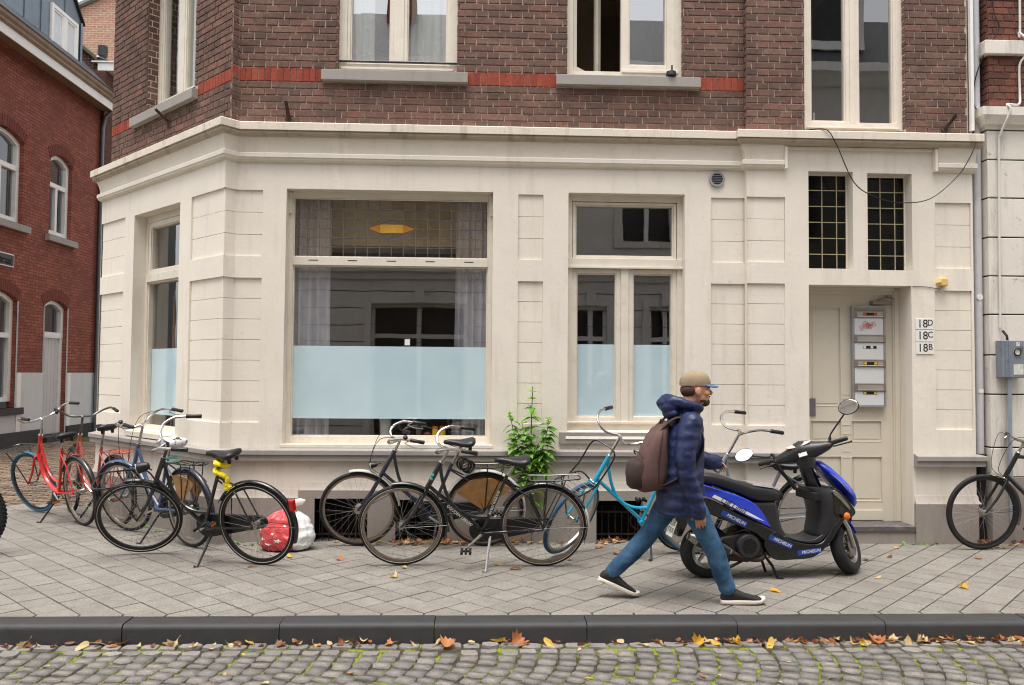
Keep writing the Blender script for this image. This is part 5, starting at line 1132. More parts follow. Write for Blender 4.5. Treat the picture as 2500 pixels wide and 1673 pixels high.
b9 = bicycle('black sports bicycle with straight top tube beside the downpipe', (8.60, 1.93, 0), 180, 3, 2, m_blk, WB=1.13, frame='diamond', bars=FLAT, grip=GRIP_F, fend_f=m_alu, fend_r=m_alu, fend_f_arc=(-110, -8), rim_f=m_blkp, rim_r=m_blkp, levers=1, light=None, stem_h=.12, chain=False, rack=False, crank_deg=120, R_=.348, stand=True)
b10 = bicycle('mountain bicycle with knobbly tyre cut off at the left picture edge', (-1.51, 1.72, 0), 180, 6, 0, m_blk, R_=.350, tr=.027, WB=1.08, frame='mtb', bars=FLAT, grip=GRIP_F, fend_f=None, fend_r=None, rim_f=M('lime_rim', rgb(150, 170, 70), .35), rim_r=M('lime_rim'), rack=False, chain=False, knob=True, tail=False)
# bits on the bicycles
for o, txt, p0, p1, sz in ((b6, 'GOUDEN LEEUW', (.80, .018, .545), (.56, .018, .34), .034), (b6, 'GOUDEN LEEUW', (.375, .017, .62), (.425, .017, .49), .028)):
    t = text_mb(txt, sz, .0008); p0, p1 = np.array(p0), np.array(p1); ex = unit(p1 - p0); n = np.array([0, 1.0, 0]); ez = np.cross(n, ex) * -1
    ez = np.array([-ex[2], 0, ex[0]]) * -1; ez = ez if ez[2] * 1 > -9 else -ez
    c = (p0 + p1) / 2; t.v = [tuple(c + ex * x + np.array([-ex[2], 0, ex[0]]) * -z + n * (-y)) for x, y, z in t.v]; t.obj('lettering', M('white_lettering', rgb(220, 220, 216), .5, var=.02), o)
m = MB()
for dz, dx in ((.0, .0), (.032, -.012)): m.ell((.905 + dx, .019, .755 + dz), (.013, .004, .014), 8, 5)
m.obj('turquoise_sticker', M('turquoise_sticker', rgb(70, 190, 176), .5), b6)
# white printed cover on the blue bicycle's saddle
sx = .305 - .42 * (.96 - .775) * .9; rings = []
for x, w_, zt, zb_ in ((.165, .02, -.01, -.05), (.15, .04, .01, -.065), (.08, .055, .016, -.07), (.0, .08, .014, -.08), (-.07, .11, .022, -.085), (-.12, .108, .024, -.075), (-.148, .07, .0, -.05)):
    rings.append([(sx + x, (w_ + .004 * math.sin(k * 3.1 + x * 40)) * math.cos(2 * math.pi * k / 16), .96 + (zt + zb_) / 2 + (zt - zb_) / 2 * math.sin(2 * math.pi * k / 16) + .003 * math.sin(k * 5 + x * 60)) for k in range(16)])
a = NT('printed_saddle_cover'); n_ = a.noise(a.coord('Object'), 22, 3); a.bsdf(a.mix(a.ramp(n_, [(.56, 0.0), (.6, 1.0)]), rgb(214, 212, 212), rgb(40, 40, 44)), .5)
cv = MB().loft(rings).obj('saddle_cover', a.m, b3, True, 70)
t = text_mb('LBASTIAAN', .03, .001); t.v = [(sx - x * 1.0 + .0, .092 - .0 * z, z + .945) for x, y, z in t.v]; t.obj('lettering', m_blkp, b3)
m = MB(); m.torus((sx - .02, 0, .80), (0.2, 0, 1), .055, .006, 20, 6); m.torus((sx - .03, .01, .775), (-.2, .1, 1), .05, .006, 20, 6); m.obj('turquoise_cable', M('turquoise_cable', rgb(110, 190, 178), .5), b3, True)
# coiled cable lock on the navy bicycle, ring lock on the grey one
m = MB()
for k in range(6): m.torus((.20 - .01 * k, .03, .79 - .006 * k), (.3 * math.sin(k), 1, .35 * math.cos(k * 2.1)), .055 + .006 * math.sin(k * 1.7), .0055, 22, 6)
m.obj('cable_lock', m_blkp, b5, True)
m = MB(); m.torus((.33, 0, .80), (.3, 1, .2), .05, .009, 20, 7); m.tube([(.40, .05, .86), (.36, .07, .78), (.27, .08, .68), (.20, .07, .60)], [.02, .018, .018, .02], 8); m.obj('chain_lock', m_blkp, b8, True)
# yellow chain lock hanging from the black bicycle's seat post
q = b4.matrix_basis.copy() if False else (Matrix.Translation(b4.location) @ b4.rotation_euler.to_matrix().to_4x4())
yl = empty('chain_lock', tuple(q @ Vector((.255, .0, .83)))); yl.rotation_euler = b4.rotation_euler; tag(yl, 'bright yellow sleeved chain lock wrapped round the black bicycle seat tube', 'lock')
pth = spline([(.04, -.02, .04), (.03, .045, .045), (-.03, .05, .03), (-.035, -.03, .0), (.02, -.035, -.01), (.045, .03, -.02), (.02, .06, -.03), (-.04, .06, -.05), (-.075, .055, -.085), (-.05, .06, -.12), (-.085, .06, -.145), (-.05, .062, -.165)], 5)
rr_ = [.021 + .006 * math.sin(i * 1.7) * math.sin(i * .6 + 1) for i in range(len(pth))]
m = MB(); m.tube(pth, rr_, 9); m.obj('sleeve', M('yellow_fabric', rgb(236, 216, 26), .65, var=.12, scale=30, bump=.4, bscale=60), yl, True)
m = MB(); m.box(-.02, .03, -.03, .035, -.005, .02); m.tube([(-.02, .065, -.06), (-.06, .075, -.1)], .012, 6); m.obj('lock_body', m_blkp, yl, bevel=.004)
# ================================================================ SCOOTER
sc = empty('motor_scooter', (4.612, .93, 0), (0, 0, R(5.8))); tag(sc, 'blue and black motor scooter with two mirrors and tyre stickers parked on the pavement', 'scooter')
m_sblue = M('scooter_blue_paint', rgb(34, 64, 205), .2, 0, var=.08, scale=4, coat=.7); m_sblk = M('scooter_black_gloss', rgb(10, 10, 12), .25, 0, var=.2, scale=6, coat=.4)
m_sgry = M('scooter_dark_plastic', rgb(40, 40, 43), .42, 0, var=.12, scale=9, bump=.1, bscale=150); m_seat = M('scooter_seat_vinyl', rgb(28, 28, 31), .34, 0, var=.12, scale=12, bump=.15, bscale=160)
m_seatg = M('seat_sky_sheen', rgb(128, 126, 124), .45, 0, var=.12, scale=9); m_eng = M('grimy_engine_metal', rgb(58, 54, 52), .5, .6, var=.3, scale=16)  # pale seat grey is sky reflection put into the colour; the vinyl is black
m_silv = M('scooter_silver', rgb(166, 162, 156), .3, .9, var=.12, scale=10); m_mirror = NT('mirror_glass'); m_mirror.bsdf((.92, .92, .92), .02, 1.0); m_mirror = m_mirror.m
m_stw = M('sticker_white', rgb(232, 232, 230), .35, var=.02); m_stb = M('sticker_blue', rgb(30, 66, 150), .35, var=.04)
def slab(name, pts, hw, mat, taper=None, bevel=.02, parent=sc, y0=None):
    m = MB(); m.prism(pts, -hw if y0 is None else y0, hw)
    if taper: m.v = [(x, y * taper(x, z), z) for x, y, z in m.v]
    o = m.obj(name, mat, parent, True, 30, True)
    md = o.modifiers.new('bevel', 'BEVEL'); md.width = bevel; md.segments = 3; md.limit_method = 'ANGLE'; md.angle_limit = R(50)
    return o
def cr(pts, n=5): return [tuple(p) for p in spline([(a, b, 0) for a, b in pts], n)]
def cc(pts, n=5): return [(p[0], p[1]) for p in spline([(a, b, 0) for a, b in pts], n, True)]
# rear bodywork
top = cr([(-.33, .735), (-.2, .775), (-.09, .75), (.1, .69), (.3, .62), (.41, .53), (.50, .395)])[:]; low = cr([(.50, .395), (.37, .458), (.23, .525), (.03, .628), (-.1, .66), (-.25, .655), (-.33, .70)])[1:]
tp = lambda x, z: (.45 + .55 * min(1, max(0, (x + .35) / .25))) * (1 - .25 * max(0, (x - .36) / .14))
body = slab('body_panel', [(p[0], p[1]) for p in top + low], .165, m_sblue, tp, .028)
slab('lower_panel', [(-.12, .645), (.03, .615), (.23, .515), (.37, .45), (.50, .388), (.56, .36), (.60, .31), (.50, .27), (.44, .30), (.37, .36), (.20, .43), (.03, .50), (-.10, .55)], .150, m_sblk, None, .012)
slab('seat_column', [(.26, .60), (.56, .60), (.578, .47), (.60, .39), (.655, .305), (.45, .28), (.30, .40)], .115, m_sgry, None, .03)
slab('tail_unit', [(-.36, .70), (-.33, .745), (-.26, .77), (-.18, .72), (-.2, .60), (-.28, .57), (-.33, .62)], .085, m_sblk, None, .02)
slab('tail_light', [(-.375, .665), (-.365, .72), (-.34, .735), (-.335, .66)], .07, m_redl, None, .01)
# seat: rear cushion stepping down to the rider's place
rings = []
for x, zt, zb_, w_ in ((-.20, .80, .76, .06), (-.17, .825, .745, .10), (-.05, .832, .735, .125), (.05, .822, .72, .135), (.16, .795, .68, .14), (.26, .765, .645, .142), (.33, .742, .61, .14), (.42, .728, .59, .135), (.52, .712, .585, .125), (.59, .685, .592, .105), (.625, .655, .60, .07), (.635, .63, .605, .03)):
    rings.append([(x, w_ * math.copysign(abs(math.cos(q)) ** .55, math.cos(q)), (zt + zb_) / 2 + (zt - zb_) / 2 * math.copysign(abs(math.sin(q)) ** .6, math.sin(q))) for q in (2 * math.pi * k / 20 for k in range(20))])
st_ = MB().loft(rings).obj('seat', m_seat, sc, True, 60)
rings = []
for x, zt, w_ in ((.335, .7425, .05), (.36, .7395, .10), (.42, .7305, .112), (.52, .7145, .10), (.585, .6895, .075), (.61, .672, .03)): rings.append([(x, w_ * y, zt - .004 * abs(y) ** 3 + .006) for y in (-1, -.6, 0, .6, 1)]); rings[-1] = [(x, -w_ - .012 - .0 * zt, zt - .012)] + rings[-1]
m = MB()
for i in range(5):
    for j in range(5): m.quad(rings[i][j], rings[i + 1][j], rings[i + 1][j + 1], rings[i][j + 1])
m.obj('seat_sheen', m_seatg, st_, True)  # painted sheen: pale patch for the sky reflected on the glossy seat front
# floor, lower fairing, leg shield
slab('lower_fairing', cc([(.43, .29), (.47, .20), (.53, .155), (.68, .155), (.84, .172), (.98, .28), (1.05, .38), (1.14, .50), (1.06, .47), (.97, .35), (.91, .285), (.83, .268), (.72, .285), (.63, .31), (.52, .375)], 4), .152, m_sblk, lambda x, z: 1 - .12 * max(0, (x - .9) / .2), .012)
slab('floor_board', cc([(.60, .318), (.72, .288), (.83, .272), (.91, .288), (.96, .34), (.93, .345), (.84, .30), (.72, .305), (.62, .335)], 4), .135, m_sgry, None, .006)
def sect(z, x0, x1, w, n=18, e=.6): # plan section: flat rider side, bulging front
    return [((x0 + x1) / 2 + (x1 - x0) / 2 * math.copysign(abs(math.cos(q)) ** e, math.cos(q)), w * math.copysign(abs(math.sin(q)) ** e, math.sin(q)), z) for q in (2 * math.pi * k / n for k in range(n))]
m = MB(); m.loft([sect(.275, .90, .98, .12), sect(.31, .875, 1.0, .13), sect(.36, .88, 1.04, .14), sect(.42, .895, 1.08, .15), sect(.50, .90, 1.12, .16), sect(.58, .885, 1.11, .168), sect(.64, .855, 1.07, .165), sect(.68, .83, 1.04, .155), sect(.70, .825, 1.02, .148)]); m.obj('leg_shield', m_sgry, sc, True, 50)
slab('glove_pocket', [(.835, .67), (.99, .665), (.99, .60), (.84, .60)], .15, m_dark, None, .01)
m = MB(); m.loft([[(cx + tx * (-.5 * th), y, cz + tz * 0) if False else (cx - .78 * o, y, cz - .62 * o) for (y, o) in [(w * math.cos(q), th * math.sin(q) * (1.0 if math.sin(q) < 0 else .4)) for q in (2 * math.pi * k / 16 for k in range(16))]] for cx, cz, w, th, tx, tz in ((.925, .895, .03, .02, 1, 0), (.94, .88, .07, .04, 1, 0), (.99, .83, .12, .055, 1, 0), (1.05, .77, .155, .06, 1, 0), (1.12, .70, .165, .06, 1, 0), (1.185, .625, .14, .06, 1, 0), (1.225, .56, .09, .05, 1, 0), (1.245, .52, .03, .02, 1, 0))])
fs = m.obj('front_panel', m_sblue, sc, True, 60)
slab('front_fairing', cc([(1.0, .70), (1.08, .66), (1.17, .58), (1.23, .50), (1.17, .46), (1.08, .46), (1.0, .52)], 4), .17, m_sblk, lambda x, z: 1 - .5 * max(0, (x - 1.05) / .18), .02)
slab('headlight', cc([(1.10, .63), (1.17, .585), (1.232, .525), (1.225, .505), (1.15, .55)], 4), .155, m_cream, lambda x, z: 1 - .5 * max(0, (x - 1.05) / .18), .008)
slab('silver_trim', cc([(1.0, .69), (1.06, .645), (1.15, .55), (1.14, .535), (1.04, .62), (.99, .665)], 4), .176, m_silv, lambda x, z: 1 - .4 * max(0, (x - 1.05) / .18), .004)
m = MB(); m.ell((1.10, -.176, .487), (.026, .018, .03), 12, 8); m.obj('turn_signal', m_orr, sc, True)
m = MB(); m.ell((1.10, .176, .487), (.026, .018, .03), 12, 8); m.obj('turn_signal', m_orr, sc, True)
m = MB(); m.tube([(.99, -.128, .82), (1.06, -.158, .752), (1.15, -.158, .655)], [.004, .014, .003], 6, flat=.25, up=(0, 1, 0)); m.obj('white_stripe', m_stw, fs, True)
# engine, exhaust, fan
slab('engine', [(.02, .22), (.10, .33), (.30, .37), (.44, .30), (.46, .18), (.32, .13), (.12, .15)], .11, m_eng, None, .02)
slab('engine_block', [(.14, .34), (.36, .42), (.40, .34), (.2, .3)], .08, m_sblk, None, .01)
m = MB(); m.lathe((.308, -.10, .262), (0, -1, 0), [(.10, 0), (.098, .03), (.086, .048), (.06, .052), (.058, .046), (.01, .046)], 28); fan = m.obj('fan_cover', m_sgry, sc, True, 40)
for k in range(7):
    z = .262 - .045 + k * .015; hw = math.sqrt(max(.0001, .056 ** 2 - (z - .262) ** 2)); m = MB(); m.box(.308 - hw, .308 + hw, -.152, -.147, z - .003, z + .003); m.obj('fan_slat', m_sblk, fan)
ex0, ex1 = np.array([-.13, -.15, .335]), np.array([.17, -.145, .225]); d = unit(ex1 - ex0); Lx = np.linalg.norm(ex1 - ex0)
m = MB(); m.lathe(ex0, d, [(.03, 0), (.05, .015), (.056, .06), (.056, Lx * .7), (.04, Lx * .9), (.025, Lx)], 18); mf = m.obj('muffler', m_sblk, sc, True, 40)
m = MB(); m.lathe(ex0 - d * .055, d, [(.02, .004), (.031, 0), (.034, .02), (.045, .05), (.05, .08), (.03, .085)], 18); m.obj('muffler_tip', m_chr, mf, True, 40)
m = MB()
for i in range(8):
    for j in range(6):
        f_ = lambda u, v: ex0 + d * (.08 + u * (Lx - .10)) + np.array([0, -1, 0]) * .06 * math.cos((v - .5) * 2.0) * (1 - .35 * u) + np.array([.3, 0, .95]) * .06 * math.sin((v - .5) * 2.0) * (1 - .5 * u * u)
        m.quad(f_(i / 8, j / 6), f_((i + 1) / 8, j / 6), f_((i + 1) / 8, (j + 1) / 6), f_(i / 8, (j + 1) / 6))
m.obj('heat_shield', m_silv, mf, True)
m = MB(); m.tube(spline([(.15, -.145, .23), (.22, -.13, .195), (.30, -.12, .165), (.40, -.115, .155), (.445, -.10, .175), (.45, -.05, .21)], 5), .019, 10); m.obj('exhaust_pipe', m_rust, sc, True)
m = MB(); m.tube([(.30, -.08, .15), (.18, -.12, .11), (.10, -.15, .095)], .011, 7); m.ell((.09, -.155, .095), (.03, .02, .014), 8, 6); m.obj('kick_lever', m_rust, sc, True)
m = MB(); m.tube([(.45, -.06, .20), (.52, -.09, .10), (.56, -.11, .006), (.60, -.115, .004)], .011, 7); m.tube([(.45, .06, .20), (.52, .09, .10), (.56, .11, .006)], .011, 7); m.obj('stand', m_iron, sc, True)
# wheels
def s_wheel(nm, c, xf, R_=.205, tr=.046):
    t = MB(); t.ring_profile(c, (0, 1, 0), [(R_ - .085, -.036), (R_ - .06, -.05), (R_ - .025, -.05), (R_ - .006, -.034), (R_, 0), (R_ - .006, .034), (R_ - .025, .05), (R_ - .06, .05), (R_ - .085, .036)], 44)
    if xf is not None: t.xf(xf)
    w_ = t.obj(nm, m_rub, sc, True, 60)
    t = MB(); t.ring_profile(c, (0, 1, 0), [(R_ - .105, -.03), (R_ - .088, -.038), (R_ - .078, -.044), (R_ - .076, -.038), (R_ - .076, .038), (R_ - .078, .044), (R_ - .088, .038), (R_ - .105, .03)], 40); t.lathe(np.array(c) - np.array([0, .045, 0]), (0, 1, 0), [(.012, -.02), (.012, 0), (.036, .002), (.036, .088), (.012, .09)], 14)
    for k in range(5):
        q = 2 * math.pi * k / 5 + .3; e = np.array([math.cos(q), 0, math.sin(q)]); t.tube([np.array(c) + e * .03, np.array(c) + e * (R_ - .1)], [.018, .013], 6)
    if xf is not None: t.xf(xf)
    t.obj('rim', m_silv, w_, True, 40); return w_
s_wheel('rear_wheel', (.015, 0, .205), None)
hb_, ht_ = np.array([1.13, 0, .30]), np.array([.83, 0, .96]); axd = unit(ht_ - hb_)
sm = Matrix.Translation(Vector(ht_)) @ Matrix.Rotation(R(56), 4, Vector(axd)) @ Matrix.Translation(-Vector(ht_))
smw = Matrix.Translation(Vector(ht_)) @ Matrix.Rotation(R(44), 4, Vector(axd)) @ Matrix.Translation(-Vector(ht_))
fw_c = np.array([1.205, 0, .205]); s_wheel('front_wheel', fw_c, smw, .205, .046)
m = MB()
for s in (-1, 1): m.tube([ht_ - axd * .45 + np.array([0, s * .068, 0]), fw_c + np.array([-.03, s * .072, .14]), fw_c + np.array([.0, s * .07, -.005])], [.02, .022, .018], 9)
m.cyl(fw_c - np.array([0, .08, 0]), fw_c + np.array([0, .08, 0]), .013, 8); m.lathe(fw_c + np.array([0, -.06, 0]), (0, 1, 0), [(.02, 0), (.075, .002), (.075, .006), (.02, .008)], 24); m.xf(smw); m.obj('fork', m_silv, sc, True, 40)
m = MB(); m.ring_profile(fw_c, (0, 1, 0), [(.215, -.055), (.226, -.04), (.232, 0), (.226, .04), (.215, .055), (.211, .05), (.226, 0), (.211, -.05)], 16, R(-35), R(62)); m.xf(smw); m.obj('front_fender', m_sblue, sc, True, 50)
# steering head: column, cowl, bars, mirrors
m = MB(); m.tube([(.985, 0, .56), (.87, 0, .80), (.845, 0, .87)], [.06, .055, .05], 14); m.obj('steering_column', m_sblk, sc, True)
m = MB()   # built facing forward, then turned with the bars
m.loft([[(.83 + fx + a_ * math.cos(q), s, .965 + uz + b_ * math.sin(q)) for q in (2 * math.pi * k / 14 for k in range(14))] for s, fx, uz, a_, b_ in ((-.235, -.005, .0, .02, .02), (-.20, 0, 0, .034, .036), (-.13, .0, .0, .055, .055), (-.06, .0, .01, .085, .075), (0, .0, .015, .10, .085), (.06, .0, .01, .085, .075), (.13, .0, .0, .055, .055), (.20, 0, 0, .034, .036), (.235, -.005, .0, .02, .02))])
m.loft([[(cx + r_ * math.cos(q), 1.15 * r_ * math.sin(q), z) for q in (2 * math.pi * k / 12 for k in range(12))] for cx, z, r_ in ((.85, .83, .052), (.845, .86, .058), (.835, .92, .075), (.83, .97, .07))]); m.xf(sm); cw_ = m.obj('handlebar_cowl', m_sgry, sc, True, 60)
m = MB(); m.loft([[(.90 + a_ * math.cos(q), s, 1.0 + b_ * math.sin(q)) for q in (2 * math.pi * k / 10 for k in range(10))] for s, a_, b_ in ((-.15, .01, .01), (-.10, .03, .035), (0, .045, .055), (.10, .03, .035), (.15, .01, .01))]); m.xf(sm); m.obj('cowl_front', m_sblue, cw_, True)
m = MB(); m.loft([[(.773 - .018 * k_, s * w_, 1.03 - .014 * k_) for s in np.linspace(-1, 1, 7)] + [(.773 - .018 * k_ - .002, s * w_, 1.03 - .014 * k_ + .003) for s in np.linspace(1, -1, 7)] for k_, w_ in ((-.6, .04), (0, .10), (1, .085), (1.6, .05))]); m.xf(sm); m.obj('instrument_glass', m_cream, cw_, True)
m = MB(); m.box(.738, .742, -.045, .02, .925, .955); m.xf(sm); m.obj('sticker', m_stw, cw_)
m = MB(); m.tube([(.82, -.36, .975), (.83, -.1, .965), (.83, .1, .965), (.82, .36, .975)], .011, 8); m.xf(sm); hb2 = m.obj('handlebar', m_silv, sc, True)
for s in (-1, 1):
    m = MB(); m.tube([(.825, s * .235, .972), (.82, s * .245, .973), (.82, s * .35, .975), (.82, s * .362, .975)], [.02, .0175, .0175, .013], 10); m.xf(sm); m.obj('grip', m_blkp, hb2, True)
    m = MB(); m.box(.805, .85, min(s * .19, s * .235), max(s * .19, s * .235), .95, .995); m.xf(sm); sw = m.obj('switch_box', m_blkp, hb2, bevel=.006)
    m = MB(); m.box(.80, .806, min(s * .2, s * .22), max(s * .2, s * .22), .955, .972); m.xf(sm); m.obj('red_switch', m_redl, sw)
    m = MB(); m.tube([(.86, s * .20, .965), (.895, s * .24, .955), (.89, s * .36, .95), (.885, s * .375, .95)], [.008, .006, .006, .009], 7); m.xf(sm); m.obj('brake_lever', m_blkp, hb2, True)
    tip = np.array([.80, s * .40, 1.155 if s < 0 else 1.06]); mid = np.array([.83, s * .27, 1.06 if s < 0 else 1.01])
    m = MB(); m.tube(spline([(.835, s * .225, .99), (.835, s * .24, 1.03), mid, tip], 4), [.012] * 4 + [.0065] * 9, 7); m.xf(sm); ms = m.obj('mirror_stalk', m_blkp, hb2, True)
    tc = tip + np.array([0, s * .05, .045 if s < 0 else .02])
    m = MB(); m.lathe(tc, (-1, 0, .1 if s < 0 else .42), [(.03, -.03), (.055, -.012), (.062, 0), (.058, .003)], 20); i0 = len(m.v); m.v = [(x, tc[1] + (y - tc[1]) * 1.3, z if True else z) for x, y, z in m.v]; m.xf(sm); mo = m.obj('mirror', m_blkp, ms, True, 50)
    m = MB(); m.lathe(tc + unit((-1, 0, .1 if s < 0 else .42)) * .0036, (-1, 0, .1 if s < 0 else .42), [(.056, 0), (.055, .0005), (.001, .0006)], 20); m.v = [(x, tc[1] + (y - tc[1]) * 1.3, z) for x, y, z in m.v]; m.xf(sm); m.obj('mirror_glass', m_mirror, mo)
# tail: mudguard and plate
slab('rear_fender', [(-.30, .62), (-.2, .60), (-.13, .48), (-.20, .33), (-.235, .33), (-.24, .46)], .06, m_sblk, None, .01)
P0 = np.array([-.262, 0, .40]); pn = unit((-.93, -.10, .36)); pu = unit(np.array([0.36, 0, .93])); pr2 = np.cross(pu, pn)
def on_plate(u, v, o): return tuple(P0 + pr2 * u + pu * v + pn * o)
m = MB(); m.hexa([on_plate(u, v, o) for o in (-.004, 0) for u, v in ((-.055, -.075), (.055, -.075), (.055, .075), (-.055, .075))]); plate = m.obj('number_plate', M('plate_white', rgb(226, 224, 214), .4, var=.03), sc)
for txt, dv in (('35B', .03), ('TRR', -.03)):
    t = text_mb(txt, .062, .0008); t.v = [on_plate(-x if False else x, z + dv, .0015 + 0 * y) for x, y, z in t.v]; t.obj('plate_lettering', m_blkp, plate)
# stickers and lettering on the camera side
def sticker(p0, p1, h, y, txt, sz, bgm, fgm, parent, off=.0):
    p0, p1 = np.array([p0[0], 0, p0[1]]), np.array([p1[0], 0, p1[1]]); ex_ = unit(p1 - p0); ez_ = np.array([-ex_[2], 0, ex_[0]]); c = (p0 + p1) / 2; Lh = np.linalg.norm(p1 - p0) / 2
    if bgm is not None:
        m = MB(); m.hexa([tuple(c + ex_ * a + ez_ * b + np.array([0, yy, 0])) for yy in (y, y - .0012) for a, b in ((-Lh, -h / 2), (Lh, -h / 2), (Lh, h / 2), (-Lh, h / 2))]); parent = m.obj('sticker', bgm, parent)
    t = text_mb(txt, sz, .0006); t.v = [tuple(c + ex_ * (x + off + .25 * z) + ez_ * z + np.array([0, y - .0022 + y_ * .5, 0])) for x, y_, z in t.v]; t.obj('lettering', fgm, parent)
sticker((.085, .530), (.285, .430), .042, -.1505, 'MICHELIN', .037, m_stb, m_stw, sc, .018)
sticker((.47, .335), (.655, .255), .042, -.1525, 'MICHELIN', .035, m_stb, m_stw, sc, .016)
sticker((.70, .205), (.895, .225), .038, -.1525, 'MICHELIN', .035, m_stb, m_stw, sc, .016)
m = MB(); pts = [(.0, .648), (.12, .592), (.25, .525), (.36, .478), (.44, .452), (.36, .495), (.25, .552), (.12, .62), (.02, .667)]; m.poly([(x, -.1658 * tp(x, z), z) for x, z in pts]); m.obj('white_swoosh', m_stw, body)
sticker((.05, .640), (.30, .520), .05, -.1675, 'Off Limit', .062, None, m_sblk, body)
# ================================================================ WALKING PERSON
pe = empty('person', (4.35, .29, 0)); tag(pe, 'person in navy quilted jacket, jeans and khaki cap striding past the scooter', 'person')
m_skin = M('skin', rgb(206, 150, 124), .5, var=.06, scale=12); m_jack = NT('navy_quilted_jacket')
a = m_jack; v = a.coord('Object'); wv = a.n('ShaderNodeTexWave', _bands_direction='Z'); wv.inputs['Scale'].default_value = 4.4; wv.inputs['Distortion'].default_value = 1.2; wv.inputs['Detail'].default_value = 2; a.l(v, wv.inputs['Vector'])
a.bsdf(a.ramp(a.noise(v, 5, 4), [(.3, rgb(24, 32, 62)), (.7, rgb(36, 47, 88))]), .45, 0, .4, 0, a.math('ADD', a.math('MULTIPLY', wv.outputs['Fac'], .6), a.math('MULTIPLY', a.noise(v, 24, 3), .9)), .4, .012); m_jack = a.m
a = NT('faded_denim'); v = a.coord('Object'); c = a.ramp(a.noise(v, 7, 5), [(.3, rgb(34, 58, 84)), (.7, rgb(74, 112, 144))]); mp = a.n('ShaderNodeMapping'); mp.inputs['Scale'].default_value = (300, 300, 60); a.l(v, mp.inputs['Vector'])
a.bsdf(a.mix(1.0, c, a.ramp(a.noise(mp.outputs[0], 1, 2), [(.3, .8), (.7, 1.2)]), 'MULTIPLY'), .8, 0, .2, 0, a.noise(v, 30, 4), .4, .006); m_jean = a.m
m_cap = M('khaki_cap_cloth', rgb(146, 128, 104), .85, var=.12, scale=16, bump=.3, bscale=240); m_brim = M('blue_cap_brim', rgb(56, 110, 162), .7, var=.1, scale=16)
m_hair = M('dark_brown_hair', rgb(74, 48, 34), .6, var=.3, scale=60, bump=.5, bscale=160); m_pack = M('brown_backpack_cloth', rgb(92, 66, 62), .8, var=.15, scale=10, bump=.4, bscale=180)
m_packd = M('dark_backpack_cloth', rgb(54, 38, 34), .8, var=.15, scale=10, bump=.4, bscale=180); m_shoe = M('black_shoe_knit', rgb(26, 25, 27), .75, var=.2, scale=30, bump=.3, bscale=220); m_sole = M('off_white_sole', rgb(208, 200, 190), .6, var=.06, scale=10)
def limb(mb, pts, radii, seg=14, n=5):
    P = spline(pts, n); rr = []
    for i in range(len(radii) - 1): rr += [radii[i] + (radii[i + 1] - radii[i]) * k / n for k in range(n)]
    rr.append(radii[-1]); mb.tube(P, rr, seg); mb.ell(P[0], (rr[0],) * 3, seg, 8); mb.ell(P[-1], (rr[-1],) * 3, seg, 8)
HX, HZ = .03, 1.475     # head centre
b = MB()
b.ell((HX - .012, 0, HZ + .02), (.098, .075, .105), 20, 14); b.ell((HX + .022, 0, HZ - .045), (.07, .058, .075), 16, 10); b.ell((HX + .05, 0, HZ - .088), (.034, .036, .03), 12, 8)
b.ell((HX + .082, 0, HZ + .022), (.016, .045, .014), 12, 8)                                          # brow
b.tube([(HX + .086, 0, HZ + .012), (HX + .108, 0, HZ - .022), (HX + .098, 0, HZ - .032)], [.009, .013, .010], 8); b.ell((HX + .10, 0, HZ - .026), (.016, .015, .011), 10, 7)
b.ell((HX + .08, 0, HZ - .055), (.018, .024, .008), 10, 7); b.ell((HX + .078, 0, HZ - .067), (.017, .022, .008), 10, 7)    # lips
for s in (-1, 1): b.ell((HX - .005, s * .076, HZ - .008), (.021, .010, .033), 10, 8); b.ell((HX + .06, s * .045, HZ - .02), (.026, .02, .024), 10, 7)
limb(b, [(HX - .03, 0, HZ - .05), (-.045, 0, 1.33), (-.06, 0, 1.25)], [.056, .054, .07])
b.loft([[(cx + a_ * math.cos(q), w_ * math.sin(q), z) for q in (2 * math.pi * k / 18 for k in range(18))] for z, cx, a_, w_ in ((.66, -.09, .10, .14), (.78, -.085, .10, .145), (.95, -.075, .095, .14), (1.10, -.068, .10, .15), (1.22, -.06, .09, .16), (1.29, -.055, .06, .10))])
RA = [(-.055, -.165, 1.245), (-.105, -.215, .985), (-.03, -.205, .72), (-.005, -.20, .675)]; LA = [(-.055, .165, 1.245), (-.02, .225, 1.03), (.13, .20, .958), (.17, .19, .945)]
limb(b, RA, [.05, .042, .03, .026]); limb(b, LA, [.05, .042, .03, .026])
RL = [(-.06, -.085, .74), (.115, -.095, .405), (.18, -.092, .21), (.222, -.09, .085)]; LL = [(-.10, .085, .74), (-.285, .085, .455), (-.44, .085, .285), (-.565, .085, .165)]
limb(b, RL, [.082, .056, .05, .036]); limb(b, LL, [.082, .056, .05, .036])
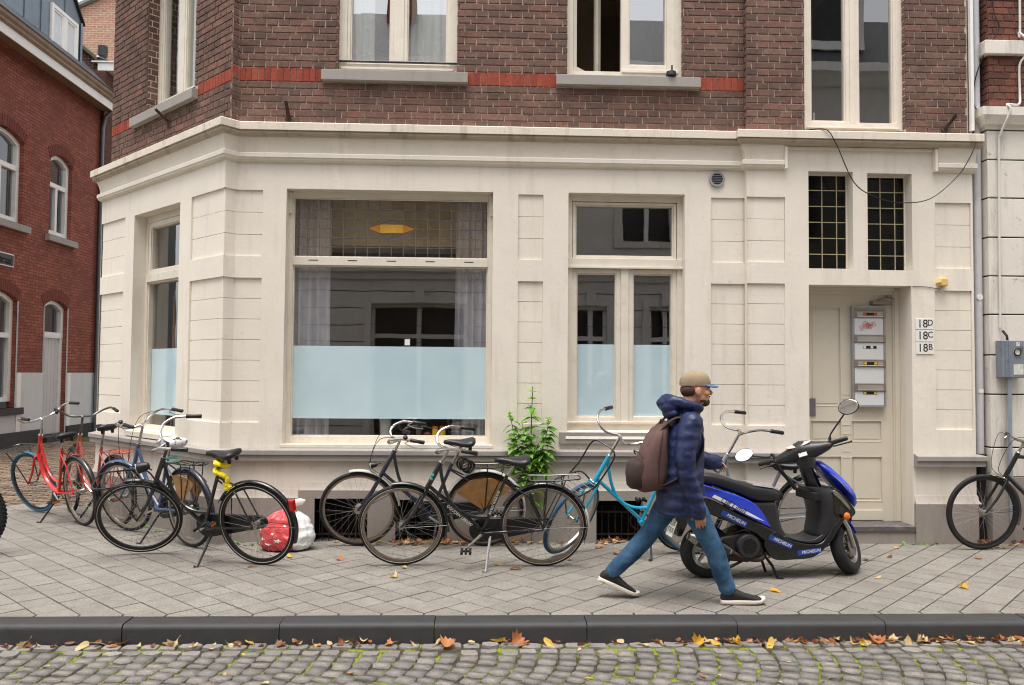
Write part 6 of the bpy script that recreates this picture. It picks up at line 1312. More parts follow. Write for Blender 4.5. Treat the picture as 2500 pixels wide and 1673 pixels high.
def hand(mb, w0, fd, pn_, curl, thumb):
    """palm and five separate fingers: w0 wrist, fd finger direction, pn_ palm normal"""
    w0 = np.array(w0, float); fd = unit(fd); pn_ = unit(np.array(pn_) - fd * np.dot(pn_, fd)); sd2 = np.cross(fd, pn_)
    rg = []
    for t, hw, th in ((-.01, .022, .017), (.02, .032, .016), (.055, .039, .014), (.085, .040, .012), (.094, .034, .010)): rg.append([w0 + fd * t + sd2 * hw * math.cos(q) + pn_ * th * math.sin(q) for q in (2 * math.pi * k / 12 for k in range(12))])
    mb.loft(rg)
    for i, (o, L_, r_) in enumerate(((-.030, .062, .0072), (-.0105, .072, .0076), (.0105, .068, .0074), (.030, .052, .0066))):
        p = w0 + fd * .086 + sd2 * o; pts = [p]; dirv = fd.copy(); c_ = curl * (1 + .12 * i)
        for k, fr_ in enumerate((.42, .33, .25)):
            dirv = unit(dirv * math.cos(c_) + pn_ * math.sin(c_)); pts.append(pts[-1] + dirv * L_ * fr_)
        mb.tube(pts, [r_, r_ * .98, r_ * .9, r_ * .72], 8); mb.ell(pts[-1], (r_ * .72,) * 3, 8, 6)
    p = w0 + fd * .028 + sd2 * (-.028) * thumb; pts = [p, p + unit(fd * .6 - sd2 * thumb * .75 + pn_ * .35) * .032, p + unit(fd * .8 - sd2 * thumb * .5 + pn_ * .5) * .058, p + unit(fd * .9 - sd2 * thumb * .3 + pn_ * .65) * .08]
    mb.tube(pts, [.013, .0115, .010, .008], 8); mb.ell(pts[-1], (.008,) * 3, 8, 6)
hand(b, (-.003, -.20, .672), (.10, 0, -1), (.25, .95, 0), .32, 1); hand(b, (.165, .19, .945), (.98, -.02, -.15), (0, -.6, -.8), .55, -1)
body_o = remeshed(b, 'body', .0048, m_skin, pe, 2)
# jacket
j = MB()
j.loft([[(cx + a_ * math.cos(q), w_ * math.sin(q), z) for q in (2 * math.pi * k / 24 for k in range(24))] for z, cx, a_, w_ in ((.61, -.092, .152, .19), (.65, -.09, .160, .195), (.76, -.085, .162, .198), (.85, -.078, .158, .196), (.95, -.073, .152, .192), (1.05, -.068, .148, .19), (1.15, -.062, .143, .192), (1.22, -.055, .128, .188), (1.28, -.05, .10, .15), (1.33, -.045, .085, .105), (1.36, -.04, .078, .09))])
limb(j, RA[:3] + [(-.006, -.202, .636)], [.085, .07, .06, .052], 16); limb(j, LA[:3] + [(.228, .19, .942)], [.085, .07, .062, .054], 16)
j.tube(spline([(.045, -.03, 1.335), (.03, -.085, 1.355), (-.05, -.118, 1.375), (-.14, -.10, 1.395), (-.185, 0, 1.40), (-.14, .10, 1.395), (-.05, .118, 1.375), (.03, .085, 1.355), (.045, .03, 1.335)], 5), [.024] * 8 + [.032] * 8 + [.046] * 9 + [.046] * 8 + [.024] * 8, 10); j.ell((-.165, 0, 1.355), (.07, .115, .05), 18, 10); j.ell((-.15, 0, 1.31), (.06, .12, .05), 18, 10); j.ell((-.215, 0, 1.385), (.035, .07, .035), 14, 8)
def wr_j(co, n):
    f_ = .0016 * math.sin(co.z * 84 + 2.5 * mnoise.noise(Vector((co.x * 5, co.y * 5, co.z * 4)))) + .011 * mnoise.noise(Vector((co.x * 8, co.y * 8, co.z * 13))) + .005 * mnoise.noise(Vector((co.x * 20, co.y * 20, co.z * 34)))
    return co + n * f_
jk = remeshed(j, 'jacket', .009, m_jack, pe, 4, wr_j)
# trousers
t = MB(); t.ell((-.085, 0, .70), (.125, .15, .12), 20, 12)
limb(t, RL[:3] + [(.215, -.09, .115)], [.102, .071, .064, .058], 16); limb(t, LL[:3] + [(-.545, .085, .185)], [.102, .071, .064, .056], 16)
def wr_t(co, n):
    low = max(0, min(1, (.42 - co.z) / .3)); q = mnoise.noise(Vector((co.x * 3 + 4, co.y * 3, co.z * 3)))
    return co + n * (.007 * mnoise.noise(Vector((co.x * 7 + co.z * 5, co.y * 7, co.z * 9 - co.x * 4))) + (.003 + .005 * low) * (1 - abs(mnoise.noise(Vector((co.x * 12 - co.z * 8, co.y * 9 + 3 * q, co.z * 17 + co.x * 6))))) - .004)
remeshed(t, 'jeans', .009, m_jean, pe, 4, wr_t)
# shoes
def shoe(heel, ang, y):
    e = empty('shoe', (0, 0, 0), parent=pe) if False else None
    ca, sa = math.cos(ang), math.sin(ang)
    def T(x, yy, z): return (heel[0] + x * ca - z * sa, y + yy, heel[1] + x * sa + z * ca)
    up_, so = [], []
    for x, w_, h, zb_ in ((-.008, .018, .055, .02), (.0, .030, .078, .02), (.03, .037, .098, .02), (.07, .038, .105, .02), (.11, .040, .092, .02), (.16, .045, .070, .02), (.21, .049, .054, .018), (.25, .046, .045, .018), (.28, .034, .035, .02), (.292, .016, .027, .02)):
        up_.append([T(x, w_ * math.copysign(abs(math.cos(q)) ** .7, math.cos(q)), zb_ + (h - zb_) * (.5 + .5 * math.sin(q))) for q in (2 * math.pi * k / 14 for k in range(14))])
        so.append([T(x - .002 if x < .1 else x + .006, (w_ + .006) * math.copysign(abs(math.cos(q)) ** .5, math.cos(q)), .016 + .016 * math.copysign(abs(math.sin(q)) ** .5, math.sin(q)) + (.012 if x > .27 else 0)) for q in (2 * math.pi * k / 14 for k in range(14))])
    s_ = MB().loft(up_).obj('shoe', m_shoe, pe, True, 70); MB().loft(so).obj('sole', m_sole, s_, True, 50)
    l = MB()
    for k in range(4): l.tube([T(.085 + .02 * k, -.026, .098 - .011 * k), T(.09 + .02 * k, 0, .108 - .0115 * k), T(.085 + .02 * k, .026, .098 - .011 * k)], .0028, 5)
    l.obj('laces', m_sole if False else m_blkp, s_)
shoe((.186, .0), 0.02, -.09); shoe((-.645, .115), -.40, .085)
# cap, hair, beard, eyes
c = MB(); c.loft([[(HX - .012 + .003 + r_ * 1.02 * 1.32 * math.cos(q) * .98, r_ * math.sin(q), z) for q in (2 * math.pi * k / 22 for k in range(22))] for z, r_ in ((HZ + .030, .083), (HZ + .05, .0845), (HZ + .075, .081), (HZ + .098, .073), (HZ + .116, .060), (HZ + .129, .043), (HZ + .137, .024), (HZ + .140, .006))]); co = c.obj('cap', m_cap, pe, True, 60)
c = MB(); rows = []
for k in range(9):
    q = R(-72 + 18 * k); rows.append([(HX + .0 + (.09 + .0) * math.cos(q), .078 * math.sin(q), HZ + .037), (HX + .075 + .082 * math.cos(q), .072 * math.sin(q), HZ + .037 - .012 * math.cos(q) * 1.2 - .018 * math.sin(q) ** 2)])
for k in range(8): a0, a1 = rows[k]; b0, b1 = rows[k + 1]; c.quad(a0, b0, b1, a1)
bo = c.obj('brim', m_brim, co, True); md = bo.modifiers.new('thick', 'SOLIDIFY'); md.thickness = .005
h = MB(); h.ell((HX - .042, 0, HZ + .0), (.073, .076, .062), 16, 10); h.obj('hair', m_hair, pe, True)
h = MB(); h.ell((HX + .055, 0, HZ - .085), (.042, .045, .034), 14, 9); h.ell((HX + .03, 0, HZ - .072), (.045, .058, .026), 14, 9); h.ell((HX + .092, 0, HZ - .046), (.010, .022, .005), 10, 6); h.obj('beard', m_hair, pe, True)
for s in (-1, 1):
    h = MB(); h.ell((HX + .078, s * .031, HZ + .002), (.012, .012, .010), 12, 8); eo = h.obj('eye', M('eye_white', rgb(226, 220, 214), .2, var=.02), pe, True)
    h = MB(); h.ell((HX + .087, s * .032, HZ + .002), (.004, .0055, .0055), 10, 6); h.obj('iris', m_hair, eo, True)
    h = MB(); h.tube([(HX + .088, s * .018, HZ + .019), (HX + .088, s * .034, HZ + .023), (HX + .078, s * .05, HZ + .018)], .0035, 5); h.obj('eyebrow', m_hair, pe, True)
# backpack: a thing of its own, carried on the back
bp = empty('backpack', (4.11, .29, .985)); tag(bp, 'brown backpack with dark lower pocket worn by the walking person', 'backpack')
rg = []
for z, cx, a_, w_ in ((-.205, -.045, .08, .125), (-.19, -.055, .105, .145), (-.10, -.06, .115, .152), (.0, -.05, .105, .152), (.10, -.03, .085, .148), (.18, -.008, .065, .135), (.235, .015, .045, .11), (.255, .025, .02, .075)):
    rg.append([(cx + .0 + a_ * math.copysign(abs(math.cos(q)) ** .62, math.cos(q)) + .006 * math.sin(5 * q + 20 * z), w_ * math.copysign(abs(math.sin(q)) ** .6, math.sin(q)), z + .02 * math.cos(q)) for q in (2 * math.pi * k / 20 for k in range(20))])
MB().loft(rg).obj('bag_body', m_pack, bp, True, 60)
rg = []
for z, a_, w_ in ((-.20, .07, .10), (-.185, .085, .125), (-.10, .095, .135), (-.03, .085, .13), (.0, .05, .11)): rg.append([(-.135 + a_ * math.copysign(abs(math.cos(q)) ** .8, math.cos(q)), w_ * math.copysign(abs(math.sin(q)) ** .7, math.sin(q)), z) for q in (2 * math.pi * k / 16 for k in range(16))])
MB().loft(rg).obj('front_pocket', m_packd, bp, True, 60)
for s in (-1, 1):
    m = MB(); m.tube(spline([(-.02, s * .09, .20), (.10, s * .115, .30), (.235, s * .12, .26), (.285, s * .135, .12), (.22, s * .185, -.02), (.08, s * .195, -.12), (.0, s * .13, -.17)], 5), .026, 8, flat=.25, up=(0, 1, 0)); m.obj('shoulder_strap', m_packd, bp, True)
m = MB(); m.tube(spline([(-.135, -.148, .02), (-.155, -.10, .05), (-.16, 0, .055), (-.155, .10, .05), (-.135, .148, .02)], 5), .005, 6); m.obj('zip', m_packd, bp, True)
m = MB(); m.tube(spline([(-.03, -.15, -.15), (-.03, -.156, 0), (-.01, -.146, .15), (.02, -.10, .235)], 5), .004, 6); m.obj('seam', m_packd, bp, True)
m = MB(); m.torus((.02, 0, .25), (1, 0, 0), .03, .006, 16, 6); m.obj('carry_loop', m_packd, bp, True)
# ================================================================ THINGS ON AND BEHIND THE FACADE
def curtain(label, x0, x1, y, z0, z1, mat, folds, amp=.03, flare=0.0, group=None):
    m = MB(); n = folds * 8; r_ = random.Random(int(x0 * 100)); ph = [r_.uniform(-.5, .5) for _ in range(folds + 1)]; rows = 12
    def pt(i, j):
        t = i / n; k = j / rows; q = t * folds * 2 * math.pi + ph[int(t * folds)] * .8
        return (x0 + (x1 - x0) * t + flare * (1 - k) * (t - .5) + .008 * math.sin(q * .5 + k * 3), y + amp * math.sin(q) * (.55 + .45 * (1 - k)) + .01 * math.sin(k * 5 + t * 9), z0 + (z1 - z0) * k)
    V = [pt(i, j) for j in range(rows + 1) for i in range(n + 1)]; m.add(V, [(j * (n + 1) + i, j * (n + 1) + i + 1, (j + 1) * (n + 1) + i + 1, (j + 1) * (n + 1) + i) for j in range(rows) for i in range(n)])
    return tag(m.obj('curtain', mat, None, True, 0), label, 'curtain', group)
a = NT('lavender_curtain'); dfu = a.n('ShaderNodeBsdfDiffuse'); a.l(a.ramp(a.noise(a.coord('Object'), 6, 3), [(.3, rgb(206, 200, 214)), (.7, rgb(232, 228, 236))]), dfu.inputs[0]); tl_ = a.n('ShaderNodeBsdfTranslucent'); tl_.inputs[0].default_value = (.75, .73, .78, 1); mx = a.n('ShaderNodeMixShader', i0=.3); a.l(dfu.outputs[0], mx.inputs[1]); a.l(tl_.outputs[0], mx.inputs[2]); a.l(mx.outputs[0], a.out.inputs[0]); m_cur = a.m
m_curw = M('white_net_curtain', rgb(236, 236, 232), .9, var=.03)
curtain('lavender curtain hanging at the left side of the large shop window', 1.045, 1.37, 2.52, .93, 3.26, m_cur, 4, .032, .04, 'curtains of the large window')
curtain('lavender curtain hanging at the right side of the large shop window', 2.60, 2.915, 2.52, .93, 3.26, m_cur, 5, .03, .05, 'curtains of the large window')
curtain('white curtain in the left pane of upstairs window above the large shop window', 1.52, 1.80, 2.52, 4.45, 6.4, m_curw, 3, .025, -.04, 'white upstairs curtains')
curtain('white curtain in the right pane of upstairs window above the large shop window', 2.13, 2.53, 2.52, 4.45, 6.4, m_curw, 4, .025, .0, 'white upstairs curtains')
m = MB(); n_ = 40; V = []
for j in range(2): V += [CHB.p(-1.80 + 1.02 * i / n_, 4.42 + 1.98 * j, -.30 + .02 * math.sin(i * 1.3) + .008 * math.sin(i * 2.9)) for i in range(n_ + 1)]
m.add(V, [(i, i + 1, n_ + 2 + i, n_ + 1 + i) for i in range(n_)]); tag(m.obj('curtain', m_curw, None, True, 0), 'pale curtain behind the upstairs window of the cut corner', 'curtain')
m = MB(); m.box(.98, 2.98, 2.452, 2.70, .925, .962); part(m, 'inner_sill', m_white, win1)
for i, (x, lab) in enumerate(((2.418, 'left yellow jar with orange lid on the shop window sill'), (2.487, 'right yellow jar with orange lid on the shop window sill'))):
    m = MB(); m.lathe((x, 2.495, .962), (0, 0, 1), [(.028, 0), (.03, .004), (.03, .07), (.024, .08), (.024, .082)], 18); j_ = m.obj('jar', M('yellow_jar', rgb(232, 190, 30), .3, var=.12, scale=30), None, True, 40); tag(j_, lab, 'jar', 'jars on the window sill')
    m = MB(); m.lathe((x, 2.495, 1.043), (0, 0, 1), [(.027, 0), (.028, .003), (.028, .02), (.024, .024)], 18); m.obj('lid', M('orange_lid', rgb(238, 130, 24), .35, var=.05), j_, True, 40)
    m = MB(); m.ring_profile((x, 2.495, .978), (0, 0, 1), [(.0303, 0), (.0306, 0), (.0306, .048), (.0303, .048)], 18); m.obj('jar_label', M('jar_label', rgb(226, 200, 60), .5, var=.25, scale=60), j_, True)
m = MB(); m.ell((2.345, 2.50, .987), (.035, .02, .025), 10, 7); tag(m.obj('clay_bowl', M('brick_red_clay', rgb(150, 84, 66), .7), None, True), 'small brick red clay piece beside the yellow jars', 'ornament')
m = MB(); m.lathe((1.93, 2.55, .962), (0, 0, 1), [(.045, 0), (.05, .01), (.062, .22), (.06, .225), (.05, .2)], 18); tag(m.obj('white_vase', m_white, None, True), 'tall white vase standing on the large shop window sill', 'vase')
m = MB(); m.box(2.118, 2.168, 2.4385, 2.4395, 1.845, 1.905); tag(m.obj('paper_note', M('note_paper', rgb(230, 230, 226), .8, var=.02), None), 'small white paper note stuck inside the large window', 'note')
m = MB(); m.tube([CH.p(-1.72, 2.45, -.34), CH.p(-1.55, 1.0, -.26)], .016, 8); tag(m.obj('wooden_pole', M('orange_wood', rgb(176, 110, 58), .6, var=.15, scale=12), None, True), 'orange brown wooden pole leaning inside the cut corner window', 'pole')
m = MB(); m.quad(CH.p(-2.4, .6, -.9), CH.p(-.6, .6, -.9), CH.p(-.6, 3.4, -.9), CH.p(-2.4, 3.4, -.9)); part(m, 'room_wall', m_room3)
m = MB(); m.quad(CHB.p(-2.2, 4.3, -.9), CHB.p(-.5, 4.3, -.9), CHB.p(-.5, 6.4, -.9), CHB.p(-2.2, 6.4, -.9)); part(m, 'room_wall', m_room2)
m = MB(); m.lathe((6.27, 2.75, 4.00), (0, 0, 1), [(.20, 0), (.19, .05), (.15, .10), (.09, .14), (.03, .16), (.012, .17), (.012, .30)], 24); tag(m.obj('pendant_lamp', m_white, None, True), 'white dome lamp hanging inside the tall right upstairs window', 'lamp')
# device on the upstairs sill
m = MB(); m.lathe((4.66, 2.235, 4.452), (0, 0, 1), [(.04, 0), (.052, .01), (.046, .048), (.03, .052)], 16); dv = tag(m.obj('black_device', m_blkp, None, True, 40), 'small black box with stub antenna on the middle upstairs sill', 'device'); m = MB(); m.cyl((4.668, 2.235, 4.50), (4.668, 2.235, 4.565), .008, 8); m.obj('antenna', m_blkp, dv)
# letter boxes on the door
mu = empty('letterbox_unit', tuple(DR.p(6.665, 1.28, 0))); tag(mu, 'stack of four white letterboxes in a metal frame on the entrance door', 'letterbox')
m_al = M('brown_grey_aluminium', rgb(150, 138, 128), .4, .6, var=.08, scale=12); m_pw = M('letterbox_white', rgb(216, 216, 216), .4, var=.03); m_sv = M('frame_silver', rgb(164, 164, 172), .4, .5, var=.06)
def mpart(mb, name, mat, parent=None, **kw):
    o = mb.obj(name, mat, None, **kw); o.parent = parent or mu; o.matrix_parent_inverse = Matrix.Translation(mu.location).inverted() if parent is None else Matrix.Identity(4); return o
m = MB(); DR.box(m, 6.504, 6.83, 1.284, 2.272, .005, .045); mpart(m, 'back_box', m_sv)
m = MB(); ringframe(m, DR, 6.50, 6.834, 1.28, 2.276, .018, .006, .054); mpart(m, 'metal_frame', m_sv, bevel=.002)
m = MB(); DR.box(m, 6.52, 6.815, 2.236, 2.258, .045, .056); mpart(m, 'top_strip', m_al)
sl_ = [(2.158, 2.231), (1.916, 1.988), (1.675, 1.744), (1.437, 1.509)]; bot = [1.99, 1.746, 1.511, 1.30]
strips = {0: ((200, 84, 20), 1), 2: ((226, 190, 40), 1), 3: ((226, 206, 50), 0), 1: ((226, 226, 226), 0)}
for i, (z0, z1) in enumerate(sl_):
    m = MB(); DR.box(m, 6.512, 6.832, z0, z1, .02, .06); fl_ = mpart(m, 'letter_flap', m_al, bevel=.003)
    m = MB(); DR.box(m, 6.545, 6.80, z0 + .018, z1 - .014, .06, .0635); mpart(m, 'slot_plate', M('pale_slot', rgb(176, 170, 162), .4, .4), fl_); m = MB(); DR.box(m, 6.545, 6.80, z0 + .010, z0 + .016, .06, .066); mpart(m, 'slot_lip', m_pw, fl_)
    m = MB(); DR.box(m, 6.522, 6.812, bot[i], z0 - .002, .02, .050); pn_o = mpart(m, 'box_front', m_pw, bevel=.002)
    col_, onflap = strips[i]; zc = (z0 + z1) / 2 if onflap else z0 - .048 if i == 1 else z0 - .018; dd = .0642 if onflap else .0508
    if i == 2: zc = (z0 + z1) / 2
    m = MB(); DR.box(m, 6.605, 6.742, zc - .014, zc + .014, dd, dd + .0006); stp = mpart(m, 'sticker', m_blkp)
    for cx_ in ((6.622, 6.724) if i != 1 else (6.622, 6.695)): m = MB(); DR.box(m, cx_ - .013, cx_ + .013, zc - .011, zc + .011, dd + .0006, dd + .0011); mpart(m, 'sticker_square', M('sq_%d' % i, rgb(*col_), .5, var=.03), stp)
m_st = M('red_stamp', rgb(196, 50, 54), .5, var=.05)
for (c_, ang, sg_) in (((6.62, 2.068), .42, 1), ((6.655, 2.088), -.55, 2), ((6.685, 2.085), .42, 3)):
    m = MB(); ca, sa = math.cos(ang), math.sin(ang)
    def Q(x, z): return DR.p(c_[0] + x * ca - z * sa, c_[1] + x * sa + z * ca, .0512 + .0006 * sg_)
    for (x0_, x1_, z0_, z1_) in ((-.048, .048, .018, .021), (-.048, .048, -.021, -.018), (-.048, -.045, -.021, .021), (.045, .048, -.021, .021), (-.035, .03, -.006, -.001), (-.03, .035, .006, .010)): m.quad(Q(x0_, z0_), Q(x1_, z0_), Q(x1_, z1_), Q(x0_, z1_))
    mpart(m, 'stamp_sticker', m_st)
# house numbers
for i, (tx, z0, z1) in enumerate((('18D', 2.037, 2.142), ('18C', 1.919, 2.031), ('18B', 1.80, 1.914))):
    m = MB(); BAY.box(m, 7.022, 7.196, z0, z1 - .003, 0.001, .008); np_ = tag(m.obj('house_number_plate', M('plate_enamel', rgb(232, 230, 226), .3, var=.02), None, bevel=.002), 'white house number plate reading %s beside the entrance' % tx, 'sign', 'house number plates')
    for txt, sz, dx, dz in ((tx[:2], .105, -.022, 0), (tx[2], .078, .053, .01)):
        t = text_mb(txt, sz, .0006); t.v = [BAY.p(7.109 + dx + x, (z0 + z1) / 2 + dz + z * 1.05, .009 - y) for x, y, z in t.v]; t.obj('digits', m_blkp, np_)
m = MB(); m.loft([[BAY.p(7.272 + k * a_, 2.492 + k * b_, d_) for a_, b_ in ((-.046, -.005), (-.025, .038), (.036, .04), (.046, .02), (.046, -.03), (.03, -.041), (-.022, -.038))] for d_, k in ((.001, 1), (.05, 1), (.062, .8))]); tag(m.obj('alarm_box', M('yellowed_plastic', rgb(222, 186, 120), .45, var=.06), None, True, 30), 'small yellowed plastic alarm box above the house numbers', 'alarm')
m = MB(); m.tube(spline([BAY.p(7.27, 2.452, .02), BAY.p(7.262, 2.425, .012), BAY.p(7.235, 2.432, .006), BAY.p(7.12, 2.447, .006), BAY.p(6.99, 2.452, .006)], 5), .003, 5); tag(m.obj('bell_wire', m_blkp, None), 'thin dark wire running from the yellowed alarm box to the doorway', 'wire')
# sagging cable, downpipe, conduits, meter box
m = MB(); m.tube(spline([(5.95, 2.13, 3.93), (6.105, 2.07, 3.915), (6.20, 2.07, 3.78), (6.386, 2.10, 3.42), (6.62, 2.13, 3.29), (6.864, 2.14, 3.245), (7.145, 2.14, 3.29), (7.40, 2.13, 3.50), (7.50, 2.10, 3.66), (7.56, 2.085, 3.80), (7.60, 2.15, 3.84)], 6), .005, 6); tag(m.obj('cable', m_blkp, None, True), 'black cable sagging below the cornice over the entrance', 'cable')
dp = empty('downpipe', (7.682, 2.285, 0)); tag(dp, 'grey rain downpipe with black iron foot between the two houses', 'pipe'); m_pvc = M('grey_pvc', rgb(198, 198, 202), .5, var=.05, scale=3, dark=rgb(130, 126, 122), dscale=4, damt=.4)
m = MB(); m.tube([(0.006, 0, .80), (.02, 0, 6.5)], .038, 16); m.obj('pipe', m_pvc, dp, True); m = MB(); m.lathe((0, 0, 0), (0, 0, 1), [(.056, 0), (.052, .05), (.052, .76), (.062, .77), (.062, .84), (.045, .845)], 16); m.obj('iron_foot', m_iron, dp, True, 40)
for z in (2.37, 4.03, 4.72):
    m = MB(); m.torus((.012, 0, z), (0, 0, 1), .041, .006, 20, 6); m.box(-.01, .01, .03, .14, z - .006, z + .006); m.obj('pipe_bracket', m_iron, dp)
m = MB(); m.lathe((.006, -.0385, 2.36), (0, -1, 0), [(.03, -.012), (.03, .0005), (.001, .001)], 18); m.obj('round_sticker', m_stw, dp, True); m = MB(); m.box(-.022, .026, -.0395, -.0385, 1.43, 1.47); m.obj('paper_label', M('note_paper'), dp)
m = MB(); m.box(7.575, 7.605, 2.165, 2.20, 3.97, 6.4); part(m, 'cable_duct', m_white)
for k, (pts, r_) in enumerate(((([(7.635, 2.25, 6.4), (7.64, 2.25, 5.2), (7.632, 2.24, 4.6), (7.645, 2.25, 3.95)]), .009), (([(7.80, 2.18, 6.0), (7.81, 2.17, 5.2), (7.86, 2.16, 4.98), (7.75, 2.19, 4.78), (7.66, 2.23, 4.5), (7.65, 2.24, 4.25), (7.70, 2.2, 4.15)]), .006))):
    m = MB(); m.tube(spline(pts, 6), r_, 6); tag(m.obj('cable', m_blkp, None, True), ('straight black cable running beside the grey downpipe', 'thin black cable looping across the downpipe near the top')[k], 'cable')
m_cond = M('painted_conduit', rgb(216, 212, 206), .5, var=.04)
m = MB(); m.tube(spline([(8.085, 2.175, 6.2), (8.078, 2.175, 5.0), (8.07, 2.175, 4.95), (8.11, 2.13, 4.86), (8.11, 2.13, 4.72), (8.068, 2.175, 4.62), (8.066, 2.175, 4.35), (8.03, 2.14, 4.225), (7.90, 2.12, 4.215), (7.915, 2.09, 4.15), (7.86, 2.16, 3.94), (7.85, 2.18, 3.7), (7.84, 2.18, 2.06)], 6), .011, 7); cq = tag(m.obj('conduit', m_cond, None, True), 'thin white conduit running down the neighbouring flaking house', 'conduit')
mb_ = empty('meter_box', (7.905, 2.15, 1.58)); tag(mb_, 'blue grey metal meter box with round dial on the right house', 'box'); m_mb = M('blue_grey_metal', rgb(132, 138, 150), .5, .2, var=.08, scale=8, dark=rgb(70, 66, 66), dscale=12, damt=.5)
m = MB(); m.box(-.108, .108, -.06, .045, 0, .355); m.obj('case', m_mb, mb_, bevel=.008)
for x in (-.075, -.04): m = MB(); m.box(x - .006, x + .006, -.066, -.06, .01, .345); m.obj('case_rib', m_mb, mb_)
m = MB(); m.lathe((.035, -.06, .245), (0, -1, 0), [(.034, 0), (.034, .008), (.024, .009), (.024, .004), (.001, .004)], 20); m.obj('dial', M('dial_cream', rgb(224, 216, 196), .4), mb_, True, 40); m = MB(); m.torus((.035, -.068, .245), (0, 1, 0), .031, .006, 22, 6); m.tube([(.05, -.07, .27), (.075, -.07, .30), (.09, -.07, .285), (.06, -.07, .255)], .004, 5); m.obj('dial_ring', m_blkp, mb_, True)
m = MB(); m.box(.03, .06, -.0615, -.06, .30, .34); pl7 = m.obj('number_label', m_stw, mb_); t = text_mb('7', .035, .0005); t.v = [(x + .045, -.0622 + y, z + .32) for x, y, z in t.v]; t.obj('digit', m_blkp, pl7)
m = MB(); m.box(.0, .095, -.0615, -.06, .03, .13); m.obj('peeling_label', M('peeling_label', rgb(206, 206, 198), .6, var=.2, scale=40), mb_); m = MB(); m.tube([(-.015, -.02, .0), (-.005, -.0, -.5), (.01, .02, -1.42)], .018, 8); m.obj('lower_conduit', M('blue_grey_conduit', rgb(150, 160, 172), .5, .2, var=.08), mb_, True)
m = MB(); m.tube([(-.03, -.02, .355), (-.035, -.02, .40), (-.05, .02, .45)], .012, 7); m.obj('upper_joint', m_rust, mb_)
# ================================================================ BAG, PLANT, LEAVES, WEEDS
gb = empty('carrier_bag', (1.14, 1.95, 0)); tag(gb, 'full plastic carrier bag, red with white stars and white side, on pavement', 'bag')
def bag_r(th, ph):
    k = ph / math.pi; dx, dy = math.cos(th), math.sin(th); n3 = Vector((dx * 1.5, dy * 1.5, k * 4))      # k: 0 at the knot, 1 at the ground
    prof = np.interp(k, [0, .06, .14, .28, .45, .65, .82, .93, 1], [.015, .06, .42, .74, .93, 1.02, 1.0, .86, .3]); z = float(np.interp(k, [0, .1, .28, .5, .75, .9, 1], [.375, .345, .285, .19, .085, .02, .003]))
    tight = max(0, 1 - k * 2.2)
    r_ = prof * (1 + .10 * mnoise.noise(n3 * .9 + Vector((3, 1, 2))) + (.05 + .14 * tight) * mnoise.noise(Vector((dx * 5, dy * 5, k * 1.2))) - .07 * abs(mnoise.noise(Vector((dx * 3.5, dy * 3.5, k * 5 + 9)))) - .05 * abs(mnoise.noise(Vector((dx * 8, dy * 8, k * 6)))) - .025 * abs(mnoise.noise(Vector((dx * 16, dy * 16, k * 14)))))
    return Vector((.235 * r_ * dx, .175 * r_ * dy, max(.002, z + .012 * mnoise.noise(n3 * 2.3) * min(1, 3 * (1 - k)))))
m = MB(); nu, nv = 120, 72; V = [bag_r(2 * math.pi * i / nu, math.pi * j / nv) for j in range(nv + 1) for i in range(nu)]
m.add([tuple(v) for v in V], [(j * nu + i, j * nu + (i + 1) % nu, (j + 1) * nu + (i + 1) % nu, (j + 1) * nu + i) for j in range(nv) for i in range(nu)])
a = NT('red_white_plastic'); sp = a.n('ShaderNodeSeparateXYZ'); v_ = a.coord('Object'); a.l(v_, sp.inputs[0]); fx = a.math('GREATER_THAN', a.math('ADD', sp.outputs[0], a.math('MULTIPLY', a.noise(v_, 7, 2), .03)), .105)
a.bsdf(a.mix(fx, a.ramp(a.noise(v_, 9, 4), [(.3, rgb(190, 52, 58)), (.7, rgb(214, 84, 86))]), rgb(222, 222, 220)), .35, 0, .5, 0, a.math('ADD', a.noise(v_, 16, 4, .7), a.math('MULTIPLY', a.noise(v_, 50, 3), .3)), .7, .012)
m.obj('bag_body', a.m, gb, True, 0)
for th, ph, s_ in ((-2.0, 1.75, .022), (-1.75, 2.2, .026), (-2.45, 2.1, .022), (-2.2, 2.45, .02), (-1.5, 1.25, .02), (-2.7, 1.6, .02)):
    m = MB(); c0 = bag_r(th % (2 * math.pi), ph); pts = []
    for k in range(10):
        r_ = (s_ if k % 2 == 0 else s_ * .42) / .2; q = bag_r((th + r_ * math.cos(k * math.pi / 5) / max(.3, math.sin(ph))) % (2 * math.pi), ph - r_ * math.sin(k * math.pi / 5 + math.pi / 2 - math.pi / 2)); n_ = (q - Vector((0, 0, .185))).normalized(); pts.append(tuple(q + n_ * .005))
    n_ = (c0 - Vector((0, 0, .185))).normalized(); m.add([tuple(c0 + n_ * .006)] + pts, [(0, 1 + k, 1 + (k + 1) % 10) for k in range(10)]); m.obj('white_star', m_stw, gb)
for pts, w_ in (([(-.0, 0, .36), (-.02, -.01, .41), (-.035, -.02, .47), (-.03, -.02, .505)], (.02, .03, .022, .003)), ([(.02, 0, .37), (.07, -.01, .41), (.13, -.02, .425), (.165, -.03, .44)], (.02, .034, .03, .003)), ([(.0, 0, .33), (.01, -.01, .375), (.03, -.02, .385)], (.05, .03, .02))):
    m = MB(); m.tube(spline(pts, 4), list(np.interp(np.linspace(0, 1, 4 * (len(pts) - 1) + 1), np.linspace(0, 1, len(w_)), w_)), 9, flat=.35); m.obj('tied_end', M('white_plastic', rgb(224, 222, 214), .4, var=.04), gb, True)
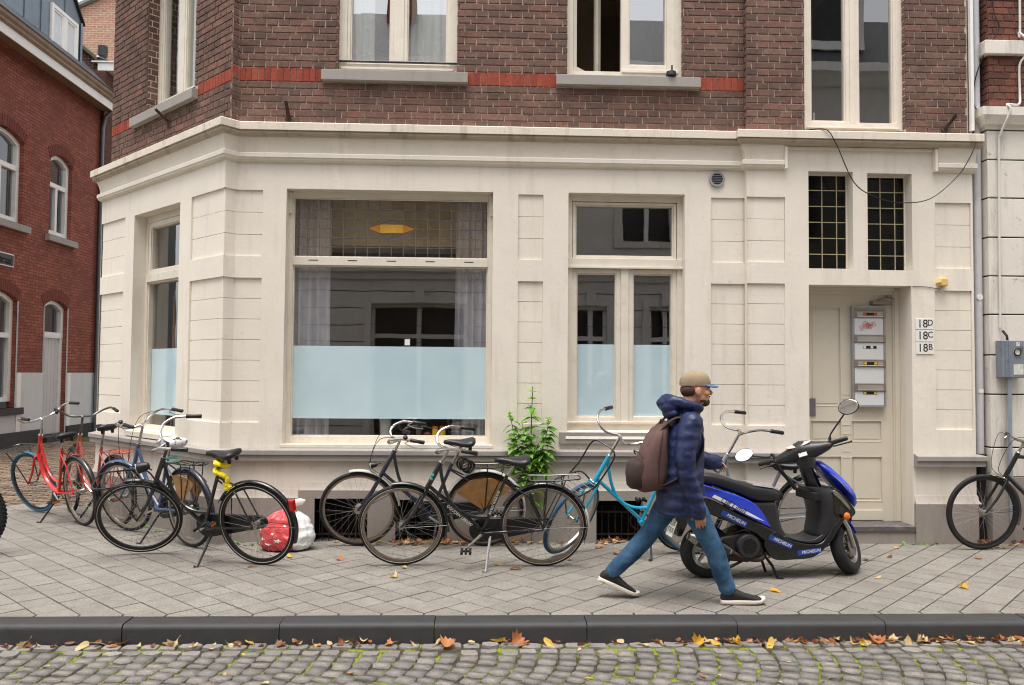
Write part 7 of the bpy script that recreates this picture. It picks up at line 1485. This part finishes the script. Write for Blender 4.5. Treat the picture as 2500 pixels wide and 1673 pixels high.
# tall weed growing from the foot of the wall
pl = empty('wall_plant', (3.34, 2.185, 0)); tag(pl, 'tall leafy green plant growing from the foot of the wall', 'plant'); rp = random.Random(11)
def leaf_mat(name, c0, c1): 
    a = NT(name); c = a.ramp(nt_rnd(a), [(0, c0), (1, c1)]); p = a.bsdf(c, .45, 0, .4); ts_ = a.n('ShaderNodeBsdfTranslucent'); a.l(c, ts_.inputs[0]); mx = a.n('ShaderNodeMixShader', i0=.35); a.l(p.outputs[0], mx.inputs[1]); a.l(ts_.outputs[0], mx.inputs[2]); a.l(mx.outputs[0], a.out.inputs[0]); return a.m
m_lf = leaf_mat('green_leaf', rgb(84, 130, 50), rgb(146, 190, 84)); m_lfy = leaf_mat('young_leaf', rgb(150, 196, 82), rgb(186, 216, 108)); m_lfo = leaf_mat('yellowing_leaf', rgb(150, 150, 40), rgb(176, 160, 60)); m_stem = M('green_stem', rgb(88, 104, 50), .6, var=.15)
def leaf_mb(droop=.3, cup=.25):
    m = MB(); n = 7; cs = []
    for i in range(n + 1):
        t = i / n; w_ = .32 * math.sin(math.pi * t ** .75) ** .9 * (1 - .25 * t); x = t; z = -droop * t * t; cs.append(((x, -w_, z + cup * w_ + .02 * math.sin(9 * t)), (x, 0, z), (x, w_, z + cup * w_ - .02 * math.sin(9 * t))))
    for i in range(n):
        for j in (0, 1): m.quad(cs[i][j], cs[i + 1][j], cs[i + 1][j + 1], cs[i][j + 1])
    return m
lmeshes = []
for mt in (m_lf, m_lfy, m_lfo):
    for dr_ in (.15, .45): me = leaf_mb(dr_).mesh('leaf', True, 0); me.materials.append(mt); lmeshes.append(me)
stems = [([(0, 0, 0), (.005, -.01, .5), (-.01, -.015, 1.0), (.0, -.02, 1.46)], .0085), ([(0, 0, .35), (-.08, -.02, .7), (-.17, -.03, 1.02), (-.215, -.04, 1.22)], .006), ([(0, 0, .5), (.07, -.02, .8), (.13, -.04, 1.02), (.15, -.05, 1.17)], .006), ([(0, 0, .6), (-.06, -.05, .85), (-.10, -.07, 1.15)], .005), ([(0, 0, .45), (-.10, -.04, .68), (-.22, -.06, .92)], .005), ([(0, 0, .55), (.09, -.06, .76), (.16, -.08, .96)], .0045)]
for k, (pts, r_) in enumerate(stems):
    P = spline(pts, 6); m = MB(); m.tube(P, [r_ * (1 - .6 * i / (len(P) - 1)) for i in range(len(P))], 6); so2 = m.obj('stem', m_stem, pl, True)
    nlf = 60 if k == 0 else 34
    for q in range(nlf):
        t = (.30 if k == 0 else .35) + (.70 if k == 0 else .65) * (q / (nlf - 1)) ** .85; p = P[min(len(P) - 1, int(t * (len(P) - 1)))]; az = q * 2.4 + k + rp.uniform(-.4, .4); young = t > .86
        L_ = rp.uniform(.095, .155) * (1.0 if not young else .55) * (1 if t < .6 else .85)
        if k == 0 and t < .45: L_ *= 1.15
        me = lmeshes[(2 if young else (4 if (t < .36 and k == 0 and q % 3 == 0) else 0)) + rp.randrange(2)]
        o = link('leaf', me, (p[0], p[1], p[2]), (rp.uniform(-.3, .3), rp.uniform(-.15, .45) if not young else rp.uniform(-.9, -.1), az), (L_, L_, L_), pl)
        if p[1] + math.sin(az) * L_ > .03: o.rotation_euler.z = -abs(rp.uniform(.2, 2.9))
# fallen leaves
def dead_leaf(kind, seed):
    r_ = random.Random(seed); m = MB(); pts = []
    if kind == 'maple':
        for k in range(20):
            q = 2 * math.pi * k / 20; lob = [1.0, .74, .9, .68, .95, .70, .82, .6, .55, .5][k % 10 if k <= 10 else 20 - k if 20 - k < 10 else 0] * r_.uniform(.82, 1.12); pts.append((lob * math.cos(q) * .55, lob * math.sin(q) * .55))
    else:
        for k in range(14): q = 2 * math.pi * k / 14; pts.append((.55 * math.cos(q), .24 * math.sin(q) * (1 + .15 * r_.uniform(-1, 1))))
    c1, c2, tw = r_.uniform(.4, 1.6), r_.uniform(-.5, .9), r_.uniform(-1.0, 1.0)
    def z(x, y): return c1 * y * y * 1.6 + c2 * x * x + tw * x * y + .03 * r_.uniform(-1, 1)
    V = [(0, 0, z(0, 0))] + [(x * .5, y * .5, z(x * .5, y * .5)) for x, y in pts] + [(x, y, z(x, y)) for x, y in pts]; n = len(pts); mn = min(v[2] for v in V)
    m.add([(x, y, q - mn + .02) for x, y, q in V], [(0, 1 + i, 1 + (i + 1) % n) for i in range(n)] + [(1 + i, 1 + n + i, 1 + n + (i + 1) % n, 1 + (i + 1) % n) for i in range(n)]); m.tube([(-.5, 0, z(-.5, 0) - mn + .02), (-.75, .05, .05)], .015, 4)
    return m
lcol = [leaf_mat('dead_leaf_%s' % nme, c0, c1) for nme, c0, c1 in (('orange', rgb(170, 100, 60), rgb(204, 138, 88)), ('tan', rgb(200, 168, 116), rgb(222, 200, 150)), ('yellow', rgb(214, 166, 54), rgb(226, 192, 92)), ('brown', rgb(112, 72, 48), rgb(146, 96, 66)))]
dl = {}
for kd in ('maple', 'oval'):
    for ci in range(4):
        for s_ in range(3): me = dead_leaf(kd, 100 + s_ * 7 + ci).mesh('fallen_leaf', True, 0); me.materials.append(lcol[ci]); dl[kd, ci, s_] = me
rl = random.Random(5)
def drop(x, y, z, size, kd=None, ci=None, label=None, group=None, tilt=.25):
    kd = kd or rl.choice(('oval', 'oval', 'maple')); ci = rl.choice((0, 0, 1, 1, 2, 3)) if ci is None else ci
    o = link('fallen_leaf', dl[kd, ci, rl.randrange(3)], (x, y, z + .001), (rl.gauss(0, tilt * .4), rl.gauss(0, tilt * .4), rl.uniform(0, 6.28)), (size, size, size)); tag(o, label, 'leaf', group); return o
pav_l = [(1.24, 1.62, 2, 'oval'), (1.68, 1.53, 0, 'maple'), (2.25, 1.24, 1, 'oval'), (2.20, .93, 1, 'maple'), (3.62, 1.51, 0, 'maple'), (3.02, 1.34, 1, 'oval'), (3.15, 1.18, 3, 'oval'), (4.05, 1.75, 0, 'maple'), (5.70, 1.02, 2, 'oval'), (5.98, .89, 1, 'oval'), (6.48, .60, 2, 'maple'), (7.20, 1.55, 0, 'maple'), (6.18, 1.50, 3, 'maple'), (6.28, 1.92, 2, 'maple'), (6.70, 1.98, 2, 'maple'), (1.02, 1.28, 3, 'oval'), (5.02, .50, 2, 'oval'), (5.3, 1.9, 0, 'oval'), (3.95, 2.0, 0, 'oval'), (6.45, 1.62, 3, 'oval')]
for x, y, ci, kd in pav_l: drop(x, y, .002, rl.uniform(.06, .095), kd, ci, 'small fallen autumn leaf lying flat on the grey paving tiles', 'leaves scattered on the paving')
GL, GG = 'dry autumn leaf lying in the gutter against the kerb', 'leaves along the gutter'
gx = [-.05, .1, .24, .44, .52, .66, .85, .98, 1.1, 1.3, 1.42, 1.5, 1.62, 1.74, 1.95, 2.1, 2.28, 2.42, 2.62, 3.3, 3.5, 3.75, 3.9, 4.0, 4.25, 4.36, 4.44, 4.5, 4.62, 4.7, 4.82, 4.9, 4.98, 5.06, 5.12, 5.2, 5.26, 5.3, 5.36, 5.42, 5.5, 5.58, 5.66, 5.72, 5.8, 5.86, 5.95, 6.02, 6.1, 6.16, 6.25, 6.32, 6.4, 6.48]
for x in gx: drop(x + rl.uniform(-.03, .03), rl.uniform(-.315, -.255), -.111, rl.uniform(.05, .095), None, rl.choice((0, 1, 1, 1, 2, 3, 3)), GL, GG, 1.0)
for x, y, sz, kd, ci, lab in ((2.66, -.31, .115, 'maple', 0, 'large orange maple leaf lying on the cobbles left of centre'), (2.98, -.25, .10, 'oval', 2, 'upright golden leaf leaning against the kerb'), (3.09, -.26, .12, 'maple', 0, 'crumpled pale orange leaf leaning against the kerb'), (5.38, -.29, .12, 'maple', 0, 'large pale orange maple leaf amid the gutter leaves at right'), (6.36, -.275, .11, 'oval', 0, 'rust red leaf in the gutter near the right edge')):
    o = drop(x, y, -.108, sz, kd, ci, lab, None, .3); o.rotation_euler.x = .7 if 'upright' in lab or 'crumpled' in lab else .1
for k in range(14): drop(rl.uniform(.3, 6.0), rl.uniform(-.95, -.34), -.112, rl.uniform(.03, .055), 'oval', rl.choice((1, 1, 2, 0)), 'tiny dry leaf lying among the cobblestones', 'leaves among the cobbles', .3)
# drifts of leaves at the wall foot and behind the right bicycle: too many to count
m = MB(); cols = []
lit = [MB() for _ in range(4)]
for k in range(290):
    if k >= 150: x, y = (rl.uniform(4.1, 6.6) if k < 250 else rl.uniform(-.3, 4.0)), rl.uniform(-.30, -.245)
    elif k < 95: x, y = rl.gauss(2.55, .42), 2.235 - abs(rl.gauss(0, .07))
    elif k < 115: x, y = rl.uniform(3.95, 4.5), 2.235 - abs(rl.gauss(0, .03))
    else: x, y = rl.gauss(7.72, .2), 2.12 + rl.uniform(-.16, .16)
    b_ = dead_leaf(rl.choice(('oval', 'maple')), k); s_ = rl.uniform(.035, .08); s_ *= .75 if k >= 150 else 1; mt = Matrix.Translation((x, y, (.002 if k < 150 else -.112) + rl.uniform(0, .02))) @ Matrix.Rotation(rl.uniform(0, 6.3), 4, 'Z') @ Matrix.Rotation(rl.gauss(0, .4), 4, 'X') @ Matrix.Scale(s_, 4); b_.xf(mt); lit[rl.choice((0, 0, 1, 1, 2, 3)) if k < 115 else rl.choice((3, 3, 0, 1))].add(b_.v, b_.f)
ll = MB(); mi = []
for ci in range(4): ll.add(lit[ci].v, lit[ci].f); mi += [ci] * len(lit[ci].f)
lo2 = ll.obj('leaf_litter', lcol, None, True, 0); lo2.data.polygons.foreach_set('material_index', mi); tag(lo2, 'drifts of orange and tan dead leaf bits along the wall foot and gutter', 'leaves', kind='stuff')
wd = MB()
for (x, y, n_) in ((.62, 2.16, 14), (.95, 2.17, 12), (1.28, 2.19, 10), (.75, 2.12, 6), (-1.65, 4.3, 16), (6.95, 2.15, 8), (7.12, 2.15, 7), (3.8, 2.2, 5), (-.55, 3.0, 12), (-.3, 2.75, 8)):
    for k in range(n_): b_ = leaf_mb(.6); s_ = rl.uniform(.025, .055); b_.xf(Matrix.Translation((x + rl.gauss(0, .05), y + rl.gauss(0, .02), .0)) @ Matrix.Rotation(rl.uniform(0, 6.3), 4, 'Z') @ Matrix.Rotation(-rl.uniform(.3, 1.2), 4, 'Y') @ Matrix.Scale(s_, 4)); wd.add(b_.v, b_.f)
tag(wd.obj('weeds', m_lf, None, True, 0), 'small green weeds sprouting along the wall foot', 'weeds', kind='stuff')
bpy.data.scenes.remove(TMP)
